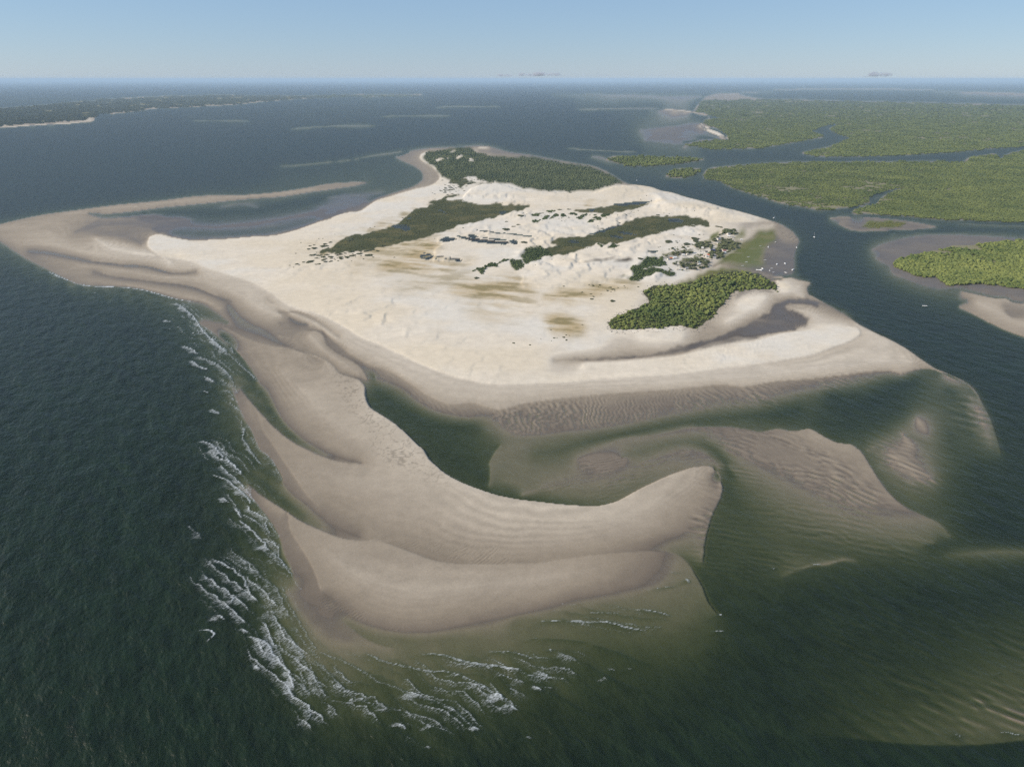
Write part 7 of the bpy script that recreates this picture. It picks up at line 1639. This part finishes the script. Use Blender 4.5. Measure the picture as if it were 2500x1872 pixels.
def scatter(name, pts, mat, kind_label, tall=.75, sub=2, rough=.42, cap=12.0):
    """one stuff object: crowns set on points (x, y, z, width)"""
    me = bpy.data.meshes.new(name); co = pts[:, :3].astype(np.float32)
    me.vertices.add(len(co)); me.vertices.foreach_set('co', co.ravel())
    a = me.attributes.new('width', 'FLOAT', 'POINT'); a.data.foreach_set('value', pts[:, 3].astype(np.float32))
    a = me.attributes.new('height', 'FLOAT', 'POINT'); a.data.foreach_set('value', np.minimum(pts[:, 3], cap).astype(np.float32))
    o = link(name, me); o['kind'] = 'stuff'; o['label'] = kind_label
    ng = bpy.data.node_groups.new(name + '_crowns', 'GeometryNodeTree')
    ng.interface.new_socket('Geometry', in_out='INPUT', socket_type='NodeSocketGeometry'); ng.interface.new_socket('Geometry', in_out='OUTPUT', socket_type='NodeSocketGeometry')
    N = ng.nodes; K = ng.links
    gi = N.new('NodeGroupInput'); go = N.new('NodeGroupOutput')
    geo = N.new('GeometryNodeJoinGeometry')
    g2i = N.new('GeometryNodeGeometryToInstance')
    def lump(seed):
        ic = N.new('GeometryNodeMeshIcoSphere'); ic.inputs['Radius'].default_value = .5; ic.inputs['Subdivisions'].default_value = sub
        sp = N.new('GeometryNodeSetPosition'); nz = N.new('ShaderNodeTexNoise'); nz.noise_dimensions = '4D'; nz.inputs['W'].default_value = seed * 7.3; nz.inputs['Scale'].default_value = 3.2; nz.inputs['Detail'].default_value = 3
        sb = N.new('ShaderNodeVectorMath'); sb.operation = 'SUBTRACT'; sb.inputs[1].default_value = (.5, .5, .5)
        sc = N.new('ShaderNodeVectorMath'); sc.operation = 'SCALE'; sc.inputs['Scale'].default_value = rough * 2.6
        K.new(nz.outputs['Color'], sb.inputs[0]); K.new(sb.outputs[0], sc.inputs[0]); K.new(ic.outputs['Mesh'], sp.inputs['Geometry']); K.new(sc.outputs[0], sp.inputs['Offset'])
        tr = N.new('GeometryNodeTransform'); tr.inputs['Translation'].default_value = (0, 0, tall * .42); tr.inputs['Scale'].default_value = (1, 1, tall)
        K.new(sp.outputs[0], tr.inputs['Geometry']); sm = N.new('GeometryNodeSetMaterial'); sm.inputs['Material'].default_value = mat; K.new(tr.outputs[0], sm.inputs['Geometry'])
        return sm.outputs[0]
    for s in (1, 2, 3, 4): K.new(lump(s + len(name)), g2i.inputs['Geometry'])
    mp = N.new('GeometryNodeMeshToPoints')
    K.new(gi.outputs[0], mp.inputs['Mesh'])
    iop = N.new('GeometryNodeInstanceOnPoints'); iop.inputs['Pick Instance'].default_value = True
    ri = N.new('FunctionNodeRandomValue'); ri.data_type = 'INT'; ri.inputs[4].default_value = 0; ri.inputs[5].default_value = 3
    rr = N.new('FunctionNodeRandomValue'); rr.data_type = 'FLOAT_VECTOR'; rr.inputs[0].default_value = (-.15, -.15, 0); rr.inputs[1].default_value = (.15, .15, 6.283)
    at = N.new('GeometryNodeInputNamedAttribute'); at.data_type = 'FLOAT'; at.inputs['Name'].default_value = 'width'
    rs = N.new('FunctionNodeRandomValue'); rs.data_type = 'FLOAT_VECTOR'; rs.inputs[0].default_value = (.8, .8, .8); rs.inputs[1].default_value = (1.25, 1.25, 1.2)
    vm = N.new('ShaderNodeVectorMath'); vm.operation = 'SCALE'; vm.operation = 'MULTIPLY'
    ah = N.new('GeometryNodeInputNamedAttribute'); ah.data_type = 'FLOAT'; ah.inputs['Name'].default_value = 'height'
    cx = N.new('ShaderNodeCombineXYZ'); K.new(at.outputs[0], cx.inputs[0]); K.new(at.outputs[0], cx.inputs[1]); K.new(ah.outputs[0], cx.inputs[2])
    K.new(rs.outputs[0], vm.inputs[0]); K.new(cx.outputs[0], vm.inputs[1])
    K.new(mp.outputs[0], iop.inputs['Points']); K.new(g2i.outputs[0], iop.inputs['Instance']); K.new(ri.outputs[2], iop.inputs['Instance Index']); K.new(rr.outputs[0], iop.inputs['Rotation']); K.new(vm.outputs[0], iop.inputs['Scale'])
    K.new(iop.outputs[0], go.inputs[0])
    md = o.modifiers.new('crowns', 'NODES'); md.node_group = ng
    return o
def sow(mask, su, sv_, size, seed, lo=0.0, drop=None):
    """jittered points where mask holds; spacing in cells; size(x, y, cell) gives crown width"""
    rn = np.random.default_rng(seed)
    c = np.arange(0, NC - 1, su); r = np.arange(0, NR - 1, sv_)
    C_, R_ = np.meshgrid(c, r); C_ = C_ + rn.uniform(0, su, C_.shape); R_ = R_ + rn.uniform(0, sv_, R_.shape)
    ci = np.clip(C_.astype(int), 0, NC - 1); ri = np.clip(R_.astype(int), 0, NR - 1)
    k = (mask[ri, ci] > .5) & (Z[ri, ci] > lo)
    if drop is not None: k &= rn.random(C_.shape) > drop[ri, ci]
    C_, R_, ci, ri = C_[k], R_[k], ci[k], ri[k]
    x, y = to_ground(U0 + GS * C_, V0 + GS * R_)
    return np.column_stack([x, y, Z[ri, ci], size(x, y, CELL[ri, ci]) * np.clip(np.exp(rn.normal(-.02, .17 if x.size and np.median(y) > 2000 else .28, len(x))), .55, 1.9)])
bare = wo * sstep(.22, .30, n2 + .35 * n3)
for key, nm, lab, su, sv_, wd, mat in (
        ('m1', 'mangrove_forest', 'dense green mangrove forest filling the large island across the river', 1.0, .62, lambda x, y, c: np.maximum(6.0, c * 1.45), M_FAR),
        ('m2a', 'mangrove_forest', 'hazy dark green mangrove forest stretching to the horizon beyond the far river arm', 1.0, .6, lambda x, y, c: np.maximum(7.0, np.minimum(c * 1.6, 60)), M_FAR),
        ('m3', 'mangrove_forest', 'long low mangrove islet in the channel beyond the dune point', 1.4, .8, lambda x, y, c: np.maximum(8.0, c * 1.8), M_FAR),
        ('m4', 'mangrove_forest', 'small rounded mangrove islet off the tip of the large forest island', 1.4, .8, lambda x, y, c: np.maximum(8.0, c * 1.8), M_FAR),
        ('m6', 'mangrove_forest', 'bright green mangrove forest on the island at the right edge', 1.1, .8, lambda x, y, c: np.maximum(5.5, c * 1.7), M_MANG),
        ('far_w', 'mangrove_forest', 'blue hazed dark woodland on the far mainland shore at upper left', 1.0, .6, lambda x, y, c: np.minimum(c * 1.4, 50), M_DIM),
        ('far_n', 'mangrove_forest', 'thin strip of hazed woodland on the horizon above the island', 1.4, .8, lambda x, y, c: np.minimum(c * 2.0, 90), M_FAR)):
    q = sow(WOOD[key], su, sv_, wd, hash_seed := sum(map(ord, key)), .15, bare)
    scatter(nm, q, mat, lab, tall=.42 if key in ('far_w', 'far_n', 'm2a', 'm1') else .7, rough=.22 if key in ('m1', 'm2a') else .42); print(key, len(q))
thin = lambda m: .85 * (1 - sstep(.5, .95, blur(m, 5)))
q = sow(LAY['forest'], 1.0, .65, lambda x, y, c: np.maximum(5.5, c * 1.3), 5, .3, thin(LAY['forest'])); scatter('dune_wood', q, M_WOOD, 'dark green wood covering the far end of the sand island behind the dune ridge', .75); print('wood', len(q))
q = sow(np.where((sc > .5) | ((blur(sc, 7) > .06) & (n3 + .5 * fbm(GX, GY, 8, 2, 231) > .16) & (Z > .3)), 1.0, 0), 1.1, .8, lambda x, y, c: np.maximum(2.6, c * .95), 6, .05, np.clip(.25 + .5 * (n1 > .05) + thin(sc), 0, .96)); scatter('low_scrub', q, M_SCRUB, 'dark green marsh scrub in the hollows between the white dunes', .42); print('scrub', len(q))
q = sow(LAY['bush'], 1.2, .85, lambda x, y, c: np.maximum(3.4, c * 1.25), 16, .05); scatter('bush_thicket', q, M_BUSH, 'rounded dark green bush thickets crowning the sand knobs of the dunes', .75)
q = sow(REED, 1.2, 1.0, lambda x, y, c: np.maximum(2.5, c * .9), 8, -.2); scatter('reed_grass', q, M_GRASS, 'bright yellow green reeds on the small islet among mud shoals', .6)
# ---- the near thicket: single mangrove trees in front, the rest as one mass
q = sow(THK, 2.1, 1.7, lambda x, y, c: np.full(len(x), 5.2), 9, -.5, .5 * thin(THK))
q = q[np.argsort(q[:, 1])]; print('thicket', len(q))
crowns = [crown_mesh('crown', 100 + i, M_MANG, 1.0, .8, 14, 26) for i in range(5)]
trunks = [trunk_mesh('trunk', 200 + i, .42, .028, 3, 5) for i in range(2)]
def plant(name, x, y, zb, w, h, crown, trunk, label, cat, group, rz):
    r = bpy.data.objects.new(name, None); COL.objects.link(r); r.location = (x, y, zb); r.rotation_euler = (0, 0, rz); r.scale = (w, w, h); r.empty_display_size = .5
    tag(r, label, cat, group)
    for nm, m in (('crown', crown), ('trunk', trunk)):
        c = bpy.data.objects.new(nm, m); COL.objects.link(c); c.parent = r
    return r
rn = random.Random(3)
for i, (x, y, zb, w) in enumerate(q[:290]):
    plant('mangrove_tree', x, y, zb - .1, w, w * rn.uniform(.75, 1.1), rn.choice(crowns), rn.choice(trunks), 'green mangrove tree crowded in the bright thicket between white sand and marsh grass', 'tree', 'mangrove trees of the near thicket', rn.uniform(0, 6.28))
rest = q[290:]
scatter('mangrove_thicket', rest, M_MANG, 'bright green mangrove crowns filling the far side of the thicket', .8)
# twigs and low dead brush along the foot of the thicket
edge = np.clip(blur(THK, 5) * 4, 0, 1) * (1 - THK) * (Z > .5)
q = sow((edge > .5) * 1.0, 1.6, 1.3, lambda x, y, c: np.full(len(x), 1.6), 13, .3, np.full(Z.shape, .5)); scatter('dead_brush', q, M_GREY, 'grey leafless brush along the foot of the mangrove thicket', .5, 1, .5)
# ---- shrubs on the dunes
mounds = [crown_mesh('low_shrub', 300 + i, M_SHRUB, 1.0, .5, 14, 60) for i in range(6)]
SH = []
PLACES = [('at the tip of the long marsh', -1200, -330, 1200, 2300), ('beside the far wood', -900, 300, 2900, 9000), ('on dunes between the two marshes', -330, 900, 2050, 2900), ('by the fishing village', 330, 1000, 1500, 2300), ('on the open sand plain', -2000, 3000, -1000, 9000)]
for i, (x, y, w) in enumerate(SHRUBS):
    zs = zat(x, y); big = w > 13
    o = bpy.data.objects.new('dune_shrub', rn.choice(mounds)); COL.objects.link(o)
    o.location = (x, y, zs - .25); o.scale = (w * 1.1, w * rn.uniform(1.0, 1.9), min(2.6, .9 + w * .12) * 1.7); o.rotation_euler = (0, 0, rn.uniform(-.35, .35))
    where = next(lab for lab, x0, x1, y0, y1 in PLACES if x0 <= x < x1 and y0 <= y < y1)
    SH.append((where, w > 13, x, y, o))
for where in {q[0] for q in SH}:
    for big in (True, False):
        g = sorted([q for q in SH if q[0] == where and q[1] == big], key=lambda q: q[2] / (q[3] + 500))
        for n, q in enumerate(g):
            kind = 'wide green shrub mound' if big else 'small dark shrub tuft'
            pos = ' ' + where
            if big and len(g) > 1:
                pos = (', leftmost of those' if n == 0 else ', rightmost of those' if n == len(g) - 1 else (', ' + ('second', 'third', 'fourth', 'fifth', 'sixth', 'seventh', 'eighth', 'ninth', 'tenth', 'eleventh', 'twelfth')[min(10, n - 1)] + ' from the left')) + ' ' + where
            tag(q[4], kind + pos, 'shrub', ('wide shrub mounds ' if big else 'small shrub tufts ') + where)
# ---- village palms and trees
def palm_crown(seed):
    r2 = random.Random(seed); bm = bmesh.new()
    for k in range(15):
        a = k * 2.39996 + r2.uniform(-.2, .2); up = r2.uniform(-.1, .75); prev = None; L = r2.uniform(.26, .36)
        for j in range(5):
            t = j / 4; rr = L * t; hh = .86 + L * (up * t - .95 * t * t); wd = .055 * (1 - t * .75) * (.4 if j == 0 else 1)
            dx, dy = math.cos(a), math.sin(a)
            e = [bm.verts.new((dx * rr - dy * wd, dy * rr + dx * wd, hh - wd * .5)), bm.verts.new((dx * rr, dy * rr, hh)), bm.verts.new((dx * rr + dy * wd, dy * rr - dx * wd, hh - wd * .5))]
            if prev: bm.faces.new((prev[0], prev[1], e[1], e[0])); bm.faces.new((prev[1], prev[2], e[2], e[1]))
            prev = e
    me = bpy.data.meshes.new('crown'); bm.to_mesh(me); bm.free(); me.materials.append(M_PALM); return me
pcs = [palm_crown(k) for k in range(4)]; pts_ = [trunk_mesh('trunk', 400 + i, .86, .017, 0) for i in range(3)]
tcs = [crown_mesh('crown', 500 + i, M_PALM, .9, .95, 9, 80) for i in range(4)]; tts = [trunk_mesh('trunk', 520 + i, .45, .03, 3) for i in range(2)]
qy = np.percentile([t_[1] for t_ in VILLAGE_TREES], (35, 78))
QU = lambda y: 'lower village' if y < qy[0] else 'middle village' if y < qy[1] else 'upper village and hamlet'
for i, (x, y, h) in enumerate(VILLAGE_TREES):
    zb = zat(x, y)
    if (x < 480 and h > 4) and i % 3 != 1:
        lone = i < 30
        plant('palm_tree', x, y, zb, h * 1.5, h * 1.15, rn.choice(pcs), rn.choice(pts_), 'coconut palm on sand beside the western village lane' if lone else 'coconut palm in the lower village grove', 'palm tree', 'palms along the western village lane' if lone else 'palms of the lower village grove', rn.uniform(0, 6.28))
    else:
        plant('shade_tree', x, y, zb, h * 1.6, h * .95, rn.choice(tcs), rn.choice(tts), 'dark round shade tree among roofs in the ' + QU(y), 'tree', 'shade trees of the ' + QU(y), rn.uniform(0, 6.28))
print('plants', round(time.time() - T0, 1))
# ------------------------------------------------------------------ village houses
ROOF = {'orange': (.50, .17, .06), 'white': (.72, .70, .67), 'grey': (.30, .29, .28), 'navy': (.035, .045, .12), 'black': (.04, .04, .045), 'red': (.48, .14, .07), 'rose': (.45, .20, .17), 'beige': (.52, .43, .33), 'slate': (.24, .24, .27), 'mint': (.46, .55, .50), 'straw': (.50, .42, .24), 'cream': (.62, .56, .46)}
RM_ = {k: flat_material('roof_' + k, v, .8, .35, .8) for k, v in ROOF.items()}
M_WALL = flat_material('limewash', (.62, .58, .52)); M_DARK = flat_material('dark_opening', (.05, .045, .04)); M_DOOR = flat_material('door_paint', (.10, .14, .16))
def box(bm, x0, x1, y0, y1, z0, z1):
    v = [bm.verts.new(p) for p in ((x0, y0, z0), (x1, y0, z0), (x1, y1, z0), (x0, y1, z0), (x0, y0, z1), (x1, y0, z1), (x1, y1, z1), (x0, y1, z1))]
    for f in ((3, 2, 1, 0), (4, 5, 6, 7), (0, 1, 5, 4), (1, 2, 6, 5), (2, 3, 7, 6), (3, 0, 4, 7)): bm.faces.new([v[k] for k in f])
def mesh_of(name, bm, mat):
    me = bpy.data.meshes.new(name); bm.normal_update(); bm.to_mesh(me); bm.free(); me.materials.append(mat); return me
for i, (x, y, w, rc, lab) in enumerate(HOUSES):
    w = max(4.5, w); dd = max(4.0, min(9.0, w * rn.uniform(.7, 1.0))); hw = 2.6; e = .5
    r = bpy.data.objects.new('village_house', None); COL.objects.link(r); r.location = (x, y, zat(x, y)); r.rotation_euler = (0, 0, rn.uniform(-.5, .5))
    tag(r, lab, 'house', 'houses of the fishing village')
    bm = bmesh.new(); a, b = w / 2, dd / 2
    v = [bm.verts.new(p) for p in ((-a, -b, -.5), (a, -b, -.5), (a, b, -.5), (-a, b, -.5), (-a, -b, hw), (a, -b, hw), (a, b, hw), (-a, b, hw), (-a, 0, hw + b * .55), (a, 0, hw + b * .55))]
    for f in ((0, 1, 5, 4), (2, 3, 7, 6), (1, 2, 6, 9, 5), (3, 0, 4, 8, 7)): bm.faces.new([v[k] for k in f])
    link('wall', mesh_of('wall', bm, M_WALL), None, r)
    bm = bmesh.new(); A, B = a + e, b + e; rz = hw + b * .55 + .12; ez = hw - e * .55 + .12
    for s in (-1, 1):
        t = [bm.verts.new(p) for p in ((-A, s * B, ez), (A, s * B, ez), (A, 0, rz), (-A, 0, rz), (-A, s * B, ez + .14), (A, s * B, ez + .14), (A, 0, rz + .14), (-A, 0, rz + .14))]
        for f in ((0, 1, 2, 3), (4, 7, 6, 5), (0, 4, 5, 1), (1, 5, 6, 2), (0, 3, 7, 4)): bm.faces.new([t[k] for k in f])
    link('roof', mesh_of('roof', bm, RM_[rc]), None, r)
    bm = bmesh.new(); box(bm, -.45, .45, -b - .06, -b + .02, 0, 2.0); link('door', mesh_of('door', bm, M_DOOR), None, r)
    for s in (-1, 1):
        bm = bmesh.new(); box(bm, s * a * .55 - .45, s * a * .55 + .45, -b - .05, -b + .02, .95, 1.85); link('window', mesh_of('window', bm, M_DARK), None, r)
# ------------------------------------------------------------------ boats
M_HULL = flat_material('white_hull', (.80, .80, .79), .4, .08); M_HB = flat_material('beige_hull', (.48, .42, .33), .6, .2); M_DECK = flat_material('deck', (.55, .53, .48)); M_MAST = flat_material('mast_alloy', (.72, .72, .72), .4, .05)
def hull(L, B, H_):
    bm = bmesh.new(); rows = []
    for k in range(9):
        t = k / 8; x = (t - .5) * L; bw = B / 2 * (1 - max(0, (t - .45) / .55)**2.2) * (.82 + .18 * min(1, t * 4)); sh = H_ * (1 + .35 * t * t); kz = -.28 * H_ + .35 * H_ * max(0, (t - .7) / .3)**2
        rows.append([bm.verts.new(q) for q in ((x, -bw, sh), (x, -bw * .8, .25 * H_ + kz * .3), (x, 0, kz), (x, bw * .8, .25 * H_ + kz * .3), (x, bw, sh))])
    for a, b in zip(rows, rows[1:]):
        for j in range(4): bm.faces.new((a[j], b[j], b[j + 1], a[j + 1]))
    bm.faces.new(rows[0]); return bm, rows
for (x, y, L, hd, kind, lab) in BOATS:
    zb = zat(x, y); afloat = zb < -.05; B = L * (.26 if kind in ('long', 'mastonly') else .34); H_ = .5 + L * .055
    if kind == 'skiff': H_ *= .8
    r = bpy.data.objects.new({'sail': 'sailing_boat', 'skiff': 'skiff'}.get(kind, 'fishing_boat'), None); COL.objects.link(r)
    r.location = (x, y, .05 if afloat else zb + .28 * H_); r.rotation_euler = (0 if afloat else .06, 0, math.radians(hd))
    tag(r, lab, 'boat', 'boats of the river mouth')
    bm, rows = hull(L, B, H_); link('hull', mesh_of('hull', bm, M_HB if kind == 'beige' else M_HULL), None, r)
    bm = bmesh.new(); dk = []
    for k in range(9):
        t = k / 8; xx = (t - .5) * L * .97; bw = B / 2 * (1 - max(0, (t - .45) / .55)**2.2) * .9; zz_ = H_ * (.8 + .3 * t * t) if kind != 'skiff' else H_ * .45
        dk.append([bm.verts.new((xx, -bw, zz_)), bm.verts.new((xx, bw, zz_))])
    for a, b in zip(dk, dk[1:]): bm.faces.new((a[0], b[0], b[1], a[1]))
    link('deck', mesh_of('deck', bm, M_DECK if kind in ('skiff', 'beige') else M_HULL), None, r)
    if kind in ('cabin', 'sail', 'mast', 'long'):
        bm = bmesh.new(); c0, c1 = (-.32, .12) if kind != 'long' else (-.38, -.05)
        b0, b1, z0, z1 = B * .34, B * .26, H_ * .75, H_ * .8 + (1.5 if kind in ('cabin', 'long') else .7)
        v = [bm.verts.new(p) for p in ((L * c0, -b0, z0), (L * c1, -b0, z0), (L * c1, b0, z0), (L * c0, b0, z0), (L * c0, -b1, z1), (L * (c1 - .06), -b1, z1), (L * (c1 - .06), b1, z1), (L * c0, b1, z1))]
        for f in ((4, 5, 6, 7), (0, 1, 5, 4), (1, 2, 6, 5), (2, 3, 7, 6), (3, 0, 4, 7)): bm.faces.new([v[k] for k in f])
        link('cabin', mesh_of('cabin', bm, M_HULL), None, r)
    if kind in ('sail', 'mast', 'mastonly'):
        bm = bmesh.new(); mh = L * (1.25 if kind == 'sail' else .8); rr = .16
        ring = [[bm.verts.new((L * .08 + math.cos(k * 1.0472) * rr * s, math.sin(k * 1.0472) * rr * s, zz_)) for k in range(6)] for zz_, s in ((H_ * .7, 1), (mh, .55))]
        for k in range(6): bm.faces.new((ring[0][k], ring[0][(k + 1) % 6], ring[1][(k + 1) % 6], ring[1][k]))
        bm.faces.new(ring[1]); box(bm, -L * .34, L * .08, -.1, .1, H_ + 1.3, H_ + 1.5)
        link('mast', mesh_of('mast', bm, M_MAST), None, r)
# ------------------------------------------------------------------ clouds low on the horizon, above and beyond the haze
def cloud_material():
    t = NT('cloud_vapour'); v = t.n('ShaderNodeVolumePrincipled', {'Color': (.82, .84, .9, 1), 'Density': .0045, 'Anisotropy': .2})
    t.t.links.new(v.outputs[0], t.out.inputs['Volume']); return t.m
M_CLOUD = cloud_material()
CL = ['grey streak of cloud at the left end of the low bank', 'low puffed cloud left of the highest puffs in the bank', 'tallest puffs of the low cloud bank above the far bay', 'small thin cloud closing the low bank on its right', 'first faint cloudlet right of the low bank', 'second faint cloudlet right of the low bank', 'third faint cloudlet, smallest above the far water', 'faint cloudlet above the near edge of the far forest', 'lone dark grey cloud above the mangrove horizon on the right', 'thin tail of the lone dark cloud on the right']
for i, (x, y, zc, w, h) in enumerate(CLOUDS):
    r2 = random.Random(900 + i); bm = bmesh.new(); n = max(5, int(w / 160))
    zc = max(zc, 470 + h * .4)
    for k in range(n):
        s = r2.uniform(.3, .55) * h * (1.2 if k % 3 == 0 else .8); cx = (k / max(1, n - 1) - .5) * w * .9 + r2.uniform(-60, 60)
        g = bmesh.ops.create_icosphere(bm, subdivisions=2, radius=1.0)
        for v in g['verts']:
            kk = r2.uniform(.85, 1.15); v.co = Vector((cx + v.co.x * s * 2.2 * kk, v.co.y * s * 2.0 * kk + r2.uniform(-20, 20), max(-.25 * h, v.co.z * s * kk + r2.uniform(-.1, .25) * h)))
    o = link('cloud', mesh_of('cloud', bm, M_CLOUD)); o.location = (x, y, zc); tag(o, CL[i], 'cloud', 'small clouds along the horizon')
# ------------------------------------------------------------------ haze
bm = bmesh.new(); box(bm, -420000, 420000, -3000, 330000, float(Ze.min()) - 1.5, 440.0)
t = NT('sea_haze'); v = t.n('ShaderNodeVolumePrincipled', {'Color': (.62, .81, 1.0, 1), 'Density': HAZE_DENSITY, 'Anisotropy': .0}); t.t.links.new(v.outputs[0], t.out.inputs['Volume'])
hz = link('haze', mesh_of('haze', bm, t.m)); hz['kind'] = 'stuff'
print('built', round(time.time() - T0, 1))
